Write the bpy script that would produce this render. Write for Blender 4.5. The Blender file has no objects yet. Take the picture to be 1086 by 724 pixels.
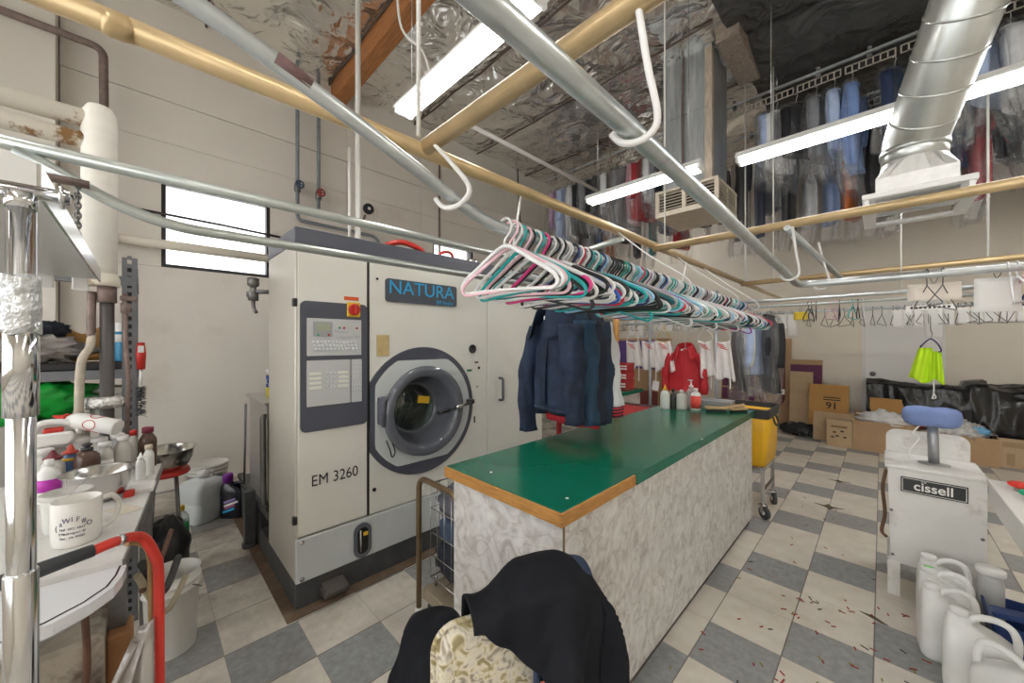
import bpy, math, random
import numpy as np
from math import sin, cos, pi, radians, sqrt, hypot, atan2
from mathutils import Vector, Matrix, noise

rnd = random.Random(11)
COL = bpy.context.scene.collection
sc = bpy.context.scene

# ---------------------------------------------------------------- materials
def _n(nt, t, **kw):
    n = nt.nodes.new(t)
    for k, v in kw.items():
        setattr(n, k, v)
    return n

def mat(name, col, rough=0.5, metal=0.0, var=0.0, vscale=6.0, bump=0.0, bscale=40.0, dirt=None, dscale=3.0,
        dlim=(0.55, 0.75), spec=0.5, stretch=None, coat=0.0, emit=None, estr=0.0, sss=0.0):
    m = bpy.data.materials.new(name)
    m.use_nodes = True
    nt = m.node_tree
    b = nt.nodes['Principled BSDF']
    b.inputs['Base Color'].default_value = (*col, 1)
    b.inputs['Roughness'].default_value = rough
    b.inputs['Metallic'].default_value = metal
    b.inputs['Specular IOR Level'].default_value = spec
    b.inputs['Coat Weight'].default_value = coat
    if sss:
        b.inputs['Subsurface Weight'].default_value = sss
        b.inputs['Subsurface Radius'].default_value = (0.02, 0.02, 0.02)
    if emit:
        b.inputs['Emission Color'].default_value = (*emit, 1)
        b.inputs['Emission Strength'].default_value = estr
    vec = None
    if var or bump or dirt:
        tc = _n(nt, 'ShaderNodeTexCoord')
        mp = _n(nt, 'ShaderNodeMapping')
        nt.links.new(tc.outputs['Object'], mp.inputs[0])
        if stretch:
            mp.inputs['Scale'].default_value = stretch
        vec = mp.outputs[0]
    out = None
    if var:
        nz = _n(nt, 'ShaderNodeTexNoise')
        nz.inputs['Scale'].default_value = vscale
        nz.inputs['Detail'].default_value = 6
        nz.inputs['Roughness'].default_value = 0.65
        nt.links.new(vec, nz.inputs['Vector'])
        r = _n(nt, 'ShaderNodeValToRGB')
        r.color_ramp.elements[0].position = 0.3
        r.color_ramp.elements[1].position = 0.7
        r.color_ramp.elements[0].color = (*[max(0, c * (1 - var)) for c in col], 1)
        r.color_ramp.elements[1].color = (*[min(1, c * (1 + var)) for c in col], 1)
        nt.links.new(nz.outputs['Fac'], r.inputs[0])
        out = r.outputs[0]
    if dirt:
        nz = _n(nt, 'ShaderNodeTexNoise')
        nz.inputs['Scale'].default_value = dscale
        nz.inputs['Detail'].default_value = 8
        nz.inputs['Roughness'].default_value = 0.7
        nt.links.new(vec, nz.inputs['Vector'])
        mr = _n(nt, 'ShaderNodeMapRange')
        mr.inputs['From Min'].default_value = dlim[0]
        mr.inputs['From Max'].default_value = dlim[1]
        nt.links.new(nz.outputs['Fac'], mr.inputs['Value'])
        mx = _n(nt, 'ShaderNodeMix', data_type='RGBA')
        nt.links.new(mr.outputs[0], mx.inputs[0])
        if out:
            nt.links.new(out, mx.inputs[6])
        else:
            mx.inputs[6].default_value = (*col, 1)
        mx.inputs[7].default_value = (*dirt, 1)
        out = mx.outputs[2]
    if out:
        nt.links.new(out, b.inputs['Base Color'])
    if bump:
        nz = _n(nt, 'ShaderNodeTexNoise')
        nz.inputs['Scale'].default_value = bscale
        nz.inputs['Detail'].default_value = 4
        nt.links.new(vec, nz.inputs['Vector'])
        bp = _n(nt, 'ShaderNodeBump')
        bp.inputs['Strength'].default_value = bump
        bp.inputs['Distance'].default_value = 0.02
        nt.links.new(nz.outputs['Fac'], bp.inputs['Height'])
        nt.links.new(bp.outputs[0], b.inputs['Normal'])
    return m

def film(name, tint=(1, 1, 1), gloss=0.25, milky=0.12, rough=0.12, bscale=14, bstr=0.6, milk=(0.8, 0.82, 0.85)):
    """clear plastic or glass: see-through, with gloss and a little milkiness"""
    m = bpy.data.materials.new(name)
    m.use_nodes = True
    nt = m.node_tree
    nt.nodes.remove(nt.nodes['Principled BSDF'])
    out = nt.nodes['Material Output']
    tr = _n(nt, 'ShaderNodeBsdfTransparent')
    tr.inputs[0].default_value = (*tint, 1)
    gl = _n(nt, 'ShaderNodeBsdfGlossy')
    gl.inputs['Roughness'].default_value = rough
    df = _n(nt, 'ShaderNodeBsdfDiffuse')
    df.inputs[0].default_value = (*milk, 1)
    a = _n(nt, 'ShaderNodeMixShader')
    a.inputs[0].default_value = milky
    nt.links.new(tr.outputs[0], a.inputs[1])
    nt.links.new(df.outputs[0], a.inputs[2])
    lw = _n(nt, 'ShaderNodeLayerWeight')
    pw = _n(nt, 'ShaderNodeMath', operation='POWER')
    pw.inputs[1].default_value = 3.0
    nt.links.new(lw.outputs['Facing'], pw.inputs[0])
    ad = _n(nt, 'ShaderNodeMath', operation='MULTIPLY_ADD')
    ad.inputs[1].default_value = 0.55
    ad.inputs[2].default_value = gloss * 0.3
    nt.links.new(pw.outputs[0], ad.inputs[0])
    c = _n(nt, 'ShaderNodeMixShader')
    nt.links.new(ad.outputs[0], c.inputs[0])
    nt.links.new(a.outputs[0], c.inputs[1])
    nt.links.new(gl.outputs[0], c.inputs[2])
    nt.links.new(c.outputs[0], out.inputs[0])
    if bstr:
        tc = _n(nt, 'ShaderNodeTexCoord')
        nz = _n(nt, 'ShaderNodeTexNoise')
        nz.inputs['Scale'].default_value = bscale
        nz.inputs['Detail'].default_value = 3
        nz.inputs['Distortion'].default_value = 1.2
        nt.links.new(tc.outputs['Object'], nz.inputs['Vector'])
        bp = _n(nt, 'ShaderNodeBump')
        bp.inputs['Strength'].default_value = bstr
        bp.inputs['Distance'].default_value = 0.03
        nt.links.new(nz.outputs['Fac'], bp.inputs['Height'])
        nt.links.new(bp.outputs[0], gl.inputs['Normal'])
        nt.links.new(bp.outputs[0], lw.inputs['Normal'])
    return m

# ---------------------------------------------------------------- mesh builder
def catmull(pts, n=6, closed=False):
    P = [Vector(p) for p in pts]
    N = len(P)
    out = []
    rng = range(N) if closed else range(N - 1)
    for i in rng:
        if closed:
            a, b, c, d = P[(i - 1) % N], P[i], P[(i + 1) % N], P[(i + 2) % N]
        else:
            a, b, c, d = P[max(i - 1, 0)], P[i], P[i + 1], P[min(i + 2, N - 1)]
        for k in range(n):
            t = k / n
            out.append(0.5 * ((2 * b) + (c - a) * t + (2 * a - 5 * b + 4 * c - d) * t * t + (3 * b - a - 3 * c + d) * t ** 3))
    if not closed:
        out.append(P[-1])
    return out

def fillet(pts, r, n=6):
    """polyline with its inner corners rounded at radius r"""
    P = [Vector(p) for p in pts]
    out = [P[0]]
    for i in range(1, len(P) - 1):
        a = (P[i - 1] - P[i]); c = (P[i + 1] - P[i])
        d = min(r, a.length * 0.49, c.length * 0.49)
        a = P[i] + a.normalized() * d
        c = P[i] + c.normalized() * d
        for k in range(n + 1):
            t = k / n
            out.append(a * (1 - t) ** 2 + P[i] * 2 * t * (1 - t) + c * t * t)
    out.append(P[-1])
    return out

def rrect(w, d, r, n=4, cx=0, cy=0):
    pts = []
    r = min(r, w / 2 - 1e-4, d / 2 - 1e-4)
    for (sx, sy, a0) in ((1, 1, 0), (-1, 1, 90), (-1, -1, 180), (1, -1, 270)):
        for k in range(n + 1):
            a = radians(a0 + 90 * k / n)
            pts.append((cx + sx * (w / 2 - r) + r * cos(a), cy + sy * (d / 2 - r) + r * sin(a)))
    return pts

class MB:
    def __init__(s):
        s.v, s.f, s.sm, s.mi = [], [], [], []
        s.cur = 0
        s.T = None
    def add(s, verts, faces, smooth=False):
        o = len(s.v)
        if s.T is not None:
            verts = [s.T @ Vector(p) for p in verts]
        s.v += [tuple(p) for p in verts]
        for f in faces:
            s.f.append(tuple(o + i for i in f)); s.sm.append(smooth); s.mi.append(s.cur)
        return s
    def mat(s, i):
        s.cur = i; return s
    def box(s, c, size, b=0.0, rz=0.0, R=None):
        hx, hy, hz = size[0] / 2, size[1] / 2, size[2] / 2
        M = R if R is not None else Matrix.Rotation(rz, 3, 'Z')
        c = Vector(c)
        b = min(b, hx * 0.9, hy * 0.9, hz * 0.9)
        if b <= 0:
            vs = [c + M @ Vector((x * hx, y * hy, z * hz)) for x in (-1, 1) for y in (-1, 1) for z in (-1, 1)]
            return s.add(vs, [(0, 1, 3, 2), (4, 6, 7, 5), (0, 4, 5, 1), (2, 3, 7, 6), (0, 2, 6, 4), (1, 5, 7, 3)])
        vs, idx = [], {}
        for x in (-1, 1):
            for y in (-1, 1):
                for z in (-1, 1):
                    for ax in range(3):
                        p = [x * (hx - b), y * (hy - b), z * (hz - b)]
                        p[ax] = (x * hx, y * hy, z * hz)[ax]
                        idx[(x, y, z, ax)] = len(vs)
                        vs.append(c + M @ Vector(p))
        fs = []
        for ax in range(3):
            o = [i for i in range(3) if i != ax]
            for sg in (-1, 1):
                q = []
                for (a1, a2) in ((-1, -1), (1, -1), (1, 1), (-1, 1)):
                    k = [0, 0, 0]; k[ax] = sg; k[o[0]] = a1; k[o[1]] = a2
                    q.append(idx[(*k, ax)])
                fl = (sg > 0) != (ax == 1)
                fs.append(tuple(q) if fl else tuple(reversed(q)))
        for ax in range(3):
            o = [i for i in range(3) if i != ax]
            for a1 in (-1, 1):
                for a2 in (-1, 1):
                    def I(sv, w):
                        k = [0, 0, 0]; k[ax] = sv; k[o[0]] = a1; k[o[1]] = a2
                        return idx[(*k, w)]
                    q = (I(-1, o[0]), I(1, o[0]), I(1, o[1]), I(-1, o[1]))
                    n = (vs[q[1]] - vs[q[0]]).cross(vs[q[2]] - vs[q[0]])
                    cc = sum((vs[i] for i in q), Vector()) / 4 - c
                    fs.append(q if n.dot(cc) > 0 else tuple(reversed(q)))
        for x in (-1, 1):
            for y in (-1, 1):
                for z in (-1, 1):
                    q = tuple(idx[(x, y, z, a)] for a in range(3))
                    n = (vs[q[1]] - vs[q[0]]).cross(vs[q[2]] - vs[q[0]])
                    fs.append(q if n.dot(vs[q[0]] - c) > 0 else tuple(reversed(q)))
        return s.add(vs, fs)
    def span(s, x0, x1, y0, y1, z0, z1, b=0.0):
        return s.box(((x0 + x1) / 2, (y0 + y1) / 2, (z0 + z1) / 2), (abs(x1 - x0), abs(y1 - y0), abs(z1 - z0)), b)
    def tube(s, pts, r, seg=8, closed=False, caps=True, flat=1.0):
        P = [Vector(p) for p in pts]
        n = len(P)
        rs = r if isinstance(r, (list, tuple)) else [r] * n
        T = []
        for i in range(n):
            if closed:
                t = P[(i + 1) % n] - P[i - 1]
            else:
                t = P[min(i + 1, n - 1)] - P[max(i - 1, 0)]
            T.append(t.normalized() if t.length > 1e-9 else Vector((0, 0, 1)))
        up = Vector((0, 0, 1)) if abs(T[0].z) < 0.9 else Vector((1, 0, 0))
        N = (up - T[0] * up.dot(T[0])).normalized()
        vs = []
        for i in range(n):
            N = (N - T[i] * N.dot(T[i])).normalized()
            B = T[i].cross(N)
            for k in range(seg):
                a = 2 * pi * k / seg
                vs.append(P[i] + N * (cos(a) * rs[i]) + B * (sin(a) * rs[i] * flat))
        fs = []
        for i in range(n if closed else n - 1):
            j = (i + 1) % n
            for k in range(seg):
                l = (k + 1) % seg
                fs.append((i * seg + k, i * seg + l, j * seg + l, j * seg + k))
        s.add(vs, fs, True)
        if caps and not closed:
            o = len(s.v) - len(vs)
            for (f, rev) in ((range(seg), True), (range((n - 1) * seg, n * seg), False)):
                f = [o + i for i in f]
                s.f.append(tuple(reversed(f)) if rev else tuple(f)); s.sm.append(False); s.mi.append(s.cur)
        return s
    def cyl(s, a, b, r, r2=None, seg=20):
        return s.tube([a, b], [r, r if r2 is None else r2], seg)
    def lathe(s, prof, c=(0, 0, 0), seg=24, axis=None, sx=1.0, sy=1.0, smooth=True, caps=True):
        """prof: (radius, height) pairs; axis: 3x3 matrix turning Z onto the wanted axis"""
        M = axis if axis is not None else Matrix.Identity(3)
        c = Vector(c)
        vs = []
        for (r, z) in prof:
            for k in range(seg):
                a = 2 * pi * k / seg
                vs.append(c + M @ Vector((r * cos(a) * sx, r * sin(a) * sy, z)))
        fs = []
        for i in range(len(prof) - 1):
            for k in range(seg):
                l = (k + 1) % seg
                fs.append((i * seg + k, i * seg + l, (i + 1) * seg + l, (i + 1) * seg + k))
        s.add(vs, fs, smooth)
        o = len(s.v) - len(vs)
        for i, rev in ((0, True), (len(prof) - 1, False)):
            if caps and prof[i][0] > 1e-5:
                f = [o + i * seg + k for k in range(seg)]
                s.f.append(tuple(reversed(f)) if rev else tuple(f)); s.sm.append(False); s.mi.append(s.cur)
        return s
    def loft(s, rings, caps=True, smooth=True, closed=True):
        n = len(rings[0])
        vs = [p for r in rings for p in r]
        fs = []
        for i in range(len(rings) - 1):
            for k in range(n if closed else n - 1):
                l = (k + 1) % n
                fs.append((i * n + k, i * n + l, (i + 1) * n + l, (i + 1) * n + k))
        s.add(vs, fs, smooth)
        if caps:
            o = len(s.v) - len(vs)
            s.f.append(tuple(reversed([o + k for k in range(n)]))); s.sm.append(False); s.mi.append(s.cur)
            s.f.append(tuple(o + (len(rings) - 1) * n + k for k in range(n))); s.sm.append(False); s.mi.append(s.cur)
        return s
    def prism(s, poly, z0, z1, M=None, c=(0, 0, 0), smooth=False):
        """poly in the local XY plane pushed from z0 to z1; M turns local to wanted frame"""
        M = M if M is not None else Matrix.Identity(3)
        c = Vector(c)
        n = len(poly)
        vs = [c + M @ Vector((x, y, z0)) for x, y in poly] + [c + M @ Vector((x, y, z1)) for x, y in poly]
        fs = [tuple(reversed(range(n))), tuple(range(n, 2 * n))]
        s.add(vs, fs)
        o = len(s.v) - 2 * n
        for k in range(n):
            l = (k + 1) % n
            s.f.append((o + k, o + l, o + n + l, o + n + k)); s.sm.append(smooth); s.mi.append(s.cur)
        return s
    def grid(s, nu, nv, fn, smooth=True):
        vs = [fn(i / nu, j / nv) for j in range(nv + 1) for i in range(nu + 1)]
        fs = [(j * (nu + 1) + i, j * (nu + 1) + i + 1, (j + 1) * (nu + 1) + i + 1, (j + 1) * (nu + 1) + i)
              for j in range(nv) for i in range(nu)]
        return s.add(vs, fs, smooth)
    def ball(s, c, r, sx=1, sy=1, sz=1, seg=16, rings=10):
        prof = [(max(r * sin(pi * i / rings), 1e-6), -r * cos(pi * i / rings) * sz) for i in range(rings + 1)]
        return s.lathe(prof, c, seg, None, sx, sy)
    def build(s, name, mats, parent=None, base=None, rz=0.0, solid=0.0, sub=0):
        me = bpy.data.meshes.new(name)
        V = s.v
        if base is not None:
            V = [(p[0] - base[0], p[1] - base[1], p[2] - base[2]) for p in V]
        me.from_pydata(V, [], s.f)
        me.polygons.foreach_set('use_smooth', s.sm)
        me.polygons.foreach_set('material_index', s.mi)
        for m in (mats if isinstance(mats, (list, tuple)) else [mats]):
            me.materials.append(m)
        me.update()
        o = bpy.data.objects.new(name, me)
        COL.objects.link(o)
        if base is not None:
            o.location = base
        o.rotation_euler = (0, 0, rz)
        if parent is not None:
            o.parent = parent
        if solid:
            md = o.modifiers.new('thick', 'SOLIDIFY'); md.thickness = solid; md.offset = 0
        if sub:
            md = o.modifiers.new('sub', 'SUBSURF'); md.levels = sub; md.render_levels = sub
        return o

MX = Matrix(((0, 0, 1), (1, 0, 0), (0, 1, 0)))      # local x->Y, y->Z, z->X  (faces +X)
MNY = Matrix(((1, 0, 0), (0, 0, -1), (0, 1, 0)))    # local x->X, y->Z, z->-Y (faces -Y)

def tag(o, label, cat, group=None, kind=None):
    o['label'] = label; o['category'] = cat
    if group: o['group'] = group
    if kind: o['kind'] = kind
    return o

def struct(o, label=None, cat=None):
    o['kind'] = 'structure'
    if label: o['label'] = label
    if cat: o['category'] = cat
    return o

def thing(name, label, cat, loc=(0, 0, 0), rz=0.0, group=None):
    o = bpy.data.objects.new(name, None)
    COL.objects.link(o)
    o.empty_display_size = 0.05
    o.location = loc
    o.rotation_euler = (0, 0, rz)
    return tag(o, label, cat, group)

def dup(root, loc, rot=None, label=None, group=None):
    r = root.copy(); COL.objects.link(r)
    r.location = loc
    if rot is not None: r.rotation_euler = rot
    if label: r['label'] = label
    if group: r['group'] = group
    for ch in list(root.children):
        c = ch.copy(); COL.objects.link(c); c.parent = r
        for g in ch.children:
            d = g.copy(); COL.objects.link(d); d.parent = c
    return r

def text(name, body, size, m, parent, loc, rot, ex=0.002, sx=1.0, align='CENTER', bold=0.0):
    cu = bpy.data.curves.new(name, 'FONT')
    cu.body = body; cu.size = size; cu.extrude = ex; cu.align_x = align; cu.align_y = 'CENTER'
    cu.offset = bold
    t = bpy.data.objects.new(name, cu)
    COL.objects.link(t)
    dg = bpy.context.evaluated_depsgraph_get()
    me = bpy.data.meshes.new_from_object(t.evaluated_get(dg))
    me.name = name
    bpy.data.objects.remove(t); bpy.data.curves.remove(cu)
    me.materials.clear(); me.materials.append(m)
    o = bpy.data.objects.new(name, me)
    COL.objects.link(o)
    o.location = loc; o.rotation_euler = rot; o.scale = (sx, 1, 1)
    o.parent = parent
    return o

RX = (pi / 2, 0, pi / 2)     # lettering on a face looking to +X
RNY = (pi / 2, 0, 0)         # lettering on a face looking to -Y

# ---------------------------------------------------------------- cloth settling
def drape(P, project, steps=120, its=10, g=-0.0006, damp=0.985, bend=0.12, pin=None, seed=1, slack=1.0, fric=0.6):
    rs = np.random.RandomState(seed)
    n, m, _ = P.shape
    X = P.copy()
    cons = []
    def mk(a, b, k):
        cons.append((a, b, np.linalg.norm(P[a] - P[b], axis=-1, keepdims=True) * slack, k))
    sl = lambda s0, l, st: slice(s0, s0 + l, st)
    def pairs(di, dj, k):
        # split along the first moved axis so that no vertex is hit twice in one go
        for ph in range(2):
            ii = np.arange(n - di); jj = np.arange(max(0, -dj), m - max(0, dj))
            I, J = np.meshgrid(ii, jj, indexing='ij')
            key = (I // max(di, 1)) % 2 if di else (J // max(abs(dj), 1)) % 2
            q = key == ph
            I, J = I[q], J[q]
            mk((I, J), (I + di, J + dj), k)
    pairs(1, 0, 1.0); pairs(0, 1, 1.0); pairs(1, 1, 0.5); pairs(1, -1, 0.5)
    pairs(2, 0, bend); pairs(0, 2, bend)
    X += rs.normal(0, 0.002, X.shape)
    V = np.zeros_like(X)
    for st in range(steps):
        prev = X.copy()
        V = V * damp
        V[..., 2] += g
        X = X + V
        for _ in range(its):
            for a, b, L, k in cons:
                d = X[a] - X[b]
                l = np.linalg.norm(d, axis=-1, keepdims=True) + 1e-9
                c = d * (0.5 * k * (l - L) / l)
                X[a] -= c; X[b] += c
            if pin is not None:
                X[pin[0]] = pin[1]
        X2 = project(X)
        hit = np.linalg.norm(X2 - X, axis=-1, keepdims=True) > 1e-7
        X = project(np.where(hit, prev * fric + X2 * (1 - fric), X2))
        V = X - prev
        V = np.where(hit, V * 0.3, V)
    return X

def cloth_mb(X, mb=None):
    mb = mb or MB()
    n, m, _ = X.shape
    mb.add([tuple(map(float, X[i, j])) for i in range(n) for j in range(m)],
           [(i * m + j, i * m + j + 1, (i + 1) * m + j + 1, (i + 1) * m + j) for i in range(n - 1) for j in range(m - 1)], True)
    return mb

def push_rbox(X, c, ax, ay, half, r):
    """push points out of a rounded box with axes ax, ay (horizontal) and z"""
    c = np.array(c); ax = np.array(ax); ay = np.array(ay); az = np.cross(ax, ay)
    D = X - c
    q = np.stack([D @ ax, D @ ay, D @ az], -1)
    h = np.array(half) - r
    cl = np.clip(q, -h, h)
    d = q - cl
    l = np.linalg.norm(d, axis=-1, keepdims=True)
    out = np.where((l < r) & (l > 1e-9), cl + d / np.maximum(l, 1e-9) * r, q)
    ins = (l[..., 0] <= 1e-9)
    if ins.any():
        dist = np.array(half) - np.abs(q)
        k = np.argmin(dist, -1)
        for a in range(3):
            w = ins & (k == a)
            out[..., a] = np.where(w, np.sign(q[..., a] + 1e-9) * half[a], out[..., a])
    return c + out[..., :1] * ax + out[..., 1:2] * ay + out[..., 2:3] * az

def push_ell(X, c, rad):
    c = np.array(c); rad = np.array(rad)
    q = (X - c) / rad
    l = np.linalg.norm(q, axis=-1, keepdims=True)
    return np.where(l < 1, c + q / np.maximum(l, 1e-6) * rad, X)
# ================================================================ materials in use
def foil_mat(name, col, rough, metal):
    """crinkled sheet: sharp creases from a distorted ridge pattern"""
    m = mat(name, col, rough, metal, var=0.12, vscale=1.3)
    nt = m.node_tree; L = nt.links.new
    tc = _n(nt, 'ShaderNodeTexCoord')
    n1 = _n(nt, 'ShaderNodeTexNoise'); n1.inputs['Scale'].default_value = 2.2; n1.inputs['Detail'].default_value = 3; n1.inputs['Roughness'].default_value = 0.5; n1.inputs['Distortion'].default_value = 1.3
    v = _n(nt, 'ShaderNodeTexVoronoi', feature='F1', distance='EUCLIDEAN'); v.inputs['Scale'].default_value = 3.4
    dv = _n(nt, 'ShaderNodeVectorMath', operation='MULTIPLY_ADD'); dv.inputs[1].default_value = (0.35, 0.35, 0.35)
    L(tc.outputs['Object'], n1.inputs['Vector']); L(n1.outputs['Color'], dv.inputs[0]); L(tc.outputs['Object'], dv.inputs[2]); L(dv.outputs[0], v.inputs['Vector'])
    ad = _n(nt, 'ShaderNodeMath', operation='MULTIPLY_ADD'); ad.inputs[1].default_value = 0.55
    L(v.outputs['Distance'], ad.inputs[0]); L(n1.outputs['Fac'], ad.inputs[2])
    bp = _n(nt, 'ShaderNodeBump'); bp.inputs['Strength'].default_value = 1.0; bp.inputs['Distance'].default_value = 0.10
    L(ad.outputs[0], bp.inputs['Height']); L(bp.outputs[0], nt.nodes['Principled BSDF'].inputs['Normal'])
    return m
WHITE = mat('white_paint', (0.82, 0.81, 0.79), 0.45, var=0.05, vscale=3)
WALLP = mat('wall_paint', (0.76, 0.72, 0.65), 0.7, var=0.04, vscale=0.8, dirt=(0.60, 0.54, 0.46), dscale=1.1, dlim=(0.58, 0.9), bump=0.06, bscale=30)
WALLB = mat('wall_back_paint', (0.80, 0.735, 0.63), 0.75, var=0.05, vscale=1.0, bump=0.05, bscale=30)
GROOVE = mat('joint', (0.33, 0.29, 0.25), 0.9)
FOIL = foil_mat('foil_insulation', (0.90, 0.88, 0.84), 0.25, 0.92)
DARKPLASTIC = foil_mat('black_sheeting', (0.075, 0.075, 0.075), 0.30, 0.0)
WOODB = mat('beam_wood', (0.42, 0.17, 0.055), 0.6, var=0.35, vscale=5, stretch=(1, 12, 12))
BLACK = mat('black_paint', (0.02, 0.02, 0.022), 0.4)
GALV = mat('galvanised_tube', (0.60, 0.64, 0.65), 0.32, 0.75, var=0.14, vscale=9, dirt=(0.36, 0.38, 0.38), dscale=6, dlim=(0.58, 0.8))
GREENISH = mat('zinc_tube', (0.56, 0.60, 0.575), 0.33, 0.7, var=0.1, vscale=7)
TAN = mat('gold_tube', (0.62, 0.46, 0.25), 0.33, 0.45, var=0.12, vscale=7, dirt=(0.34, 0.22, 0.12), dscale=5, dlim=(0.66, 0.85))
CHROME = mat('chrome', (0.74, 0.75, 0.77), 0.12, 1.0)
STEEL = mat('steel', (0.62, 0.62, 0.61), 0.25, 1.0, var=0.08, vscale=10)
DSTEEL = mat('dark_steel', (0.22, 0.22, 0.22), 0.4, 0.8, var=0.2, vscale=12)
RUSTPIPE = mat('rusty_pipe', (0.23, 0.17, 0.15), 0.6, 0.3, var=0.3, vscale=20)
BLUEGREY = mat('grey_blue_pipe', (0.25, 0.28, 0.30), 0.5, 0.3, var=0.2, vscale=12)
PIPEWRAP = mat('pipe_wrap', (0.80, 0.75, 0.65), 0.75, var=0.05, vscale=5, dirt=(0.30, 0.16, 0.06), dscale=7, dlim=(0.53, 0.60), bump=0.15, bscale=25)
WRAPCLEAN = mat('pipe_wrap_clean', (0.85, 0.82, 0.75), 0.75, var=0.06, vscale=4, stretch=(0.5, 0.5, 3), bump=0.1, bscale=25)
GLASS = film('window_glass', gloss=0.1, milky=0.1, bstr=0, milk=(0.9, 0.92, 0.95))
BAG = film('garment_bag_film', gloss=0.26, milky=0.07, rough=0.08, bscale=9, bstr=1.0)
TUBEON = mat('lit_tube', (1, 1, 1), 0.4, emit=(1.0, 0.985, 0.96), estr=13.0)
FIXT = mat('fixture_enamel', (0.85, 0.85, 0.84), 0.35)
RUBBER = mat('black_rubber', (0.03, 0.03, 0.03), 0.6)
PAPER = mat('paper', (0.86, 0.85, 0.82), 0.8)
CARD = mat('cardboard', (0.44, 0.285, 0.155), 0.8, var=0.08, vscale=4)
CARDL = mat('cardboard_pale', (0.50, 0.36, 0.22), 0.8, var=0.08, vscale=4)
CARDO = mat('cardboard_orange', (0.53, 0.29, 0.09), 0.75, var=0.06, vscale=4)
PURPLE = mat('purple_print', (0.13, 0.03, 0.085), 0.7)
INK = mat('black_ink', (0.03, 0.025, 0.025), 0.8)

# ================================================================ floor
def floor_mat():
    m = bpy.data.materials.new('vinyl_tiles'); m.use_nodes = True
    nt = m.node_tree; b = nt.nodes['Principled BSDF']; L = nt.links.new
    tc = _n(nt, 'ShaderNodeTexCoord'); sx = _n(nt, 'ShaderNodeSeparateXYZ'); L(tc.outputs['Object'], sx.inputs[0])
    def mth(op, a, c=None, d=None):
        n = _n(nt, 'ShaderNodeMath', operation=op)
        for i, x in enumerate((a, c, d)):
            if x is None: continue
            if isinstance(x, (int, float)): n.inputs[i].default_value = x
            else: L(x, n.inputs[i])
        return n.outputs[0]
    PITCH = 0.3055
    gx = mth('DIVIDE', mth('ADD', sx.outputs[0], 0.6366), PITCH)
    gy = mth('DIVIDE', mth('ADD', sx.outputs[1], -1.7975), PITCH)
    ix, iy = mth('FLOOR', gx), mth('FLOOR', gy)
    dm = mth('FLOORED_MODULO', mth('SUBTRACT', iy, ix), 3.0)
    grey = mth('LESS_THAN', dm, 0.5)
    fx, fy = mth('FRACT', gx), mth('FRACT', gy)
    ex = mth('MINIMUM', fx, mth('SUBTRACT', 1.0, fx))
    ey = mth('MINIMUM', fy, mth('SUBTRACT', 1.0, fy))
    lx = mth('LESS_THAN', ex, 0.009); ly = mth('LESS_THAN', ey, 0.0045)
    def noise_(scale, det=6, rough=0.6):
        n = _n(nt, 'ShaderNodeTexNoise'); n.inputs['Scale'].default_value = scale; n.inputs['Detail'].default_value = det
        n.inputs['Roughness'].default_value = rough
        L(tc.outputs['Object'], n.inputs['Vector']); return n.outputs['Fac']
    def mixc(f, a, c):
        n = _n(nt, 'ShaderNodeMix', data_type='RGBA')
        for i, x in ((0, f), (6, a), (7, c)):
            if isinstance(x, tuple): n.inputs[i].default_value = (*x, 1)
            elif isinstance(x, (int, float)): n.inputs[i].default_value = x
            else: L(x, n.inputs[i])
        return n.outputs[2]
    def rng(v, a, c):
        n = _n(nt, 'ShaderNodeMapRange'); n.inputs['From Min'].default_value = a; n.inputs['From Max'].default_value = c
        L(v, n.inputs['Value']); return n.outputs[0]
    n1 = noise_(9)
    light = mixc(rng(n1, 0.3, 0.7), (0.66, 0.61, 0.52), (0.76, 0.72, 0.635))
    dark = mixc(rng(noise_(30), 0.35, 0.65), (0.235, 0.25, 0.25), (0.33, 0.345, 0.34))
    wn = _n(nt, 'ShaderNodeTexWhiteNoise'); cb = _n(nt, 'ShaderNodeCombineXYZ')
    L(ix, cb.inputs[0]); L(iy, cb.inputs[1]); L(cb.outputs[0], wn.inputs['Vector'])
    base = mixc(grey, light, dark)
    tone = mixc(mth('MULTIPLY', wn.outputs['Value'], 0.22), base, (0.44, 0.41, 0.37))
    # worn grime, heavier around the washing corner
    far = rng(sx.outputs[0], -1.2, -3.2)
    d1 = mth('MULTIPLY', rng(noise_(2.3, 10, 0.72), 0.42, 0.70), mth('MULTIPLY_ADD', far, 0.85, 0.14))
    c1 = mixc(d1, tone, (0.17, 0.13, 0.10))
    d2 = mth('MULTIPLY', rng(noise_(17, 8, 0.7), 0.56, 0.76), mth('MULTIPLY_ADD', far, 0.65, 0.15))
    c2 = mixc(d2, c1, (0.24, 0.20, 0.17))
    ln = mth('MAXIMUM', lx, mth('MULTIPLY', ly, 0.55))
    c3 = mixc(mth('MULTIPLY', ln, 0.8), c2, (0.11, 0.095, 0.08))
    L(c3, b.inputs['Base Color'])
    b.inputs['Roughness'].default_value = 0.42
    bp = _n(nt, 'ShaderNodeBump'); bp.inputs['Strength'].default_value = 0.1; bp.inputs['Distance'].default_value = 0.004
    L(mth('SUBTRACT', n1, mth('MULTIPLY', ln, 1.5)), bp.inputs['Height']); L(bp.outputs[0], b.inputs['Normal'])
    return m
XL, YB, CEIL = -4.97, 7.94, 4.85
X1, Y0 = 3.2, -3.0
struct(MB().span(XL - 0.2, X1, Y0, YB + 0.2, -0.12, 0).build('floor', floor_mat()), 'worn vinyl tile floor of cream and grey squares', 'floor')

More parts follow.
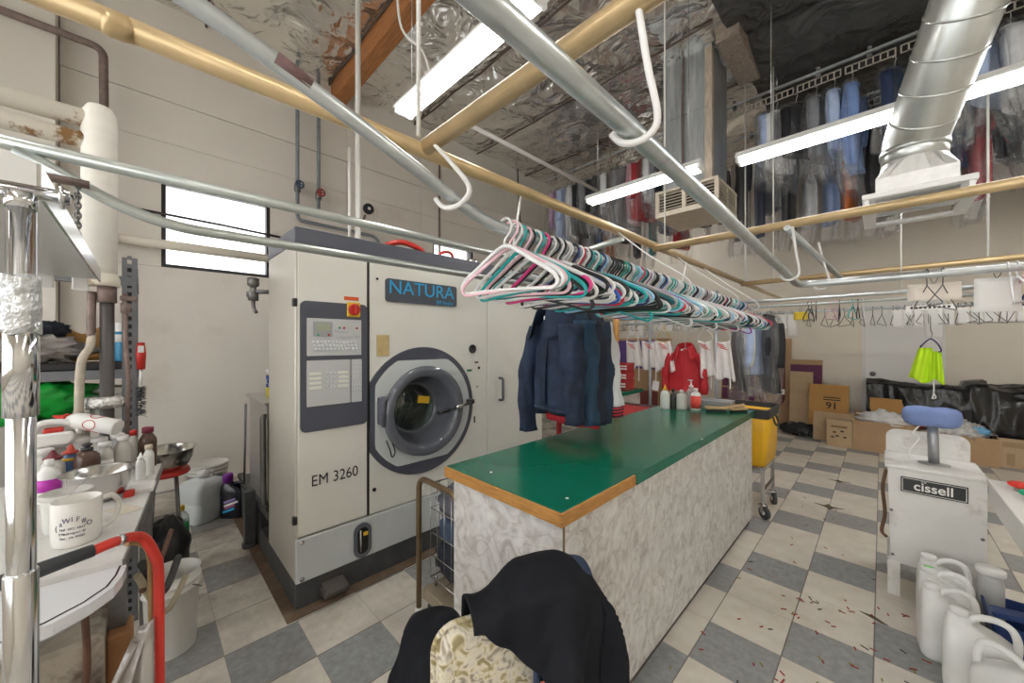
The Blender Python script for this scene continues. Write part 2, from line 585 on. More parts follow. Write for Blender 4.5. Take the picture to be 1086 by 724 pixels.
# ================================================================ walls
W1 = (0.13, 1.04); W2 = (3.22, 4.03); WZ = (2.2, 3.06)
w = MB()
w.mat(1)
CX = XL - 0.008
for (a, c, z0, z1) in ((Y0, YB, -0.0, WZ[0]), (Y0, W1[0], *WZ), (W1[1], W2[0], *WZ), (W2[1], YB, *WZ), (Y0, YB, WZ[1], CEIL)):
    w.span(XL - 0.2, CX, a, c, z0, z1)
w.mat(0)
G = 0.004
vs = [-0.5, 1.9, 3.0, 4.7, 5.9, YB]
for (z0, z1) in ((0, WZ[0]), (WZ[1], 3.42), (3.42, 3.83), (3.83, 4.08), (4.08, 4.42), (4.42, CEIL)):
    for i in range(len(vs) - 1):
        w.span(CX, XL + (0.012 if z0 in (3.83,) else 0), vs[i] + G / 2, vs[i + 1] - G / 2, z0 + G / 2, z1 - G / 2)
for (a, c) in ((-0.5, W1[0]), (W1[1], W2[0]), (W2[1], YB)):
    w.span(CX, XL, a, c, WZ[0] + G / 2, WZ[1] - G / 2)
struct(w.build('wall_left', [WALLP, GROOVE]), 'tall painted board wall behind the cleaning machine', 'wall')
struct(MB().span(X1, X1 + 0.2, Y0, YB + 0.2, 0, CEIL).build('wall_right', WALLB), 'unseen tan painted right wall added for reflections', 'wall')  # out of view, added so the chrome mirrors a wall instead of sky
wn_ = MB()
wn_.span(XL - 0.2, X1 + 0.2, Y0 - 0.2, Y0, 0, 0.7); wn_.span(XL - 0.2, X1 + 0.2, Y0 - 0.2, Y0, 2.9, CEIL)
for (a, c) in ((XL - 0.2, -3.6), (-1.9, -1.6), (0.2, 0.5), (2.4, X1 + 0.2)):
    wn_.span(a, c, Y0 - 0.2, Y0, 0.7, 2.9)
struct(wn_.build('wall_near', WALLB), 'unseen wall behind the camera with openings added for light and reflections', 'wall')  # unseen wall, its openings shaped to admit light and band the chrome
struct(MB().span(XL, XL + 0.16, Y0, -0.507, 0, CEIL).build('trim_1', WALLP), 'painted wall pier at the left wall', 'pier')

wb = MB()
DX0, DX1, DZ = -0.187, 0.60, 2.1
for (x0, x1, z0, z1) in ((XL - 0.2, DX0 - 0.03, 0, CEIL), (DX1 + 0.03, X1, 0, CEIL), (DX0 - 0.03, DX1 + 0.03, DZ + 0.03, CEIL)):
    wb.span(x0, x1, YB, YB + 0.2, z0, z1)
struct(wb.build('wall_back', WALLB), 'tan painted back wall', 'wall')
d = MB().span(DX0, DX1, YB - 0.012, YB + 0.04, 0.005, DZ, 0.004)
d.span(DX0 - 0.03, DX0, YB - 0.015, YB + 0.06, 0, DZ + 0.03); d.span(DX1, DX1 + 0.03, YB - 0.015, YB + 0.06, 0, DZ + 0.03)
d.span(DX0 - 0.03, DX1 + 0.03, YB - 0.015, YB + 0.06, DZ, DZ + 0.03)
d = struct(d.build('door_1', mat('door_white', (0.80, 0.79, 0.76), 0.5)), 'white flush door in the back wall', 'door')
MB().lathe([(0.001, 0), (0.035, 0), (0.035, 0.01), (0.03, 0.02), (0.001, 0.02)], (DX0 + 0.09, YB - 0.012, 0.98), 20, MNY).build('door_lock', DSTEEL, d)
struct(MB().span(XL + 0.02, XL + 0.16, YB - 0.16, YB, 0, CEIL).build('trim_2', mat('dark_post', (0.05, 0.045, 0.04), 0.6)), 'dark corner post', 'post')

# windows in the left wall
def window(name, y0, y1, label):
    f = MB()
    t = 0.035
    x0, x1 = XL - 0.11, XL - 0.02
    z0, z1 = WZ
    f.span(x0, x1, y0, y1, z0, z0 + t); f.span(x0, x1, y0, y1, z1 - t, z1)
    f.span(x0, x1, y0, y0 + t, z0 + t, z1 - t); f.span(x0, x1, y1 - t, y1, z0 + t, z1 - t)
    zm = z0 + (z1 - z0) * 0.52
    f.span(x0 + 0.02, x1 - 0.02, y0 + t, y1 - t, zm - 0.012, zm + 0.012)
    o = struct(f.build(name, BLACK), label, 'window')
    MB().span(XL - 0.07, XL - 0.064, y0 + t, y1 - t, z0 + t, z1 - t).build('pane', GLASS, o)
window('window_1', *W1, 'high bright window left of the cleaning machine')
window('window_2', *W2, 'high bright window above the cleaning machine')

# ================================================================ ceiling
def ceil_fn(x0, x1, y0, y1, amp, seed, zc=CEIL):
    def fn(u, v):
        x, y = x0 + (x1 - x0) * u, y0 + (y1 - y0) * v
        p = Vector((x * 1.3, y * 1.3, seed))
        h = noise.noise(p) * 0.5 + noise.noise(p * 2.7) * 0.3 + noise.noise(p * 6.1) * 0.15
        s_ = abs(((y + 0.2) % 1.22) / 1.22 - 0.5) * 2       # pillows between the purlins
        return (x, y, zc - 0.05 - amp * (h + 0.7 * (1 - s_ ** 4)))
    return fn
c = MB()
c.grid(110, 190, ceil_fn(XL - 0.1, -1.15, Y0, YB + 0.1, 0.055, 3.1))
c.grid(110, 90, ceil_fn(-1.15, X1, Y0, 3.4, 0.055, 3.1))
c.mat(1)
c.grid(90, 90, ceil_fn(-1.15, X1, 3.4, YB + 0.1, 0.09, 8.4, CEIL - 0.01))
c.mat(2)
c.span(XL - 0.2, X1, Y0, YB + 0.2, CEIL, CEIL + 0.1)
for k in range(7):                                         # dark seams where the rolls meet
    y = Y0 + 0.4 + 1.22 * k + 0.62
    pts = [(XL + 0.25 * i, y + 0.012 * sin(i * 1.7 + k), CEIL - 0.112 - 0.012 * noise.noise(Vector((i * 0.6, k * 3.1, 0)))) for i in range(16)]
    c.tube(pts, 0.013, 5)
struct(c.build('ceiling', [FOIL, DARKPLASTIC, mat('roof_deck', (0.12, 0.09, 0.07), 0.9)]), 'foil insulated ceiling with black sheeting at the right', 'ceiling')
struct(MB().span(XL, -1.2, 1.70, 1.86, 4.52, CEIL - 0.02, 0.006).build('trim_3', WOODB), 'orange brown wooden ceiling beam', 'beam')
struct(MB().span(-1.26, -1.04, 4.35, 5.3, 4.66, CEIL - 0.02, 0.006).build('trim_4', mat('chipboard', (0.33, 0.27, 0.22), 0.8, var=0.4, vscale=30)), 'rough board in the ceiling beside the square duct', 'board')
# ================================================================ dry cleaning machine
CREAM = mat('machine_enamel', (0.78, 0.77, 0.70), 0.35, var=0.03, vscale=2)
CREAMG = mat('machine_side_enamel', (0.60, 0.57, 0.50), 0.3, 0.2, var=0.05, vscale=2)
BLUEISH = mat('machine_skirt_enamel', (0.60, 0.63, 0.63), 0.38, var=0.04, vscale=3)
SLATE = mat('slate_grey_plastic', (0.085, 0.09, 0.115), 0.35)
SLATEG = mat('slate_grey_gloss', (0.13, 0.14, 0.165), 0.16, coat=0.4)
PLINTH = mat('machine_plinth', (0.07, 0.075, 0.08), 0.5, var=0.25, vscale=9, dirt=(0.10, 0.07, 0.05), dscale=4)
SILV = mat('brushed_panel', (0.62, 0.63, 0.64), 0.35, 0.3)
RED = mat('red_plastic', (0.55, 0.03, 0.02), 0.4)
YEL = mat('yellow_plastic', (0.80, 0.50, 0.03), 0.45)
LOGOBLUE = mat('logo_blue', (0.03, 0.40, 0.75), 0.4)
m = thing('dry_cleaning_machine', 'tall cream dry cleaning machine with a round porthole door and slate grey control panel', 'cleaning machine', (-2.245, 0.585, 0))
MW, MD = 2.06, 0.59
b = MB()
b.span(-MD, -0.3, 0.02, MW, 0.15, 2.02)
b.span(-0.3, -0.022, 1.376, MW, 0.385, 2.02); b.span(-0.3, -0.022, 0.02, 0.41, 0.385, 2.02)
b.span(-0.3, -0.022, 0.02, MW, 0.15, 0.385)
b.span(-0.3, -0.022, 0.41, 1.376, 1.45, 2.02); b.span(-0.3, -0.022, 0.41, 1.376, 0.385, 0.54)
b.build('cabinet', CREAMG, m)
MB().span(-MD, -0.003, 0.0, 0.02, 0.15, 2.0, 0.004).build('side_panel', CREAMG, m)
MB().span(-MD, 0.004, -0.004, MW + 0.004, 1.995, 2.09, 0.004).build('top_fascia', SLATE, m)
MB().span(-0.022, 0, 0.012, 0.396, 0.395, 1.985, 0.004).build('control_door', CREAM, m)
# main door panel with the round hole
def hole_panel(y0, y1, z0, z1, cy, cz, r, th, n=64):
    b = MB(); outer = []; inner = []
    for k in range(n):
        a = 2 * pi * k / n
        dy, dz = cos(a), sin(a)
        t = min(((y1 - cy) / dy) if dy > 1e-9 else 1e9, ((y0 - cy) / dy) if dy < -1e-9 else 1e9,
                ((z1 - cz) / dz) if dz > 1e-9 else 1e9, ((z0 - cz) / dz) if dz < -1e-9 else 1e9)
        outer.append((cy + dy * t, cz + dz * t)); inner.append((cy + dy * r, cz + dz * r))
    for (yy, zz) in ((y0, z0), (y1, z0), (y1, z1), (y0, z1)):      # true corners
        k = min(range(n), key=lambda i: hypot(outer[i][0] - yy, outer[i][1] - zz)); outer[k] = (yy, zz)
    v = [(0, y, z) for y, z in outer] + [(0, y, z) for y, z in inner] + [(-th, y, z) for y, z in outer] + [(-th, y, z) for y, z in inner]
    f = []
    for k in range(n):
        l = (k + 1) % n
        f += [(k, l, n + l, n + k), (2 * n + k, 3 * n + k, 3 * n + l, 2 * n + l), (k, 2 * n + k, 2 * n + l, l), (n + k, n + l, 3 * n + l, 3 * n + k)]
    return b.add(v, f)
PY, PZ = 0.785, 0.996
hole_panel(0.412, 1.374, 0.395, 1.985, PY, PZ, 0.27, 0.022).build('main_panel', CREAM, m)
MB().span(-0.022, 0, 1.384, MW, 0.395, 1.985, 0.004).build('end_panel', CREAM, m)
MB().span(-0.02, -0.004, 0.396, 0.412, 0.39, 1.985).build('door_gap', BLACK, m)
MB().span(-0.012, 0.012, 0.0, MW, 0.150, 0.385, 0.004).build('skirt_panel', BLUEISH, m)
for (y, z) in ((0.03, 0.37), (0.03, 0.17)):
    MB().lathe([(0.012, 0), (0.012, 0.004), (0.005, 0.007)], (0.012, y, z), 14, MX).build('skirt_screw', STEEL, m)
MB().span(-0.85, -0.004, 0.002, MW, 0.0, 0.15, 0.004).build('plinth', PLINTH, m)
MB().span(-1.75, 0.07, -0.055, MW, 0.0005, 0.006).build('drip_tray', mat('rusty_tray', (0.17, 0.11, 0.07), 0.8, var=0.3, vscale=8, dirt=(0.27, 0.22, 0.17), dscale=3), m)
# control panel
cp = MB().prism(rrect(0.37, 0.725, 0.03, 5, 0.207, 1.327), 0, 0.012, MX).build('control_panel', SLATE, m)
MB().prism(rrect(0.30, 0.21, 0.004, 2, 0.203, 1.49), 0.012, 0.016, MX).build('instrument_plate', SILV, cp)
MB().prism(rrect(0.235, 0.255, 0.004, 2, 0.17, 1.232), 0.012, 0.016, MX).build('keypad_plate', SILV, cp)
MB().prism(rrect(0.062, 0.255, 0.004, 2, 0.325, 1.232), 0.012, 0.016, MX).build('keypad_strip', SILV, cp)
MB().prism(rrect(0.10, 0.085, 0.006, 2, 0.135, 1.535), 0.016, 0.02, MX).build('display_frame', mat('mid_grey', (0.36, 0.37, 0.38), 0.4), cp)
MB().prism(rrect(0.07, 0.042, 0.003, 2, 0.137, 1.545), 0.02, 0.022, MX).build('display', mat('lcd', (0.42, 0.45, 0.33), 0.15), cp)
bt = MB()
for r in range(3):
    for k in range(12):
        bt.lathe([(0.008, 0), (0.008, 0.006), (0.004, 0.008)], (0.016, 0.085 + 0.0205 * k + 0.005 * r, 1.462 - 0.02 * r), 10, MX)
for r in range(4):
    for k in range(3):
        bt.box((0.018, 0.157 + 0.019 * k, 1.285 - 0.026 * r), (0.005, 0.012, 0.012), 0.002)
for r in range(8):
    for k in range(3):
        if r != 4: bt.box((0.018, 0.308 + 0.017 * k, 1.335 - 0.026 * r), (0.005, 0.010, 0.012), 0.002)
bt.build('button', mat('pale_buttons', (0.72, 0.74, 0.75), 0.4), cp)['kind'] = 'stuff'
CK = mat('cream_keys', (0.80, 0.80, 0.72), 0.5)
for r in range(4):
    for y in (0.095, 0.245):
        MB().box((0.018, y, 1.285 - 0.026 * r), (0.004, 0.062, 0.016), 0.001).build('key_label', CK, cp)
for (y, z, cmat) in ((0.11, 1.503, 'green'), (0.165, 1.503, 'red'), (0.225, 1.545, 'green'), (0.25, 1.545, 'red'), (0.325, 1.545, 'red')):
    MB().lathe([(0.006, 0), (0.006, 0.004), (0.003, 0.006)], (0.018, y, z), 10, MX).build('indicator_lamp', RED if cmat == 'red' else mat('green_lamp', (0.02, 0.35, 0.14), 0.4), cp)
text('panel_lettering', 'Natura', 0.026, mat('grey_print', (0.45, 0.47, 0.48), 0.6), cp, (0.0165, 0.235, 1.522), RX, 0.0005)
text('panel_lettering', 'Compuclean 3000', 0.022, bpy.data.materials['grey_print'], cp, (0.0165, 0.275, 1.492), RX, 0.0005, 0.85)
sw = MB().box((0.016, 0.307, 1.655), (0.012, 0.078, 0.088), 0.004).build('main_switch', YEL, m)
k = MB(); k.lathe([(0.034, 0), (0.034, 0.012), (0.028, 0.016)], (0.022, 0.307, 1.655), 24, MX); k.box((0.045, 0.307, 1.655), (0.03, 0.014, 0.058), 0.003)
k.build('switch_knob', RED, sw)
MB().box((0.002, 0.300, 1.722), (0.004, 0.085, 0.022), 0.001).build('warning_label', mat('orange_label', (0.75, 0.12, 0.02), 0.5), m)
text('model_lettering', 'EM 3260', 0.088, INK, m, (0.0015, 0.209, 0.683), RX, 0.0006, 0.84)
# logo plate
lp = MB().prism(rrect(0.555, 0.15, 0.02, 5, 0.79, 1.797), 0, 0.012, MX).build('logo_plate', mat('logo_slate', (0.075, 0.085, 0.105), 0.4), m)
text('logo_lettering', 'NATURA', 0.125, LOGOBLUE, lp, (0.013, 0.785, 1.815), RX, 0.001, 1.02)
text('logo_lettering', 'EM Hydro', 0.038, LOGOBLUE, lp, (0.013, 0.96, 1.743), RX, 0.001, 0.9)
MB().box((0.003, 0.497, 1.44), (0.006, 0.083, 0.135), 0.002).build('note_card', mat('tan_card', (0.56, 0.42, 0.20), 0.7, var=0.1, vscale=20), m)
lk = MB(); lk.lathe([(0.034, 0), (0.034, 0.008), (0.026, 0.012), (0.024, 0.006), (0.001, 0.006)], (0, 1.225, 1.41), 24, MX)
lk.build('door_lock', BLACK, m)
for (y, z, w_, h_, mm) in ((1.195, 1.245, 0.045, 0.016, mat('green_tape', (0.02, 0.22, 0.09), 0.6)), (1.265, 1.305, 0.035, 0.012, INK), (1.29, 1.26, 0.02, 0.02, INK), (1.245, 0.86, 0.012, 0.05, INK), (1.272, 1.115, 0.01, 0.012, INK)):
    MB().box((0.0015, y, z), (0.003, w_, h_), 0).build('sticker', mm, m)
# porthole surround: slate disc cut flat at the panel edge, two pale segments
def clipdisc(r, ymin=None, zc=None, n=72, r0=0.29):
    pts = []
    for k in range(n):
        a = 2 * pi * k / n
        y, z = r * cos(a), r * sin(a)
        if ymin is not None: y = max(y, ymin)
        if zc is not None: z = max(-zc, min(zc, z))
        pts.append((PY + y, PZ + z))
    return pts
def ringplate(outer, r, x0, x1):
    n = len(outer); b = MB()
    inn = [(PY + r * cos(2 * pi * k / n), PZ + r * sin(2 * pi * k / n)) for k in range(n)]
    v = [(x1, y, z) for y, z in outer] + [(x1, y, z) for y, z in inn] + [(x0, y, z) for y, z in outer] + [(x0, y, z) for y, z in inn]
    f = []
    for k in range(n):
        l = (k + 1) % n
        f += [(k, l, n + l, n + k), (k, 2 * n + k, 2 * n + l, l), (n + k, n + l, 3 * n + l, 3 * n + k)]
    return b.add(v, f)
dr = ringplate(clipdisc(0.432, -0.375), 0.262, 0, 0.014).build('porthole_surround', SLATE, m)
ringplate(clipdisc(0.395, -0.345, 0.345), 0.262, 0.014, 0.018).build('surround_inlay', mat('inlay_pale', (0.62, 0.65, 0.65), 0.35), dr)
door = MB()
prof = [(0.255, 0.0), (0.292, 0.014), (0.305, 0.045), (0.30, 0.068), (0.28, 0.078), (0.252, 0.074), (0.235, 0.055), (0.222, 0.01), (0.205, -0.05), (0.185, -0.10), (0.172, -0.125), (0.160, -0.125)]
door.lathe(prof, (0, PY, PZ), 64, MX, caps=False)
dd = door.build('porthole_door', SLATEG, m)
MB().lathe([(0.168, -0.123), (0.15, -0.105), (0.1, -0.092), (0.001, -0.088)], (0, PY, PZ), 48, MX, caps=False).build('porthole_glass', film('porthole_glass', (0.78, 0.86, 0.82), 0.25, 0.03, 0.05, bstr=0), dd)
drum = MB()
drum.lathe([(0.19, -0.13), (0.265, -0.14), (0.27, -0.28), (0.18, -0.285), (0.001, -0.288)], (0, PY, PZ), 48, MX, caps=False)
for k in range(3):
    a = 2 * pi * k / 3 + 0.5
    drum.box((-0.225, PY + 0.235 * cos(a), PZ + 0.235 * sin(a)), (0.1, 0.03, 0.05), 0.01)
drum.build('drum', mat('drum_steel', (0.10, 0.125, 0.115), 0.3, 0.7), m)
for k in range(5):
    MB().tube([(-0.278, PY - 0.15 + 0.06 * k, PZ + 0.19 - 0.02 * k), (-0.272, PY - 0.19 + 0.09 * k, PZ), (-0.278, PY - 0.15 + 0.05 * k, PZ - 0.2 + 0.02 * k)], 0.005, 6).build('drum_rib', DSTEEL, m)
MB().box((-0.075, PY + 0.055, PZ + 0.055), (0.004, 0.095, 0.05), 0.001, R=Matrix.Rotation(-0.15, 3, 'X')).build('caution_tag', YEL, dd)
h = MB(); h.tube([(0.09, PY + 0.13, PZ - 0.015), (0.098, PY + 0.24, PZ + 0.004), (0.085, PY + 0.33, PZ + 0.012), (0.05, PY + 0.40, PZ + 0.02)], 0.010, 10)
h.tube([(0.088, PY + 0.07, PZ - 0.022), (0.09, PY + 0.16, PZ - 0.012)], 0.015, 10)
h.build('door_latch', BLACK, dd)
MB().tube([(0.098, PY + 0.21, PZ), (0.096, PY + 0.28, PZ + 0.009)], 0.014, 12).build('latch_sleeve', STEEL, dd)
MB().box((0.045, PY + 0.385, PZ + 0.018), (0.05, 0.05, 0.034), 0.006).build('latch_keeper', BLACK, dd)
hg = MB(); hg.box((0.035, PY - 0.315, PZ + 0.035), (0.05, 0.035, 0.17), 0.006); hg.cyl((0.065, PY - 0.315, PZ - 0.06), (0.065, PY - 0.315, PZ + 0.13), 0.012, seg=10)
hg.build('door_hinge', SLATE, dd)
MB().tube(catmull([(0.05, PY - 0.29, PZ - 0.15), (0.06, PY - 0.27, PZ - 0.21), (0.06, PY - 0.255, PZ - 0.26), (0.06, PY - 0.235, PZ - 0.23), (0.05, PY - 0.25, PZ - 0.17)], 5), 0.004, 6).build('hinge_wire', BLACK, dd)
MB().tube(fillet([(0, 1.51, 1.165), (0.045, 1.51, 1.165), (0.045, 1.51, 0.985), (0, 1.51, 0.985)], 0.02), 0.011, 10).build('pull_handle', SLATE, m)
MB().lathe([(0.012, 0), (0.012, 0.006)], (0, 0.44, 0.54), 12, MX).build('panel_plug', BLACK, m)
MB().lathe([(0.008, 0), (0.008, 0.004)], (0, 0.46, 1.86), 12, MX).build('panel_plug', BLACK, m)
MB().span(-0.02, 0.004, -0.012, 0.01, 1.655, 1.70, 0.003).build('side_hinge', BLACK, m)
MB().span(-0.02, 0.004, -0.012, 0.01, 0.47, 0.515, 0.003).build('side_hinge', BLACK, m)
gz = MB().prism(rrect(0.105, 0.205, 0.05, 6, 0.36, 0.262), 0.010, 0.024, MX).build('sight_glass_frame', SLATEG, m)
MB().prism(rrect(0.065, 0.155, 0.03, 6, 0.36, 0.262), 0.024, 0.026, MX).build('sight_glass', mat('dark_glass', (0.02, 0.02, 0.022), 0.08), gz)
MB().box((0.027, 0.375, 0.30), (0.003, 0.028, 0.022), 0).build('sight_label', YEL, gz)
MB().cyl((0.027, 0.345, 0.20), (0.027, 0.345, 0.33), 0.006, seg=10).build('sight_tube', STEEL, gz)
pd = MB(); pd.box((0.03, 0.19, 0.055), (0.09, 0.13, 0.05), 0.012); pd.box((0.05, 0.19, 0.085), (0.10, 0.12, 0.012), 0.005, R=Matrix.Rotation(0.25, 3, 'Y'))
pd.build('foot_pedal', mat('pedal_rubber', (0.10, 0.085, 0.075), 0.7), m)
# rear frame, still cabinet
f = MB()
f.span(-1.72, -0.86, 0.0, 0.06, 0.02, 0.26, 0.004); f.span(-1.72, -0.6, 0.0, 0.05, 0.28, 0.32, 0.003)
f.span(-1.72, -0.6, 0.05, 1.2, 0.285, 0.30)
f.build('rear_frame', PLINTH, m)
MB().span(-0.99, -0.93, -0.075, -0.01, 0.0, 0.40, 0.004).build('frame_post', PLINTH, m)
MB().cyl((-0.96, -0.042, 0), (-0.96, -0.042, 0.03), 0.045).build('frame_foot', PLINTH, m)
MB().span(-1.32, -0.75, 0.02, 0.6, 0.32, 1.03, 0.004).build('still_cabinet', mat('brushed_still', (0.50, 0.49, 0.46), 0.3, 0.7), m)
MB().span(-1.36, -0.7, 0.0, 0.62, 1.03, 1.05, 0.004).build('still_lid', mat('still_lid', (0.55, 0.55, 0.54), 0.3, 0.7), m)
MB().tube([(-1.35, -0.012, 0.33), (-1.31, -0.012, 0.62), (-1.28, -0.012, 0.98)], 0.008, 8).build('still_rod', DSTEEL, m)
MB().tube(fillet([(-0.72, -0.0, 0.96), (-0.66, -0.02, 0.96), (-0.64, -0.02, 0.40), (-0.66, 0.02, 0.34)], 0.04), 0.018, 10).build('still_pipe', DSTEEL, m)
vv = MB(); vv.lathe([(0.03, 0), (0.03, 0.05), (0.018, 0.06), (0.018, 0.09), (0.034, 0.10), (0.034, 0.15)], (-0.73, -0.06, 1.74), 14)
vv.box((-0.78, -0.06, 1.79), (0.10, 0.05, 0.05), 0.01); vv.tube(fillet([(-0.73, -0.06, 1.76), (-0.73, -0.06, 1.69), (-0.69, -0.05, 1.66)], 0.03), 0.012, 8)
vv.tube([(-0.73, -0.06, 1.80), (-0.68, 0.02, 1.80)], 0.014, 8)
vv.build('regulator_valve', DSTEEL, m)
# hoses and pipes on the machine roof
MB().tube(catmull([(-0.30, 0.62, 2.09), (-0.28, 0.66, 2.16), (-0.26, 0.78, 2.20), (-0.24, 0.92, 2.16), (-0.26, 0.98, 2.09)], 6), 0.020, 10).build('red_hose', RED, m)
MB().tube(catmull([(-0.25, 1.08, 2.09), (-0.25, 1.10, 2.17), (-0.25, 1.2, 2.19), (-0.25, 1.25, 2.09)], 6), 0.012, 8).build('red_hose', RED, m)
MB().tube(fillet([(-0.35, 0.35, 2.09), (-0.35, 0.35, 2.12), (-0.35, 0.75, 2.12), (-0.35, 0.75, 2.09)], 0.03), 0.016, 8).build('roof_pipe', DSTEEL, m)
mt = MB(); mt.lathe([(0.05, 0), (0.05, 0.07), (0.035, 0.085), (0.001, 0.09)], (-0.25, 1.42, 2.09), 18); mt.tube([(-0.25, 1.44, 2.13), (-0.25, 1.54, 2.13)], 0.03, 12)
mt.build('roof_motor', STEEL, m)

# wipes tub on the still
t = thing('wipes_canister', 'white yellow and blue wipes tub on the still cabinet left of the cleaning machine', 'canister', (-3.25, 0.68, 1.05))
t.location = (-3.27, 0.70, 1.05)
MB().lathe([(0.042, 0), (0.043, 0.02), (0.043, 0.17), (0.041, 0.175)], seg=24).build('canister_body', mat('wipes_yellow', (0.75, 0.62, 0.05), 0.4), t)
MB().lathe([(0.0435, 0.075), (0.0435, 0.165)], seg=24).build('blue_wrap', mat('wipes_blue', (0.02, 0.07, 0.35), 0.4), t)
MB().lathe([(0.044, 0.17), (0.044, 0.20), (0.036, 0.21), (0.001, 0.21)], seg=24).build('lid', WHITE, t)
text('canister_lettering', 'Ly', 0.05, WHITE, t, (0.030, -0.033, 0.115), (pi / 2, 0.25, pi * 0.26), 0.0008)
# ================================================================ pipes, rails and hooks overhead
def hook(pts, r, m_, name='hook'):
    return MB().tube(catmull(pts, 7), r, 8)
# A: long gold pipe parallel to the left wall, B/E/F: cross pipes that rest on it
AX, AZ = -1.237, 2.2
def pipe(name, pts, r, m_, label, cat='pipe', seg=16, group=None):
    b = MB().tube(pts, r, seg)
    return tag(b.build(name, m_, None, tuple(pts[0])), label, cat, group)
pa = pipe('support_pipe', [(AX, -1.0, AZ - 0.02), (AX, 2.0, AZ), (AX, 7.9, AZ + 0.02)], 0.027, TAN, 'long gold pipe running beside the left wall high above the counter')
MB().tube([(AX, -0.065, AZ - 0.0155), (AX, -0.05, AZ - 0.0155), (AX, -0.03, AZ - 0.0155), (AX, -0.015, AZ - 0.0155)], [0.027, 0.0295, 0.0295, 0.027], 16).build('coupling', TAN, pa, (0, 0, 0)).location = (-AX, 1.0, -AZ + 0.02)
pipe('support_pipe', [(AX + 0.01, 0.76, AZ), (1.2, 0.76, AZ)], 0.029, TAN, 'gold cross pipe nearest the camera that carries the white hooks')
pipe('support_pipe', [(AX + 0.01, 2.75, AZ - 0.03), (2.6, 2.75, AZ - 0.03)], 0.025, TAN, 'gold cross pipe passing under the round duct vent')
pipe('support_pipe', [(AX + 0.01, 5.22, AZ - 0.02), (2.6, 5.22, AZ - 0.02)], 0.027, TAN, 'gold cross pipe farthest back in front of the tan wall')
# D: big galvanised rail turning to the right
DXx = -0.405
pipe('hanging_rail', fillet([(DXx, -0.6, 1.965), (DXx, 0.8, 1.945), (DXx, 3.2, 1.855), (2.6, 3.2, 1.84)], 0.10, 8), 0.0225, GALV, 'thick galvanised rail that turns the corner to the right', 'rail')
# C: slick rail sloping down to the hanger rail
RX0, RZ0 = -0.80, 1.80
cr = pipe('hanger_rail', catmull([(-0.86, -0.42, 2.17), (-0.81, 0.02, 2.035), (-0.80, 0.25, 1.958), (-0.80, 0.48, 1.878), (-0.80, 0.66, 1.817), (-0.80, 0.85, 1.797), (-0.80, 1.5, 1.785), (-0.82, 3.0, 1.772), (-0.845, 4.0, 1.768)], 8), 0.0165, GALV, 'sloping galvanised rail crowded with plastic hangers', 'rail')
MB().tube([(-0.80, 0.175, 1.986), (-0.80, 0.235, 1.965)], 0.0172, 14).build('tape_patch', mat('brown_tape', (0.16, 0.09, 0.085), 0.7, var=0.4, vscale=40), cr, (0, 0, 0)).location = (0.86, 0.42, -2.17)
# K and L: twin zinc rails in front of the machine
KX = -1.84
pipe('zinc_rail', [(KX, -1.4, 2.055), (KX, 3.6, 2.055)], 0.021, GREENISH, 'upper zinc rail of the pair in front of the cleaning machine', 'rail')
pipe('zinc_rail', fillet([(KX, -0.27, 2.04), (KX, 0.02, 1.885), (KX, 3.4, 1.885)], 0.14, 8), 0.019, GREENISH, 'lower zinc rail bent down from the rail above it', 'rail')
for y in (1.75, 3.0):
    pass
pipe('cross_tube', [(KX, 2.3, 2.10), (AX, 2.3, 2.165)], 0.02, GREENISH, 'short grey tube bridging the zinc rail and gold pipe', 'pipe')
# back rails
pipe('back_rail', [(-1.6, 4.67, 1.90), (0.55, 4.67, 1.90)], 0.018, GALV, 'zinc back rail in front of the tan wall, nearest of the three', 'rail')
pipe('back_rail', [(-2.2, 5.45, 1.905), (0.75, 5.45, 1.905)], 0.018, GREENISH, 'zinc back rail in front of the tan wall, middle one of three', 'rail')
pipe('back_rail', [(-4.3, 6.4, 1.89), (2.6, 6.4, 1.87)], 0.016, GALV, 'farthest zinc back rail hung with tags and wire hangers', 'rail')
pipe('bracing_tube', [(-0.40, 2.72, 2.145), (-0.19, 3.62, 1.90)], 0.018, GALV, 'short slanting tube between the cross pipe and back rail', 'pipe')
# white hooks
def whook(x, y, zt, xb, yb, zb, r, label, m_=WHITE, rr=0.008):
    p = [(x, y, zt), (x + (xb + 0.05 - x) * 0.55, y + (yb + 0.03 - y) * 0.55, zt - (zt - zb) * 0.5), (xb + 0.055, yb + 0.03, zb + 0.012), (xb + 0.03, yb + 0.02, zb - 0.028), (xb - 0.01, yb, zb - 0.032), (xb - 0.035, yb - 0.01, zb - 0.005)]
    o = tag(MB().tube(catmull(p, 7), rr, 10).build('rail_hook', m_, None, p[0]), label, 'hook')
    return o
whook(DXx + 0.035, 0.755, AZ - 0.02, DXx, 0.775, 1.945, 0.02, 'white pipe hook holding up the thick galvanised rail nearest the camera')
whook(AX + 0.085, 0.755, AZ - 0.022, RX0 - 0.0, 0.56, 1.845, 0.02, 'white pipe hook reaching from the gold joint to the sloping hanger rail', rr=0.0068)
whook(DXx + 0.03, 2.74, AZ - 0.05, DXx, 2.76, 1.872, 0.02, 'white pipe hook on the cross pipe under the round duct vent', rr=0.007)
whook(-0.30, 3.2, 2.13, -0.30, 3.2, 1.853, 0.02, 'white pipe hook just past the corner of the galvanised rail', rr=0.006)
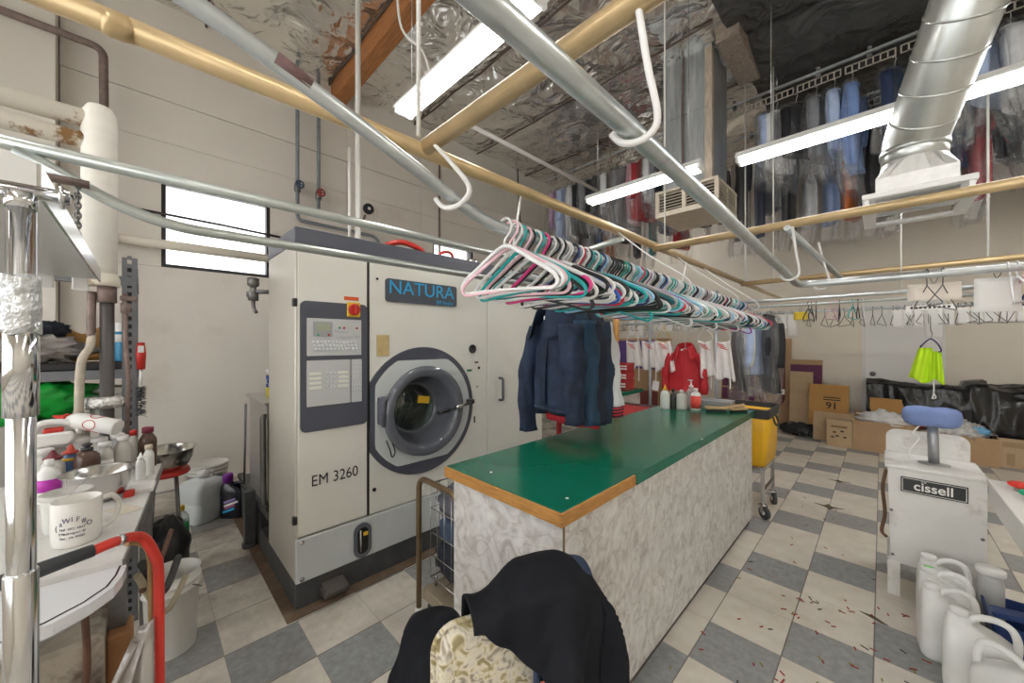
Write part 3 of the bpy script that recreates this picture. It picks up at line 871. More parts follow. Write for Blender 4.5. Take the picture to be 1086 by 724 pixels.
for i, (y, zr) in enumerate(((2.2, 1.779), (3.2, 1.771), (3.85, 1.768))):
    p = [(AX + 0.02, y, AZ - 0.02), (AX + 0.22, y, 2.0), (RX0 + 0.01, y, zr + 0.05), (RX0 + 0.028, y, zr - 0.01), (RX0, y, zr - 0.026), (RX0 - 0.025, y, zr - 0.005)]
    tag(MB().tube(catmull(p, 6), 0.0042, 8).build('rail_hook', WHITE, None, p[0]), ('thin white rod hook over the crowded hanger rail, nearest of three', 'thin white rod hook over the crowded hanger rail, middle of three', 'thin white rod hook at the far end of the crowded hanger rail')[i], 'hook')
# thin hanging rods from the ceiling
def rod(x, y, z0, z1, r, m_, label, cat='rod'):
    return tag(MB().tube([(x, y, z0), (x, y, z1)], r, 8).build('ceiling_rod', m_, None, (x, y, z0)), label, cat)
WROD = mat('white_rod', (0.78, 0.77, 0.73), 0.45)
rod(AX + 0.03, 0.72, AZ + 0.02, CEIL - 0.05, 0.0085, WROD, 'white rod from the ceiling to the nearest gold pipe joint')
rod(AX + 0.02, 2.93, AZ + 0.0, CEIL - 0.05, 0.006, WROD, 'white rod from the ceiling passing in front of the square duct')
rod(AX + 0.015, 5.40, AZ + 0.0, CEIL - 0.05, 0.009, WROD, 'pale rod from the ceiling beside the leftmost shirts of the long row')
rod(0.66, 5.25, AZ, CEIL - 0.05, 0.009, WROD, 'pale rod from the ceiling right of the round duct')
rod(-0.90, 5.24, AZ, CEIL - 0.05, 0.007, WROD, 'thin pale rod behind the long fluorescent lamp')
rod(AX - 1.2, 4.2, 2.0, CEIL - 0.05, 0.007, RUSTPIPE, 'thin rusty rod hanging from the foil ceiling')
rod(0.12, 4.67, 1.90, 2.98, 0.005, WROD, 'thin pale rod holding the nearest back rail')
# wall pipes with valves above the machine
def steam(x, y, zb, m_, wheel, label):
    t = thing('steam_pipe', label, 'pipe', (x, y, zb))
    MB().tube([(0, 0, 0), (0, 0, CEIL - 0.06 - zb)], 0.021, 12).build('riser', m_, t)
    MB().lathe([(0.03, -0.02), (0.036, 0.0), (0.036, 0.06), (0.025, 0.09)], (0, 0, 0.22), 14).build('valve_body', DSTEEL, t)
    w_ = MB(); w_.tube([(0.10, 0.04 * cos(a * pi / 8), 0.26 + 0.04 * sin(a * pi / 8)) for a in range(16)], 0.010, 8, closed=True)
    w_.box((0.10, 0, 0.26), (0.01, 0.08, 0.012)); w_.box((0.10, 0, 0.26), (0.01, 0.012, 0.08)); w_.cyl((0.02, 0, 0.26), (0.11, 0, 0.26), 0.008, seg=8)
    w_.build('handwheel', wheel, t)
    return t
s1 = steam(XL + 0.11, 1.29, 3.03, BLUEGREY, mat('blue_wheel', (0.05, 0.09, 0.16), 0.5), 'dark steam pipe with a blue handwheel on the left wall')
MB().tube(fillet([(0, 0, 0.01), (0, 0, -0.13), (0, 0.95, -0.13), (0, 1.05, -0.30), (0.6, 1.05, -0.80)], 0.08), 0.021, 12).build('branch_pipe', BLUEGREY, s1)
g = MB(); g.tube([(0, 0.72, -0.13), (0.02, 0.80, 0.12)], 0.016, 8); g.build('gauge_stem', RUSTPIPE, s1)
MB().lathe([(0.07, 0), (0.07, 0.035), (0.06, 0.04)], (0.03, 0.83, 0.20), 20, MX).build('gauge_case', BLACK, s1)
MB().lathe([(0.06, 0.036), (0.001, 0.042)], (0.03, 0.83, 0.20), 20, MX).build('gauge_dial', WHITE, s1)
steam(XL + 0.11, 1.52, 3.00, BLUEGREY, mat('red_wheel', (0.30, 0.04, 0.03), 0.5), 'dark steam pipe with a red handwheel on the left wall')
pipe('white_conduit', fillet([(-3.0, 1.235, CEIL - 0.06), (-3.0, 1.235, 2.3), (-2.96, 1.20, 2.12), (-2.72, 1.2, 2.11)], 0.1), 0.021, WROD, 'white vertical pipe dropping onto the cleaning machine roof', 'pipe', 12)
pipe('white_conduit', [(-2.98, 1.16, 2.10), (-2.98, 1.16, 3.0)], 0.011, WROD, 'thin white conduit beside the white pipe on the machine roof', 'pipe', 10)
pipe('rusty_conduit', [(XL + 0.03, 3.32, 2.0), (XL + 0.03, 3.32, 4.75)], 0.016, RUSTPIPE, 'thin rusty conduit up the left wall behind the machine', 'pipe', 8)
pipe('dark_cable', [(XL + 0.02, 5.3, 2.0), (XL + 0.02, 5.1, 4.8)], 0.012, INK, 'thin dark cable up the left wall near the back corner', 'cable', 6)
pipe('white_conduit', [(-3.0, 2.36, 3.70), (-3.0, 5.05, 3.72)], 0.022, WROD, 'white conduit sloping across under the foil ceiling', 'pipe', 10)
pipe('wall_pipe', [(XL + 0.10, -0.5, 2.40), (XL + 0.10, 1.6, 2.40)], 0.045, mat('beige_pipe', (0.66, 0.60, 0.51), 0.6), 'beige pipe along the left wall crossing the large window', 'pipe', 14)
pipe('window_cable', [(XL + 0.04, -0.5, 2.72), (XL + 0.04, 0.6, 2.70), (XL + 0.04, 1.6, 2.66)], 0.012, INK, 'thin black cable crossing the large left window', 'cable', 6)
pipe('vent_pipe', fillet([(-4.78, -1.6, 4.01), (-4.78, -0.24, 4.01), (-4.78, -0.21, 0.9)], 0.08), 0.029, RUSTPIPE, 'dark rusty pipe on the left wall that elbows down', 'pipe', 14)

# insulated pipes on the left
ip = thing('insulated_pipe', 'thick cream wrapped vertical pipe in front of the shelves with two stained branches', 'pipe', (-2.6, -0.142, -0.263))
ip.scale = (1.18, 1.18, 1.18)
MB().lathe([(0.050, 1.70), (0.050, 2.33), (0.047, 2.37), (0.034, 2.395), (0.001, 2.405)], seg=22).build('wrapped_riser', WRAPCLEAN, ip)
MB().tube([(0, -1.0, 2.335), (0, -0.03, 2.335)], 0.034, 16).build('wrapped_branch', PIPEWRAP, ip)
MB().tube([(0, -1.0, 2.25), (0, -0.03, 2.25)], 0.031, 16).build('wrapped_branch', PIPEWRAP, ip)
MB().lathe([(0.058, 0), (0.057, 0.03), (0.050, 0.05)], (0, 0, 1.685), 20).build('wrap_collar', PIPEWRAP, ip)
MB().tube([(0.0, 0.02, 1.70), (0.0, 0.02, 0.224)], 0.021, 12).build('bare_pipe', mat('bare_pipe', (0.10, 0.09, 0.085), 0.5, 0.3), ip)
MB().lathe([(0.028, 0), (0.028, 0.07)], (0, 0.02, 1.62), 14).build('union', RUSTPIPE, ip)
fo = MB(); fo.tube([(0.01, 0.015, 1.20), (0.01, 0.015, 1.245)], 0.040, 16, flat=1.5); fo.build('foil_wrap', mat('foil_tape', (0.75, 0.75, 0.74), 0.25, 0.9, bump=0.8, bscale=60), ip)
MB().tube(catmull([(0.0, -0.02, 1.50), (0.02, -0.025, 1.44), (0.04, -0.045, 1.38), (0.045, -0.05, 1.2), (0.045, -0.047, 1.0), (0.04, -0.04, 0.6)], 5), 0.013, 8).build('old_hose', mat('old_hose', (0.50, 0.44, 0.36), 0.8, var=0.2, vscale=20), ip)
MB().tube(catmull([(0, -0.02, 1.66), (0.005, -0.022, 1.58), (0.005, -0.022, 1.48)], 4), 0.013, 8).build('brass_fitting', RUSTPIPE, ip)
vb = MB(); vb.tube([(0.02, 0.07, 1.66), (0.02, 0.072, 1.45), (0.02, 0.08, 1.3), (0.02, 0.07, 0.9)], 0.008, 8); vb.box((0.02, 0.08, 1.64), (0.02, 0.05, 0.02), 0.004); vb.lathe([(0.016, 0), (0.016, 0.04)], (0.02, 0.072, 1.58), 10)
vb.build('valve_line', RUSTPIPE, ip)
pipe('lamp_beam', [(-1.80, -1.4, 1.965), (-1.80, -0.12, 1.965)], 0.013, RUSTPIPE, 'dark bar under the upper zinc rail that the chain hangs from', 'bar', 8)
ch = MB()
for k in range(13):
    zc = 1.955 - 0.0155 * k
    ax = Vector((1, 0, 0)) if k % 2 else Vector((0, 1, 0))
    ch.tube([Vector((-1.80, -0.145, zc)) + ax * 0.007 * cos(a * pi / 5) + Vector((0, 0, 0.0115 * sin(a * pi / 5))) for a in range(10)], 0.0026, 5, closed=True)
tag(ch.build('lamp_chain', DSTEEL, None, (-1.80, -0.145, 1.755)), 'dark hanging chain holding the white worktable lamp', 'chain')
lm = thing('work_lamp', 'white enamelled work lamp hung over the table on a chain', 'lamp', (-1.80, -0.10, 1.665))
hd = MB(); hd.loft([[(x, y, z) for (y, z) in ((-0.36, 0.0), (0.0, 0.0), (0.0, 0.035), (-0.06, 0.055), (-0.30, 0.055), (-0.36, 0.03))] for x in (0.0, 1.0)])
hd.build('lamp_hood', mat('lamp_enamel', (0.80, 0.80, 0.78), 0.35), lm)
MB().span(-0.002, 1.002, 0.0, 0.004, -0.008, 0.034).build('silver_edge', STEEL, lm)
MB().tube([(0, -0.045, 0.10), (0.005, -0.03, 0.075), (0.02, -0.035, 0.05)], 0.003, 6).build('hanging_loop', DSTEEL, lm)
for y in (-0.11, -0.04):
    MB().box((-0.004, y, -0.016), (0.008, 0.035, 0.045), 0.003).build('tube_holder', WHITE, lm)

# ================================================================ fluorescent lamps
def fluo(name, x0, x1, y, z, label, tubes=(-0.035, 0.035)):
    t = thing(name, label, 'fluorescent lamp', ((x0 + x1) / 2, y, z))
    L = (x1 - x0) / 2
    hb = MB(); pr = [(-0.075, 0.03), (-0.045, 0.075), (0.045, 0.075), (0.075, 0.03), (0.07, 0.024), (-0.07, 0.024)]
    hb.loft([[(x, a, c) for a, c in pr] for x in (-L, L)], smooth=False)
    hb.build('lamp_tray', FIXT, t)
    for y_ in tubes:
        MB().cyl((-L + 0.03, y_, 0.0), (L - 0.03, y_, 0.0), 0.019, seg=14).build('fluorescent_tube', TUBEON, t)
    for s_ in (-1, 1):
        MB().box((s_ * (L - 0.015), 0, 0.012), (0.025, 0.13, 0.05), 0.004).build('lamp_holder', FIXT, t)
        MB().tube([(s_ * L * 0.8, 0, 0.075), (s_ * L * 0.8, 0, CEIL - z - 0.06)], 0.003, 6).build('hanging_wire', STEEL, t)
    return t
fluo('fluorescent_lamp', -2.30, -1.08, 1.25, 3.0, 'twin tube fluorescent lamp nearest the wooden beam')
fluo('fluorescent_lamp', -2.30, -1.12, 3.50, 3.0, 'short lit fluorescent lamp in front of the square duct')
fluo('fluorescent_lamp', -0.88, 1.56, 3.62, 3.0, 'long lit fluorescent lamp behind the round duct')
fluo('fluorescent_lamp', -0.4, 2.0, -0.9, 3.2, 'added long fluorescent fill lamp behind the camera')  # unseen fixture, added to light the room from behind the camera
fluo('fluorescent_lamp', -3.9, -1.7, -1.3, 3.2, 'added unseen fluorescent fill lamp over the worktable end')  # out of view, added as extra light over the table end
fluo('fluorescent_lamp', 0.9, 3.1, 1.3, 3.1, 'added long fluorescent fill lamp on the right outside the view')  # added fill light, stands outside the frame
fluo('fluorescent_lamp', 1.15, 3.1, 5.0, 3.1, 'added long fluorescent fill lamp at the far right outside the view')  # added beyond the frame to brighten the back wall
fluo('fluorescent_lamp', -3.6, -2.4, 6.9, 3.9, 'added short fluorescent fill lamp behind the bagged clothes left of the square duct')  # added lamp behind the clothes, brightens the back of the room
tag(MB().tube(catmull([(-2.25, 1.33, 4.75), (-2.35, 1.25, 4.2), (-2.28, 1.22, 3.6), (-2.05, 1.25, 3.3), (-1.95, 1.25, 3.075)], 8), 0.008, 6).build('lamp_cable', WROD, None, (-1.95, 1.25, 3.075)), 'white looping cable down to the twin tube lamp', 'cable')

# ================================================================ ducts
DUCT = mat('duct_steel', (0.42, 0.45, 0.47), 0.42, 0.6, var=0.25, vscale=3, stretch=(6, 6, 0.6), dirt=(0.62, 0.60, 0.56), dscale=3, dlim=(0.55, 0.8))
t = thing('square_duct', 'tall square sheet metal duct hanging from the ceiling with a slatted vent', 'duct', (-1.60, 4.75, 3.25))
b = MB()
b.span(-0.27, 0.27, -0.3, 0.27, 0, 0.85, 0.004); b.span(-0.27, 0.27, -0.3, 0.27, 0.854, CEIL - 3.25 - 0.03, 0.004)
for x in (-0.12, 0.07, 0.17):
    b.span(x - 0.004, x + 0.004, -0.305, -0.298, 0, CEIL - 3.3)
b.build('duct_shaft', DUCT, t)
cb = MB(); cb.span(0.20, 0.275, -0.306, -0.23, 0, 1.5, 0.006); cb.build('corner_angle', mat('rust_angle', (0.52, 0.44, 0.36), 0.6, var=0.3, vscale=8, stretch=(4, 4, 1)), t)
MB().tube(catmull([(-0.02, -0.33, 1.5), (-0.035, -0.33, 0.8), (-0.02, -0.33, 0.0)], 5), 0.012, 6).build('strap', RUSTPIPE, t)
VENT = mat('vent_beige', (0.60, 0.53, 0.43), 0.5, var=0.1, vscale=8)
v = MB(); 
v.span(-0.33, 0.36, -0.38, 0.36, -0.02, 0.01, 0.004); v.span(-0.33, 0.36, -0.38, 0.36, -0.30, -0.24, 0.004)
for x in (-0.31, 0.0, 0.34): v.span(x - 0.02, x + 0.02, -0.375, -0.34, -0.24, -0.02)
for y in (-0.01, 0.34): v.span(0.32, 0.355, y - 0.02, y + 0.02, -0.24, -0.02)
vo = v.build('vent_box', VENT, t)
MB().span(-0.27, 0.29, -0.31, 0.30, -0.24, -0.02).build('vent_throat', mat('throat_dark', (0.05, 0.035, 0.025), 0.8), t)
sl = MB()
for k in range(6):
    z = -0.045 - 0.034 * k
    sl.box((0.015, -0.36, z), (0.64, 0.028, 0.006), 0, R=Matrix.Rotation(0.5, 3, 'X'))
    sl.box((0.345, -0.01, z), (0.028, 0.66, 0.006), 0, R=Matrix.Rotation(0.5, 3, 'Y'))
sl.build('vent_slats', VENT, vo)
DUCTG = mat('spiral_duct', (0.60, 0.63, 0.62), 0.33, 0.85, var=0.08, vscale=6)
t = thing('round_duct', 'round galvanised spiral duct sloping down to a square ceiling vent', 'duct', (0.13, 3.12, 2.27))
P0 = Vector((0, 0, 0.20)); P1 = Vector((0.0, 0.0, 0.33)); P2 = Vector((0.33, -0.95, 1.28))
path = fillet([P0, P1, P2], 0.12, 6)
dct = MB().tube(path, 0.135, 28); dct.build('duct_tube', DUCTG, t)
dv = (P2 - P1).normalized()
for k in range(8):
    c_ = P1 + dv * (0.13 + 0.155 * k)
    s_ = MB().tube([c_ - dv * 0.005, c_ + dv * 0.005], 0.139, 28)
    s_.build('duct_seam', DUCTG, t)
MB().tube([Vector((0, 0, 0.27)), Vector((0, 0, 0.30))], 0.142, 28).build('duct_collar', DUCTG, t)
bx = MB()
N = 28
bx.loft([[(rx_, ry_, 0.03) for rx_, ry_ in [(max(-0.155, min(0.155, 0.25 * cos(2 * pi * k / N))), max(-0.155, min(0.155, 0.25 * sin(2 * pi * k / N)))) for k in range(N)]],
         [(rx_, ry_, 0.12) for rx_, ry_ in [(max(-0.155, min(0.155, 0.25 * cos(2 * pi * k / N))), max(-0.155, min(0.155, 0.25 * sin(2 * pi * k / N)))) for k in range(N)]],
         [(0.135 * cos(2 * pi * k / N), 0.135 * sin(2 * pi * k / N), 0.22) for k in range(N)]], smooth=False)
bx.build('duct_boot', mat('boot_steel', (0.74, 0.74, 0.73), 0.35, 0.6, var=0.1, vscale=20), t)
rg = MB()
for (x0, x1, y0, y1) in ((-0.21, 0.21, -0.21, -0.155), (-0.21, 0.21, 0.155, 0.21), (-0.21, -0.155, -0.155, 0.155), (0.155, 0.21, -0.155, 0.155)):
    rg.span(x0, x1, y0, y1, 0.0, 0.03, 0.003); rg.span(x0, x1, y0, y1, -0.075, -0.055, 0.003)
for k in range(5): rg.box((0, -0.12 + 0.06 * k, -0.02), (0.32, 0.05, 0.004), 0, R=Matrix.Rotation(0.6, 3, 'X'))
for sx_ in (-0.19, 0.19):
    for sy_ in (-0.19, 0.19): rg.span(sx_ - 0.01, sx_ + 0.01, sy_ - 0.01, sy_ + 0.01, -0.06, 0.0)
rg.build('vent_register', FIXT, t)
# ================================================================ counter
MARBLE = mat('marbled_laminate', (0.58, 0.56, 0.53), 0.4)
def marble(m):
    nt = m.node_tree; L = nt.links.new
    tc = _n(nt, 'ShaderNodeTexCoord')
    n1 = _n(nt, 'ShaderNodeTexNoise'); n1.inputs['Scale'].default_value = 11; n1.inputs['Detail'].default_value = 5; n1.inputs['Roughness'].default_value = 0.55; n1.inputs['Distortion'].default_value = 1.6
    r = _n(nt, 'ShaderNodeValToRGB'); e = r.color_ramp.elements
    e[0].position = 0.30; e[0].color = (0.42, 0.385, 0.355, 1); e[1].position = 0.68; e[1].color = (0.74, 0.73, 0.70, 1)
    k = e.new(0.47); k.color = (0.60, 0.58, 0.55, 1)
    n2 = _n(nt, 'ShaderNodeTexNoise'); n2.inputs['Scale'].default_value = 3.2; n2.inputs['Detail'].default_value = 3; n2.inputs['Distortion'].default_value = 2.0
    r2 = _n(nt, 'ShaderNodeValToRGB'); f = r2.color_ramp.elements
    f[0].position = 0.485; f[0].color = (0, 0, 0, 1); f[1].position = 0.515; f[1].color = (0, 0, 0, 1); q = f.new(0.5); q.color = (0.55, 0.55, 0.55, 1)
    mx = _n(nt, 'ShaderNodeMix', data_type='RGBA'); mx.inputs[7].default_value = (0.36, 0.30, 0.25, 1)
    L(tc.outputs['Object'], n1.inputs['Vector']); L(tc.outputs['Object'], n2.inputs['Vector']); L(n1.outputs['Fac'], r.inputs[0]); L(n2.outputs['Fac'], r2.inputs[0])
    L(r2.outputs[0], mx.inputs[0]); L(r.outputs[0], mx.inputs[6]); L(mx.outputs[2], nt.nodes['Principled BSDF'].inputs['Base Color'])
marble(MARBLE)
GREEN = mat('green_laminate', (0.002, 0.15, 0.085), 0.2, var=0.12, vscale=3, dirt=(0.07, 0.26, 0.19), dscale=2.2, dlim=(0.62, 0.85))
EDGEW = mat('edge_wood', (0.46, 0.22, 0.055), 0.5, var=0.3, vscale=6, stretch=(3, 3, 30), dirt=(0.22, 0.10, 0.03), dscale=9, dlim=(0.6, 0.75))
cn = thing('work_counter', 'long green topped counter with marbled grey sides and worn wood edging', 'counter', (-1.05, 2.2, 0))
X0, X1c, Y0c, Y1c, TZ = -0.327, 0.322, -1.245, 1.30, 0.91
MB().span(X0 + 0.03, X1c - 0.012, Y0c + 0.025, Y1c - 0.02, 0.05, TZ - 0.045, 0.002).build('counter_body', MARBLE, cn)
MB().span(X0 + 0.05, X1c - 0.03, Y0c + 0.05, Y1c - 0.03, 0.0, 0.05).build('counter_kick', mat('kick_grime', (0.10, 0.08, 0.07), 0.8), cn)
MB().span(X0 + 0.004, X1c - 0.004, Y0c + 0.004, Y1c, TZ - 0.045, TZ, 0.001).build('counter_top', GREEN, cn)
MB().span(X0, X1c, Y0c - 0.004, Y0c + 0.004, TZ - 0.047, TZ - 0.002, 0.001).build('wood_edge', EDGEW, cn)
MB().span(X1c - 0.004, X1c + 0.004, Y0c - 0.004, Y0c + 0.50, TZ - 0.047, TZ - 0.002, 0.001).build('wood_edge', EDGEW, cn)
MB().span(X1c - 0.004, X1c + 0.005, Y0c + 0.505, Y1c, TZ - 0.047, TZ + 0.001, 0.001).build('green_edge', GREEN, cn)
MB().span(X1c - 0.014, X1c - 0.010, Y0c + 0.022, Y0c + 0.03, 0.05, TZ - 0.047).build('corner_joint', mat('joint_brown', (0.2, 0.14, 0.09), 0.7), cn)
for (x, y) in ((-0.12, Y0c + 0.09), (0.265, Y0c + 0.105), (X1c + 0.006, 0.05)):
    MB().lathe([(0.006, 0), (0.006, 0.0015)], (x, y, TZ), 10).build('screw_plug', WHITE, cn)

# things at the far end of the counter top
def bottle(label, loc, r, h, body_m, cap_m=WHITE, kind='cap', neck=0.35, band=None, rz=0.0, sq=False, group=None, name='bottle', sx=1.0, capr=None, tilt=None):
    """a bottle: body with shoulder and neck, its cap and, where seen, a label band"""
    t = thing(name, label, 'bottle', loc, rz, group)
    nr = r * neck if capr is None else capr
    sh = h * 0.76
    b = MB()
    if sq:
        b.loft([[(x, y, z) for x, y in rrect(2 * r * k * sx, 2 * r * k, r * 0.4 * k)] for z, k in ((0, 0.92), (0.01, 1), (sh * 0.9, 1), (sh, 0.92), (sh * 1.06, 0.6), (sh * 1.1, neck), (h * 0.9, neck))])
    else:
        b.lathe([(r * 0.93, 0), (r, 0.008), (r, sh * 0.82), (r * 0.93, sh * 0.94), (r * 0.7, sh * 1.03), (nr, sh * 1.1), (nr, h * 0.9)], seg=20, sx=sx)
    b.build('bottle_body', body_m, t)
    if band:
        z0, z1, bm = band
        lb = MB()
        if sq: lb.loft([[(x, y, z) for x, y in rrect(2 * r * 1.012 * sx, 2 * r * 1.012, r * 0.4)] for z in (z0 * h, z1 * h)])
        else: lb.lathe([(r * 1.012, z0 * h), (r * 1.012, z1 * h)], seg=20, sx=sx)
        lb.build('label_band', bm, t)
    c = MB()
    if kind == 'cap':
        c.lathe([(nr * 1.3, h * 0.86), (nr * 1.3, h * 0.98), (nr * 1.1, h), (0.001, h)], seg=18)
    elif kind == 'cone':
        c.lathe([(nr * 1.5, h * 0.84), (nr * 1.5, h * 0.89), (nr * 0.9, h * 0.92), (nr * 0.25, h * 1.08), (0.001, h * 1.09)], seg=18)
    elif kind == 'pump':
        c.lathe([(nr * 1.4, h * 0.86), (nr * 1.4, h * 0.93), (nr * 0.5, h * 0.95), (nr * 0.4, h * 1.12), (nr * 0.9, h * 1.13), (nr * 0.9, h * 1.17), (0.001, h * 1.18)], seg=16)
        c.tube([(0, 0, h * 1.15), (r * 1.0, 0, h * 1.155), (r * 1.2, 0, h * 1.11)], nr * 0.3, 8)
    elif kind == 'knob':
        c.lathe([(nr * 1.4, h * 0.84), (nr * 1.4, h * 0.9), (nr * 0.7, h * 0.92), (nr * 0.7, h * 0.95), (nr * 1.2, h * 0.96), (nr * 1.1, h), (0.001, h * 1.01)], seg=18)
        c.box((0, 0, h * 0.985), (nr * 3, nr * 0.7, h * 0.04), 0.003)
    c.build('bottle_cap', cap_m, t)
    if tilt: t.rotation_euler = tilt
    return t
HDPE = mat('milky_plastic', (0.80, 0.80, 0.77), 0.4, sss=0.15, var=0.03, vscale=8)
HDPEG = mat('greyish_plastic', (0.62, 0.61, 0.56), 0.4)
REDL = mat('red_label', (0.72, 0.07, 0.05), 0.5)
BROWNG = mat('brown_bottle', (0.10, 0.055, 0.04), 0.2)
DARKB = mat('dark_bottle', (0.05, 0.045, 0.04), 0.3)
CLEARP = film('clear_plastic', (0.94, 0.95, 0.95), 0.2, 0.35, 0.15, bstr=0)
bottle('tall white bottle with a yellow and red cone cap on the green counter', (-1.272, 3.07, 0.91), 0.036, 0.185, HDPE, YEL, 'cone')
bottle('slim dark brown bottle among the white ones on the green counter', (-1.225, 3.12, 0.91), 0.024, 0.165, DARKB, DARKB)
bottle('cloudy beige bottle with a white cap on the green counter', (-1.163, 3.136, 0.91), 0.034, 0.160, HDPEG, WHITE, sq=True)
bottle('clear pump dispenser bottle behind the red labelled bottle', (-1.137, 3.276, 0.91), 0.036, 0.20, CLEARP, WHITE, 'pump', rz=2.5)
bottle('white bottle with a bright red wraparound label on the green counter', (-1.075, 3.20, 0.91), 0.038, 0.175, HDPE, WHITE, band=(0.08, 0.66, REDL))
tr = thing('metal_tray', 'grey metal tray at the far end of the green counter', 'tray', (-0.98, 3.39, 0.91), 0.1)
b = MB()
b.loft([[(x, y, z) for x, y in rrect(w_, d_, 0.02)] for z, w_, d_ in ((0.0, 0.24, 0.15), (0.07, 0.26, 0.17), (0.07, 0.245, 0.155), (0.006, 0.225, 0.135))], smooth=False)
b.build('tray_body', mat('dull_zinc', (0.42, 0.43, 0.43), 0.45, 0.5), tr)
BRW = mat('brush_wood', (0.50, 0.34, 0.17), 0.6)
br = thing('garment_brush', 'wooden handled brush lying beside the metal tray', 'brush', (-0.93, 3.22, 0.91), 0.55)
MB().loft([[(x, y, z) for x, y in rrect(0.16, 0.05, 0.02)] for z in (0.022, 0.04)]).build('brush_back', BRW, br)
MB().tube([(0.06, 0, 0.033), (0.12, 0.0, 0.045), (0.20, 0.0, 0.06)], [0.016, 0.012, 0.014], 10).build('handle', BRW, br)
MB().span(-0.07, 0.07, -0.02, 0.02, 0.0, 0.024, 0.004).build('bristles', INK, br)
sb = thing('shoe_brush', 'flat wooden brush at the counter edge nearest the yellow cart', 'brush', (-0.80, 3.33, 0.91), 0.9)
MB().loft([[(x, y, z) for x, y in rrect(0.15, 0.045, 0.02)] for z in (0.018, 0.034)]).build('brush_back', BRW, sb)
MB().span(-0.065, 0.065, -0.018, 0.018, 0.0, 0.02, 0.004).build('bristles', INK, sb)

# ================================================================ yellow cart
YC = mat('yellow_vinyl', (0.84, 0.47, 0.015), 0.42, var=0.06, vscale=6, bump=0.2, bscale=9)
ct = thing('laundry_cart', 'yellow vinyl laundry cart with a black rim behind the counter', 'cart', (-0.91, 3.85, 0))
b = MB()
def bagring(z, w_, d_, k):
    p = rrect(w_, d_, 0.04, 5)
    return [(x + 0.006 * sin(9 * a + k), y + 0.006 * cos(7 * a + 2 * k), z) for a, (x, y) in zip([i * 0.26 for i in range(len(p))], p)]
b.loft([bagring(z, w_, d_, i) for i, (z, w_, d_) in enumerate(((0.42, 0.42, 0.40), (0.43, 0.46, 0.42), (0.55, 0.48, 0.44), (0.70, 0.49, 0.45), (0.86, 0.50, 0.46), (0.86, 0.47, 0.43), (0.70, 0.455, 0.415), (0.47, 0.43, 0.39)))])
b.build('vinyl_bag', YC, ct)
rm = MB(); rm.loft([[(x, y, z) for x, y in rrect(w_, d_, 0.05, 5)] for z, w_, d_ in ((0.825, 0.515, 0.475), (0.895, 0.525, 0.485), (0.905, 0.50, 0.46), (0.825, 0.478, 0.438), (0.825, 0.515, 0.475))], caps=False, smooth=False)
rm.build('black_rim', RUBBER, ct)
MB().tube(catmull([(0.255, -0.06, 0.83), (0.275, -0.06, 0.77), (0.278, 0.0, 0.75), (0.275, 0.06, 0.77), (0.255, 0.06, 0.83)], 4), 0.008, 8).build('carry_strap', RUBBER, ct)
fr = MB()
for x in (-0.21, 0.21):
    fr.span(x - 0.015, x + 0.015, -0.20, 0.20, 0.39, 0.42); fr.span(x - 0.012, x + 0.012, -0.20, 0.20, 0.20, 0.225)
for y in (-0.20, 0.20):
    fr.span(-0.21, 0.21, y - 0.012, y + 0.012, 0.39, 0.42)
    for x in (-0.21, 0.21): fr.span(x - 0.013, x + 0.013, y - 0.013, y + 0.013, 0.13, 0.40)
fr.build('cart_frame', STEEL, ct)
TYRE = mat('grey_tyre', (0.06, 0.06, 0.06), 0.6)
def caster(parent, x, y, r, yaw, zt):
    R = Matrix.Rotation(yaw, 3, 'Z')
    A = R @ Matrix(((0, 0, 1), (1, 0, 0), (0, 1, 0)))
    c = Vector((x, y, r)) + R @ Vector((0, -0.02, 0))
    w_ = MB(); w_.lathe([(r * 0.72, -0.013), (r * 0.97, -0.013), (r, 0), (r * 0.97, 0.013), (r * 0.72, 0.013)], c, 24, A)
    o = w_.build('caster_wheel', TYRE, parent)
    MB().lathe([(0.001, -0.016), (r * 0.3, -0.016), (r * 0.36, -0.008), (r * 0.74, -0.006), (r * 0.74, 0.006), (r * 0.36, 0.008), (r * 0.3, 0.016), (0.001, 0.016)], c, 24, A).build('wheel_hub', WHITE, o)
    f_ = MB()
    for s_ in (-1, 1):
        f_.box(c + R @ Vector((s_ * 0.021, 0.008, r * 0.62)), (0.004, 0.035, r * 1.35), 0.001, R=R)
    f_.box(Vector((x, y, 2 * r + 0.006)), (0.05, 0.055, 0.008), 0.002, R=R)
    f_.cyl((x, y, 2 * r), (x, y, zt), 0.012, seg=10)
    f_.build('caster_fork', STEEL, o)
for (x, y, a) in ((-0.21, -0.20, 0.4), (0.21, -0.20, 0.9), (0.21, 0.20, 0.5), (-0.21, 0.20, 1.2)):
    caster(ct, x, y, 0.052, a, 0.14)

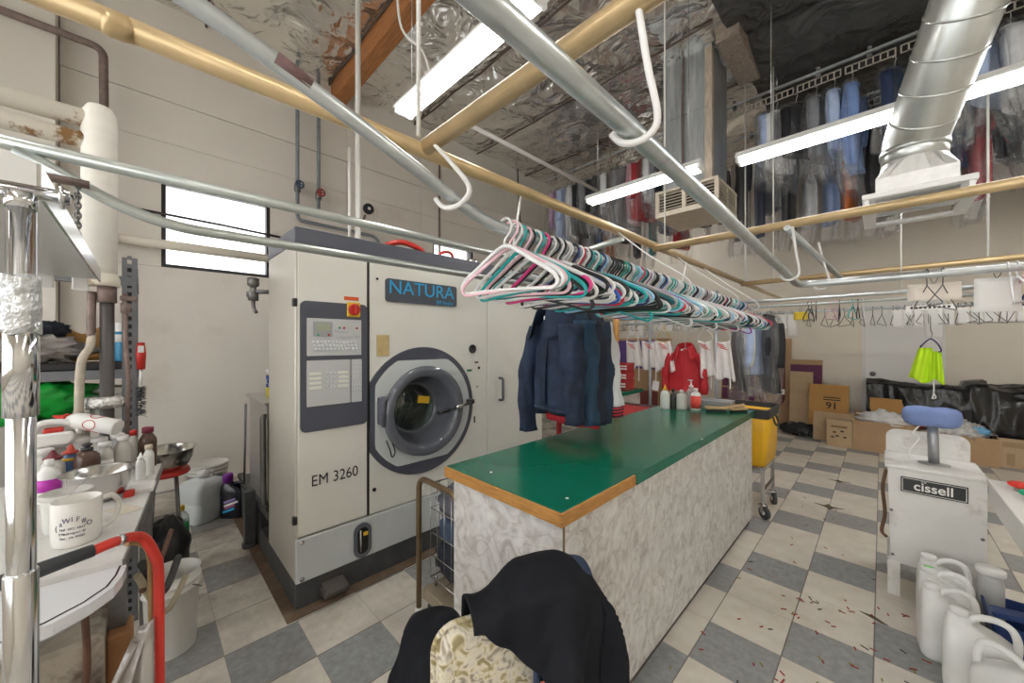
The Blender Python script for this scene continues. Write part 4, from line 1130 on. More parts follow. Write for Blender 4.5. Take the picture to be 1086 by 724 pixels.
# ================================================================ wire laundry trolley beside the counter
BRASS = mat('brown_handle', (0.24, 0.16, 0.09), 0.3, 0.7, var=0.2, vscale=15, dirt=(0.16, 0.07, 0.03), dscale=8, dlim=(0.6, 0.75))
tr = thing('wire_trolley', 'wire basket trolley with a brown bent handle between the machine and the counter', 'trolley', (-1.74, 1.04, 0))
MB().tube(fillet([(0, 0, 0.03), (0, 0, 0.745), (0.345, 0, 0.745), (0.345, 0, 0.03)], 0.07, 8), 0.0145, 12).build('handle', BRASS, tr)
MB().span(0.0, 0.345, 0.02, 0.78, 0.09, 0.15, 0.004).build('deck', mat('beige_deck', (0.33, 0.27, 0.19), 0.6, var=0.15, vscale=10), tr)
wr = MB()
bx0, bx1, by0, by1, bz0, bz1 = 0.02, 0.335, 0.06, 0.62, 0.20, 0.70
for z in (bz0, 0.32, 0.44, 0.57, bz1):
    r_ = 0.005 if z in (bz0, bz1) else 0.003
    o_ = 0.0
    wr.tube([(bx0, by0, z), (bx1, by0, z), (bx1, by1, z), (bx0, by1, z)], r_, 6, closed=True)
for k in range(6):
    x = bx0 + (bx1 - bx0) * k / 5
    wr.tube([(x, by0, bz1), (x, by0, bz0), (x, by1, bz0), (x, by1, bz1)], 0.0022, 5)
for k in range(1, 10):
    y = by0 + (by1 - by0) * k / 10
    wr.tube([(bx0, y, bz1), (bx0, y, bz0), (bx1, y, bz0), (bx1, y, bz1)], 0.0022, 5)
wr.build('wire_basket', STEEL, tr)
for (x, y) in ((bx0 + 0.02, by0 + 0.02), (bx1 - 0.02, by0 + 0.02), (bx0 + 0.02, by1 - 0.02), (bx1 - 0.02, by1 - 0.02)):
    MB().cyl((x, y, 0.15), (x, y, bz0), 0.008, seg=8).build('basket_post', STEEL, tr)
for (x, y) in ((0.03, 0.08), (0.315, 0.08), (0.03, 0.72), (0.315, 0.72)):
    w_ = MB(); w_.lathe([(0.001, -0.014), (0.038, -0.014), (0.042, 0), (0.038, 0.014), (0.001, 0.014)], (x, y, 0.042), 18, MX); w_.build('caster_wheel', TYRE, tr)
for x in (0, 0.345):
    MB().lathe([(0.02, 0), (0.02, 0.05), (0.016, 0.055)], (x, 0, 0.0), 12).build('handle_foot', WHITE, tr)
# crumpled clothes in the basket
def crumple(label, name, c, rad, m_, seed, cat='clothing', seg=40, amp=0.35, freq=3.0, group=None, floor_z=None, box=None):
    b = MB(); vs = []; n, k = seg, seg // 2
    def f(u, v):
        a, e = 2 * pi * u, pi * (v - 0.5)
        d = Vector((cos(a) * cos(e), sin(a) * cos(e), sin(e)))
        r = 1 + amp * (abs(noise.noise(d * freq + Vector((seed, 0, 0)))) * 1.6 - 0.4) + amp * 0.4 * noise.noise(d * freq * 2.6 + Vector((0, seed, 0)))
        p = Vector((c[0] + d.x * rad[0] * r, c[1] + d.y * rad[1] * r, c[2] + d.z * rad[2] * r))
        if floor_z is not None and p.z < floor_z: p.z = floor_z
        if box:
            for k_ in range(3): p[k_] = max(box[0][k_] + 0.008 * d[k_] * r, min(box[1][k_] + 0.008 * d[k_] * r, p[k_]))
        return p
    b.grid(n, k, f)
    o = b.build(name, m_, None, (c[0], c[1], c[2] - rad[2]))
    return tag(o, label, cat, group)
NAVYD = mat('dark_navy_cloth', (0.022, 0.026, 0.04), 0.85, var=0.25, vscale=30)
GREYC = mat('grey_cloth', (0.13, 0.13, 0.15), 0.85, var=0.2, vscale=30)
crumple('dark grey bundle of clothes at the top of the wire trolley basket', 'clothes_bundle', (-1.56, 1.38, 0.615), (0.19, 0.36, 0.090), GREYC, 1.3, box=((-1.700, 1.125, 0.545), (-1.425, 1.635, 0.690)))
crumple('blue bundle of clothes in the middle of the wire trolley basket', 'clothes_bundle', (-1.56, 1.38, 0.47), (0.19, 0.36, 0.087), mat('steel_blue_cloth', (0.06, 0.09, 0.15), 0.85, var=0.3, vscale=20), 4.1, box=((-1.700, 1.125, 0.405), (-1.425, 1.635, 0.545)))
crumple('black bundle of clothes at the bottom of the wire trolley basket', 'clothes_bundle', (-1.56, 1.38, 0.315), (0.19, 0.36, 0.118), NAVYD, 7.7, box=((-1.700, 1.125, 0.215), (-1.425, 1.635, 0.405)))

# ================================================================ chair with clothes over its back
FLORAL = mat('floral_vinyl', (0.66, 0.59, 0.45), 0.4, var=0.12, vscale=9)
nt = FLORAL.node_tree
bs = nt.nodes['Principled BSDF']
tcn = _n(nt, 'ShaderNodeTexCoord'); vz = _n(nt, 'ShaderNodeTexNoise'); vz.inputs['Scale'].default_value = 21; vz.inputs['Detail'].default_value = 1.5; vz.inputs['Distortion'].default_value = 2.2
rp = _n(nt, 'ShaderNodeValToRGB'); el = rp.color_ramp.elements
el[0].position = 0.34; el[0].color = (0.30, 0.25, 0.12, 1); el[1].position = 0.66; el[1].color = (0.34, 0.28, 0.20, 1)
for p_, c_ in ((0.42, (0.50, 0.42, 0.24, 1)), (0.5, (0.72, 0.66, 0.52, 1)), (0.58, (0.62, 0.58, 0.48, 1))):
    e_ = el.new(p_); e_.color = c_
nt.links.new(tcn.outputs['Object'], vz.inputs['Vector']); nt.links.new(vz.outputs['Fac'], rp.inputs[0]); nt.links.new(rp.outputs[0], bs.inputs['Base Color'])
CH0 = Vector((-0.585, 0.625, 0)); ang = atan2(0.93, 0.37)      # chair's width axis (local x)
chair = thing('vinyl_chair', 'cream floral vinyl chair in front of the counter with dark clothes over its back', 'chair', CH0, ang)
bk = MB()
bk.loft([[(x, y, z) for x, z in rrect(0.41 - e, 0.36 - e, 0.05, 6, 0, 0.67)] for y, e in ((-0.022, 0.03), (-0.012, 0.006), (0.012, 0.0), (0.026, 0.006), (0.034, 0.03))])
bk.build('backrest', FLORAL, chair)
pp = [(x, 0.012, z) for x, z in rrect(0.414, 0.364, 0.05, 6, 0, 0.67)]
MB().tube(pp, 0.007, 6, closed=True).build('piping', FLORAL, chair)
st = MB(); st.loft([[(x, y + 0.235, z) for x, y in rrect(0.43 - e, 0.42 - e, 0.07, 6)] for z, e in ((0.40, 0.02), (0.41, 0.0), (0.455, 0.0), (0.475, 0.04), (0.482, 0.12))])
st.build('seat', FLORAL, chair)
MB().tube([(x, y + 0.235, 0.45) for x, y in rrect(0.436, 0.426, 0.07, 6)], 0.007, 6, closed=True).build('piping', FLORAL, chair)
for s_ in (-1, 1):
    MB().tube(fillet([(s_ * 0.19, 0.42, 0.0), (s_ * 0.18, 0.40, 0.395), (s_ * 0.18, 0.05, 0.395)], 0.05), 0.012, 10).build('leg', CHROME, chair)
    MB().tube(fillet([(s_ * 0.19, -0.06, 0.0), (s_ * 0.18, 0.0, 0.40), (s_ * 0.16, -0.035, 0.62), (s_ * 0.16, -0.03, 0.75)], 0.05), 0.012, 10).build('leg', CHROME, chair)
# clothes: a navy shirt folded over the chair back, a black coat thrown over both
Tm = Matrix.Translation(CH0) @ Matrix.Rotation(ang, 4, 'Z')
def chair_push(X):
    ax = (cos(ang), sin(ang), 0); ay = (-sin(ang), cos(ang), 0)
    c = CH0
    def P(lx, ly, z): return (c.x + ax[0] * lx + ay[0] * ly, c.y + ax[1] * lx + ay[1] * ly, z)
    X = push_rbox(X, P(0, 0.006, 0.67), ax, ay, (0.212, 0.038, 0.188), 0.03)
    X = push_rbox(X, P(0.095, 0.003, 0.80), ax, ay, (0.125, 0.075, 0.135), 0.07)       # the folded shirt
    X = push_rbox(X, P(0, 0.235, 0.43), ax, ay, (0.225, 0.215, 0.062), 0.03)
    X = push_rbox(X, (-1.05, 2.2, 0.46), (1, 0, 0), (0, 1, 0), (0.34, 1.262, 0.48), 0.02)
    X[..., 2] = np.maximum(X[..., 2], 0.012)
    return X
def local_sheet(nx, ny, w, h, ctr, z, twist=0.0):
    P = np.zeros((nx, ny, 3))
    for i in range(nx):
        for j in range(ny):
            lx, ly = (i / (nx - 1) - 0.5) * w, (j / (ny - 1) - 0.5) * h
            a, b_ = lx * cos(twist) - ly * sin(twist) + ctr[0], lx * sin(twist) + ly * cos(twist) + ctr[1]
            p = Tm @ Vector((a, b_, z + 0.012 * sin(lx * 31 + ly * 9) + 0.01 * sin(ly * 23)))
            P[i, j] = p
    return P
BLK = mat('black_coat_cloth', (0.0065, 0.0075, 0.0115), 0.75, var=0.2, vscale=40, spec=0.25)
NAVYS = mat('navy_shirt_cloth', (0.028, 0.045, 0.09), 0.85, var=0.2, vscale=40)
def smooth(a, c, t):
    t = max(0.0, min(1.0, (t - a) / (c - a))); return t * t * (3 - 2 * t)
def coat_pt(u, v):
    p = -0.135 + 0.62 * u                       # along the chair back
    q = 0.40 - 0.98 * v                         # across it, positive to the seat side
    lx = min(p, 0.160)
    zr = 0.866 + 0.045 * smooth(-0.13, 0.07, lx) - 0.040 * smooth(0.08, 0.19, lx)
    R = 0.045 + 0.035 * smooth(-0.12, 0.06, lx)
    lim = (lx + 0.125) * 1.35     # the hem on the rear side runs on the slant
    q = max(q, -(R + max(0.015, lim) * (0.94 + 0.05 * sin(lx * 40))))
    dx = max(0.0, p - 0.160); dy = max(0.0, abs(q) - R)
    sg = 1 if q > 0 else -1
    t = max(-1, min(1, q / R))
    dome = 0.022 * (1 - t * t) * (1 - smooth(0.10, 0.2, lx) * 0.3)
    hang = sqrt(dx * dx + dy * dy)
    ang_ = atan2(dx, dy + 1e-6)
    fold = (0.018 * sin(lx * 34 + sg * 1.3 + hang * 5 + 5 * ang_) + 0.011 * sin(lx * 71 + hang * 11 + 2.0 + 9 * ang_)) * min(1, hang * 6 + 0.15)
    ridge = 0.017 * (1 - abs(noise.noise(Vector((lx * 9 - q * 5, q * 3 + lx * 4, 3.7)))) * 2.2)
    ly = max(-R, min(R, q)) + sg * (0.07 * dy + fold + ridge * min(1, hang * 8)) * (1 if dy > 0 or dx == 0 else 0.3)
    X_ = lx + 0.02 * dx + 0.022 * (1 - 2.718 ** (-dx * 40)) + (fold * 0.7 if dx > 0 else 0)
    return Tm @ Vector((X_, ly + 0.004, zr + dome - 0.965 * hang + ridge * 0.8))
cm_ = MB(); cm_.grid(84, 96, coat_pt)
tag(cm_.build('black_coat', BLK, None, tuple(coat_pt(0.4, 0.45)), solid=0.006), 'black coat thrown over the right part of the floral chair back', 'coat')
# shirt showing under the coat
sh = MB()
for k, (lx, r0, zb) in enumerate(((0.0, 0.062, 0.56), (0.09, 0.066, 0.50))):
    pass
def shirt_fn(u, v):
    lx = -0.005 + 0.17 * u
    t = v * 2 - 1
    w_ = 0.052 + 0.006 * sin(u * 17)
    if abs(t) < 0.25:
        a = t / 0.25 * pi / 2
        ly, z = sin(a) * w_, 0.862 + 0.05 * cos(a) + 0.01 * sin(u * 9)
    else:
        ly = (1 if t > 0 else -1) * (w_ + 0.012 * sin(u * 19 + v * 5))
        z = 0.862 - (abs(t) - 0.25) * 0.46
    p = Tm @ Vector((lx, ly + 0.006, z)); return p
sh.grid(28, 40, shirt_fn)
so = tag(sh.build('navy_shirt', NAVYS, None, tuple(Tm @ Vector((0.09, 0.006, 0.9))), solid=0.008), 'navy shirt folded over the chair back beneath the black coat', 'shirt')
MB().box((0, 0, 0), (0.022, 0.003, 0.05), 0.001).build('orange_label', mat('orange_tab', (0.85, 0.25, 0.12), 0.6), so)
lb_ = [c for c in so.children][0]; lb_.rotation_euler = (0, 0, ang); lb_.location = (Tm @ Vector((0.02, -0.064, 0.70))) - so.location
MB().lathe([(0.006, 0), (0.006, 0.003), (0.001, 0.003)], (0, 0, 0), 12, MNY).build('shirt_button', INK, so)
lb_ = [c for c in so.children if c.name.startswith('shirt_button')][0]; lb_.rotation_euler = (0, 0, ang); lb_.location = (Tm @ Vector((0.008, -0.062, 0.765))) - so.location
def bundle_push(X):
    X = chair_push(X)
    X = push_ell(X, tuple(Tm @ Vector((-0.13, 0.33, 0.52))), (0.12, 0.10, 0.11))
    return push_ell(X, tuple(Tm @ Vector((-0.02, 0.24, 0.50))), (0.10, 0.12, 0.10))
X = drape(local_sheet(44, 44, 0.46, 0.42, (-0.09, 0.27), 0.68, 0.5), bundle_push, 120, 9, seed=5, slack=1.16)
hc = np.array(tuple(Tm @ Vector((-0.10, 0.31, 0.50))))
D_ = X - hc; L_ = np.linalg.norm(D_, axis=-1, keepdims=True) + 1e-6
W_ = np.array([[1 - abs(noise.noise(Vector((float(D_[i, j, 0]) * 9, float(D_[i, j, 1]) * 9, float(D_[i, j, 2]) * 6 + 1.5)))) * 2.4 for j in range(X.shape[1])] for i in range(X.shape[0])])[..., None]
X = X + D_ / L_ * W_ * 0.018
tag(cloth_mb(X).build('black_sweater', BLK, None, tuple(map(float, X[20, 20])), solid=0.006, sub=1), 'black sweater heaped on the seat of the floral chair', 'sweater')
# ================================================================ the crowded rail of plastic hangers
HC = {'white': (0.82, 0.82, 0.82), 'pink': (0.85, 0.55, 0.62), 'hot pink': (0.80, 0.06, 0.28), 'teal': (0.02, 0.42, 0.42), 'black': (0.02, 0.02, 0.022),
      'royal blue': (0.03, 0.12, 0.50), 'sky blue': (0.35, 0.62, 0.85), 'grey': (0.42, 0.42, 0.43), 'red': (0.70, 0.03, 0.07), 'purple': (0.30, 0.05, 0.30), 'navy': (0.03, 0.04, 0.14), 'green': (0.03, 0.35, 0.20)}
def hanger_meshes():
    """tubular plastic hanger, wire lies in the local XZ plane and hangs from the origin"""
    top, bar, hw = -0.062, -0.192, 0.192
    loop = [(0, 0, top + 0.004), (0.045, 0, top - 0.012), (0.107, 0, top - 0.048), (0.165, 0, top - 0.080), (hw - 0.004, 0, top - 0.100), (hw, 0, bar + 0.014), (hw - 0.018, 0, bar),
            (0.10, 0, bar + 0.002), (0, 0, bar + 0.003), (-0.10, 0, bar + 0.002), (-hw + 0.018, 0, bar), (-hw, 0, bar + 0.014), (-hw + 0.004, 0, top - 0.100), (-0.165, 0, top - 0.080), (-0.107, 0, top - 0.048), (-0.045, 0, top - 0.012)]
    b = MB(); P = catmull(loop, 3, closed=True)
    b.tube(P, [0.0065 if p.z > bar + 0.012 else 0.0045 for p in P], 7, closed=True, flat=0.8)
    h = MB()
    hk = [(0, 0, top + 0.004), (0, 0, -0.042), (0.010, 0, -0.030), (0.024, 0, -0.014), (0.026, 0, 0.004), (0.012, 0, 0.021), (-0.008, 0, 0.021), (-0.022, 0, 0.008), (-0.024, 0, -0.006)]
    h.tube(catmull(hk, 4), 0.0040, 6)
    return b, h
HB, HH = hanger_meshes()
pm = None
HP = {}
def hanger_proto(col):
    """first hanger of one colour; later ones are copies of it"""
    m_ = mat('hanger_' + col.replace(' ', '_'), HC[col], 0.28)
    t = thing('plastic_hanger', '', 'hanger')
    HB.build('hanger_body', m_, t); HH.build('hanger_hook', m_, t)
    return t
def rail_z(y):
    for (a, za), (c, zc) in (((0.66, 1.817), (0.85, 1.797)), ((0.85, 1.797), (1.5, 1.785)), ((1.5, 1.785), (3.0, 1.772)), ((3.0, 1.772), (4.0, 1.768))):
        if y <= c: return za + (zc - za) * (y - a) / (c - a)
    return 1.735
hr = random.Random(5)
first_cols = ['white', 'pink', 'white', 'teal', 'pink', 'black', 'white', 'teal', 'hot pink', 'black', 'white', 'black', 'white', 'black', 'white', 'white', 'black', 'royal blue', 'white', 'red', 'white', 'black', 'teal', 'white']
pool = ['white'] * 14 + ['pink'] * 2 + ['black'] * 9 + ['teal'] * 4 + ['hot pink'] + ['sky blue'] * 2 + ['royal blue'] * 2 + ['grey'] * 3 + ['red', 'purple', 'navy', 'navy', 'green']
NH = 142
y = 0.735
done = {}
for i in range(NH):
    col = first_cols[i] if i < len(first_cols) else hr.choice(pool)
    y += (0.034 if i < 1 else 0.0195 + hr.uniform(-0.004, 0.006))
    zone = 'front third' if i < 47 else ('middle third' if i < 94 else 'far third')
    lab = '%s plastic hanger packed in the %s of the crowded rail' % (col, zone)
    if i == 0: lab = 'white plastic hanger hooked first at the front end of the crowded rail'
    if i == 3: lab = 'teal plastic hanger close behind the first white and pink hangers'
    loc = (-0.80 - (0.0133 * max(0, y - 1.5) if y < 3 else 0.02 + 0.025 * (y - 3)) + hr.uniform(-0.004, 0.004), y, rail_z(y) + 0.0165 - 0.014)
    rot = (hr.uniform(-0.07, 0.07), hr.uniform(-0.07, 0.07), hr.uniform(-0.13, 0.13) + (0.03 if i else -0.05))
    if i and i % 23 == 11:
        rot = (rot[0], rot[1] + 0.32, rot[2]); loc = (loc[0], loc[1], loc[2] + 0.0)
    grp = 'plastic hangers on the crowded rail'
    if col not in HP:
        t = HP[col] = hanger_proto(col)
        t.location = loc; t.rotation_euler = rot; t['label'] = lab; t['group'] = grp
    else:
        dup(HP[col], loc, rot, lab, grp)
# a clear clip hanger bar that shows between them
# ---- coloured hangers at the right end of the galvanised rail
for i in range(13):
    col = ['white', 'white', 'pink', 'red', 'navy', 'white', 'red', 'teal', 'white', 'black', 'royal blue', 'white', 'pink'][i]
    x = 0.47 + 0.026 * i
    dup(HP[col], (x, 3.2, 1.853 - 0.03 * (x + 0.3) * 0.18 + 0.0225 - 0.016), (0.04 * ((i * 7) % 5 - 2), 0.03 * ((i * 3) % 5 - 2), pi / 2 + 0.05 * ((i * 5) % 7 - 3)),
        '%s plastic hanger in the cluster at the right end of the galvanised rail' % col, 'hangers at the right end of the galvanised rail')

# ================================================================ wire hangers, tags on the back rails
WIRE = mat('hanger_wire', (0.10, 0.09, 0.09), 0.45, 0.5)
WIREW = mat('white_wire', (0.78, 0.78, 0.76), 0.4)
def wire_hanger(label, loc, rot, m_=WIRE, group=None, w_=0.20, h_=0.13, r=0.0034):
    t = thing('wire_hanger', label, 'hanger', loc, 0, group); t.rotation_euler = rot
    pts = [(0, 0, -0.075), (w_ * 0.5, 0, -0.075 - h_ * 0.5), (w_, 0, -0.075 - h_ * 0.92), (w_ - 0.01, 0, -0.075 - h_), (-w_ + 0.01, 0, -0.075 - h_), (-w_, 0, -0.075 - h_ * 0.92), (-w_ * 0.5, 0, -0.075 - h_ * 0.5)]
    MB().tube(pts, r, 5, closed=True).build('hanger_triangle', m_, t)
    MB().tube(catmull([(0, 0, -0.075), (0.002, 0, -0.04), (0.02, 0, -0.014), (0.02, 0, 0.008), (0, 0, 0.02), (-0.02, 0, 0.008), (-0.022, 0, -0.004)], 4), r, 5).build('hanger_hook', m_, t)
    return t
w0 = wire_hanger('dark wire hanger in the long row on the farthest back rail', (0.0, 6.4, 1.893), (0, 0, pi / 2), group='wire hangers on the farthest back rail')
k = 0
xs = []
x = -0.62
while x < 2.0:
    x += 0.05 if x > 0.1 else 0.09
    xs.append(x + rnd.uniform(-0.012, 0.012))
for x in xs:
    dup(w0, (x, 6.4, 1.893 - 0.0029 * (x + 4.3) + 0.004 - 0.004), (0, rnd.uniform(-0.08, 0.08), pi / 2 + rnd.uniform(-0.45, 0.45)), group='wire hangers on the farthest back rail')
for i in range(26):
    x = -3.9 + 0.115 * i
    dup(w0, (x, 6.4, 1.893 - 0.0029 * (x + 4.3)), (0, rnd.uniform(-0.08, 0.08), pi / 2 + rnd.uniform(-0.5, 0.5)), 'dark wire hanger on the farthest back rail behind the white tags left of centre', 'wire hangers behind the hanging tags')
w0.location = (-0.70, 6.4, 1.886)
def tagcard(label, loc, w_, h_, rz=0.0, group=None, hole=True, m_=PAPER):
    """paper tag folded over the rail by a loop"""
    t = thing('paper_tag', label, 'tag', loc, rz, group)
    b = MB(); b.grid(4, 6, lambda u, v: ((u - 0.5) * w_, 0.006 * sin(v * 3 + u), -0.03 - v * h_))
    b.build('tag_paper', m_, t, solid=0.0015)
    MB().tube(catmull([(0.0, 0.0, -0.034), (0.012, 0, -0.012), (0.014, 0, 0.012), (0, 0, 0.024), (-0.014, 0, 0.012), (-0.012, 0, -0.01), (-0.004, 0, -0.034)], 3), 0.0018, 5).build('tag_loop', WIRE, t)
    return t
def rz_h(x): return 1.89 - 0.0029 * (x + 4.3)
places = [('', 0.135, 0.095, 0.22), ('', 0.215, 0.085, 0.2), ('', 0.30, 0.08, 0.2), ('', 0.53, 0.085, 0.2), ('', 0.63, 0.09, 0.18), ('', 0.73, 0.09, 0.18), ('', 0.82, 0.09, 0.17), ('', 0.93, 0.09, 0.17), ('', 1.03, 0.09, 0.17)]
names = ['first white tag right of the door edge on the farthest rail', 'second white tag right of the door edge on the farthest rail', 'third white tag right of the door edge, next to the long one',
         'white tag just right of the long paper slip', 'white tag two places right of the long paper slip', 'white tag three places right of the long paper slip', 'white tag below the coloured hanger cluster, first of three', 'white tag below the coloured hanger cluster, second of three', 'white tag below the coloured hanger cluster, rightmost of three']
for (q, x, w__, h__), nm in zip(places, names):
    tagcard(nm, (x, 6.37, rz_h(x)), w__, h__, rnd.uniform(-0.1, 0.1), 'white tags on the farthest back rail')
for i, x in enumerate((-3.257, -3.085, -2.815, -2.70, -2.576, -2.44, -2.31, -2.179, -1.95)):
    tagcard('white tag hanging under the crowded hangers, number %d from the left of nine' % (i + 1), (x, 6.37, rz_h(x)), 0.115, (0.30 if i < 2 else 0.215), rnd.uniform(-0.2, 0.2), 'white tags left of centre on the farthest back rail')
for i, (x, w__, h__) in enumerate(((-1.10, 0.12, 0.24), (-0.98, 0.09, 0.2), (-0.88, 0.11, 0.32))):
    tagcard(('white tag at the far end of the plastic hanger rail', 'narrow white tag right of the plastic hanger rail end', 'long white tag beside the yellow slip')[i], (x, 6.37, rz_h(x)), w__, h__, 0.1)
tagcard('yellow paper slip on the farthest back rail', (-0.78, 6.33, rz_h(0) + 0.03), 0.15, 0.11, m_=mat('yellow_paper', (0.82, 0.62, 0.05), 0.7))
tagcard('long white paper slip above the yellow vest', (0.415, 6.36, rz_h(0.4)), 0.14, 0.33)
wa = wire_hanger('left one of two dark wire hangers on the galvanised rail', (0.185, 3.2, 1.862), (0, 0.0, pi / 2 + 0.22), w_=0.20, h_=0.12, r=0.0028)
wb_ = wire_hanger('right one of two dark wire hangers on the galvanised rail', (0.245, 3.2, 1.862), (0, 0.03, pi / 2 - 0.35), w_=0.20, h_=0.13, r=0.0028)
tagcard('wide cream paper tag on the galvanised rail', (0.215, 3.25, 1.835), 0.21, 0.10, 0.1, m_=mat('cream_paper', (0.80, 0.72, 0.64), 0.8))
tagcard('large white paper sheet behind the coloured hangers on the galvanised rail', (0.44, 3.25, 1.84), 0.16, 0.185, 0.1)
bs_ = tag(MB().box((0.33, 5.4, 1.80), (0.32, 0.02, 0.045), 0.002).build('printed_card', PAPER, None, (0.33, 5.4, 1.78)), 'narrow printed white card on the middle back rail', 'card')
for k in range(9):
    MB().box((-0.12 + 0.03 * k, -0.0105, 0.02), (0.016, 0.001, 0.022), 0).build('printed_mark', INK, bs_)

# hi-vis vest on its own hanger
HV = mat('hi_vis_yellow', (0.62, 0.95, 0.02), 0.7, var=0.06, vscale=8)
vt = thing('hi_vis_vest', 'folded fluorescent yellow vest hanging in front of the white door', 'vest', (0.385, 6.36, 1.36))
def vest(b, cx, w0_, w1_, zt, zb, ph, yy):
    b.grid(14, 18, lambda u, v: (cx + (u - 0.5) * (w0_ + (w1_ - w0_) * v) - 0.05 * v * (1 if ph else -0.2), yy + 0.03 * sin(u * 8 + ph) * v + 0.012 * cos(u * 15), zt + (zb - zt) * v + 0.03 * sin(u * 5 + ph) * v))
    return b
vest(MB(), -0.03, 0.10, 0.17, 0.04, -0.34, 1.0, -0.03).build('vest_front', HV, vt, solid=0.012)
vest(MB(), 0.055, 0.06, 0.10, 0.0, -0.35, 0.0, 0.015).build('vest_back', HV, vt, solid=0.012)
MB().tube(catmull([(0.03, -0.01, -0.32), (0.035, -0.01, -0.42), (0.03, -0.01, -0.50), (0.02, -0.01, -0.535), (0.05, -0.01, -0.525), (0.035, -0.01, -0.48)], 4), 0.006, 6).build('tie_string', WHITE, vt)
vh = thing('vest_hanger', 'dark blue hanger with a long wire carrying the yellow vest', 'hanger', (0.395, 6.36, 1.50))
MB().tube(catmull([(-0.07, 0, -0.07), (-0.085, 0, -0.11), (-0.05, 0, -0.05), (0.0, 0, 0.0), (0.05, 0, -0.05), (0.08, 0, -0.13), (0.06, 0, -0.15)], 4), 0.007, 6).build('hanger_arms', mat('hanger_navy_plain', (0.03, 0.03, 0.12), 0.4), vh)
MB().tube(catmull([(0, 0, 0), (0.012, 0, 0.06), (0.0, 0.0, 0.12), (0, 0.01, 0.3), (0.0, 0.035, 0.405), (0.0, 0.05, 0.395)], 4), 0.003, 5).build('long_wire', WIRE, vh)
# black, pink and mixed hanger bunches on the back rail left of the door
for i, (x, col) in enumerate(((-0.60, 'black'), (-0.57, 'black'), (-0.53, 'black'), (-0.40, 'pink'), (-0.36, 'pink'), (-0.33, 'black'), (-0.22, 'teal'), (-0.18, 'black'), (-0.14, 'white'))):
    dup(HP[col], (x, 5.45, 1.905 + 0.018 - 0.016), (0, 0.05 * ((i * 3) % 4 - 1.5), pi / 2 - 0.15 + 0.12 * (i % 3)), '%s plastic hanger on the middle back rail left of the white door' % col, 'plastic hangers left of the white door')

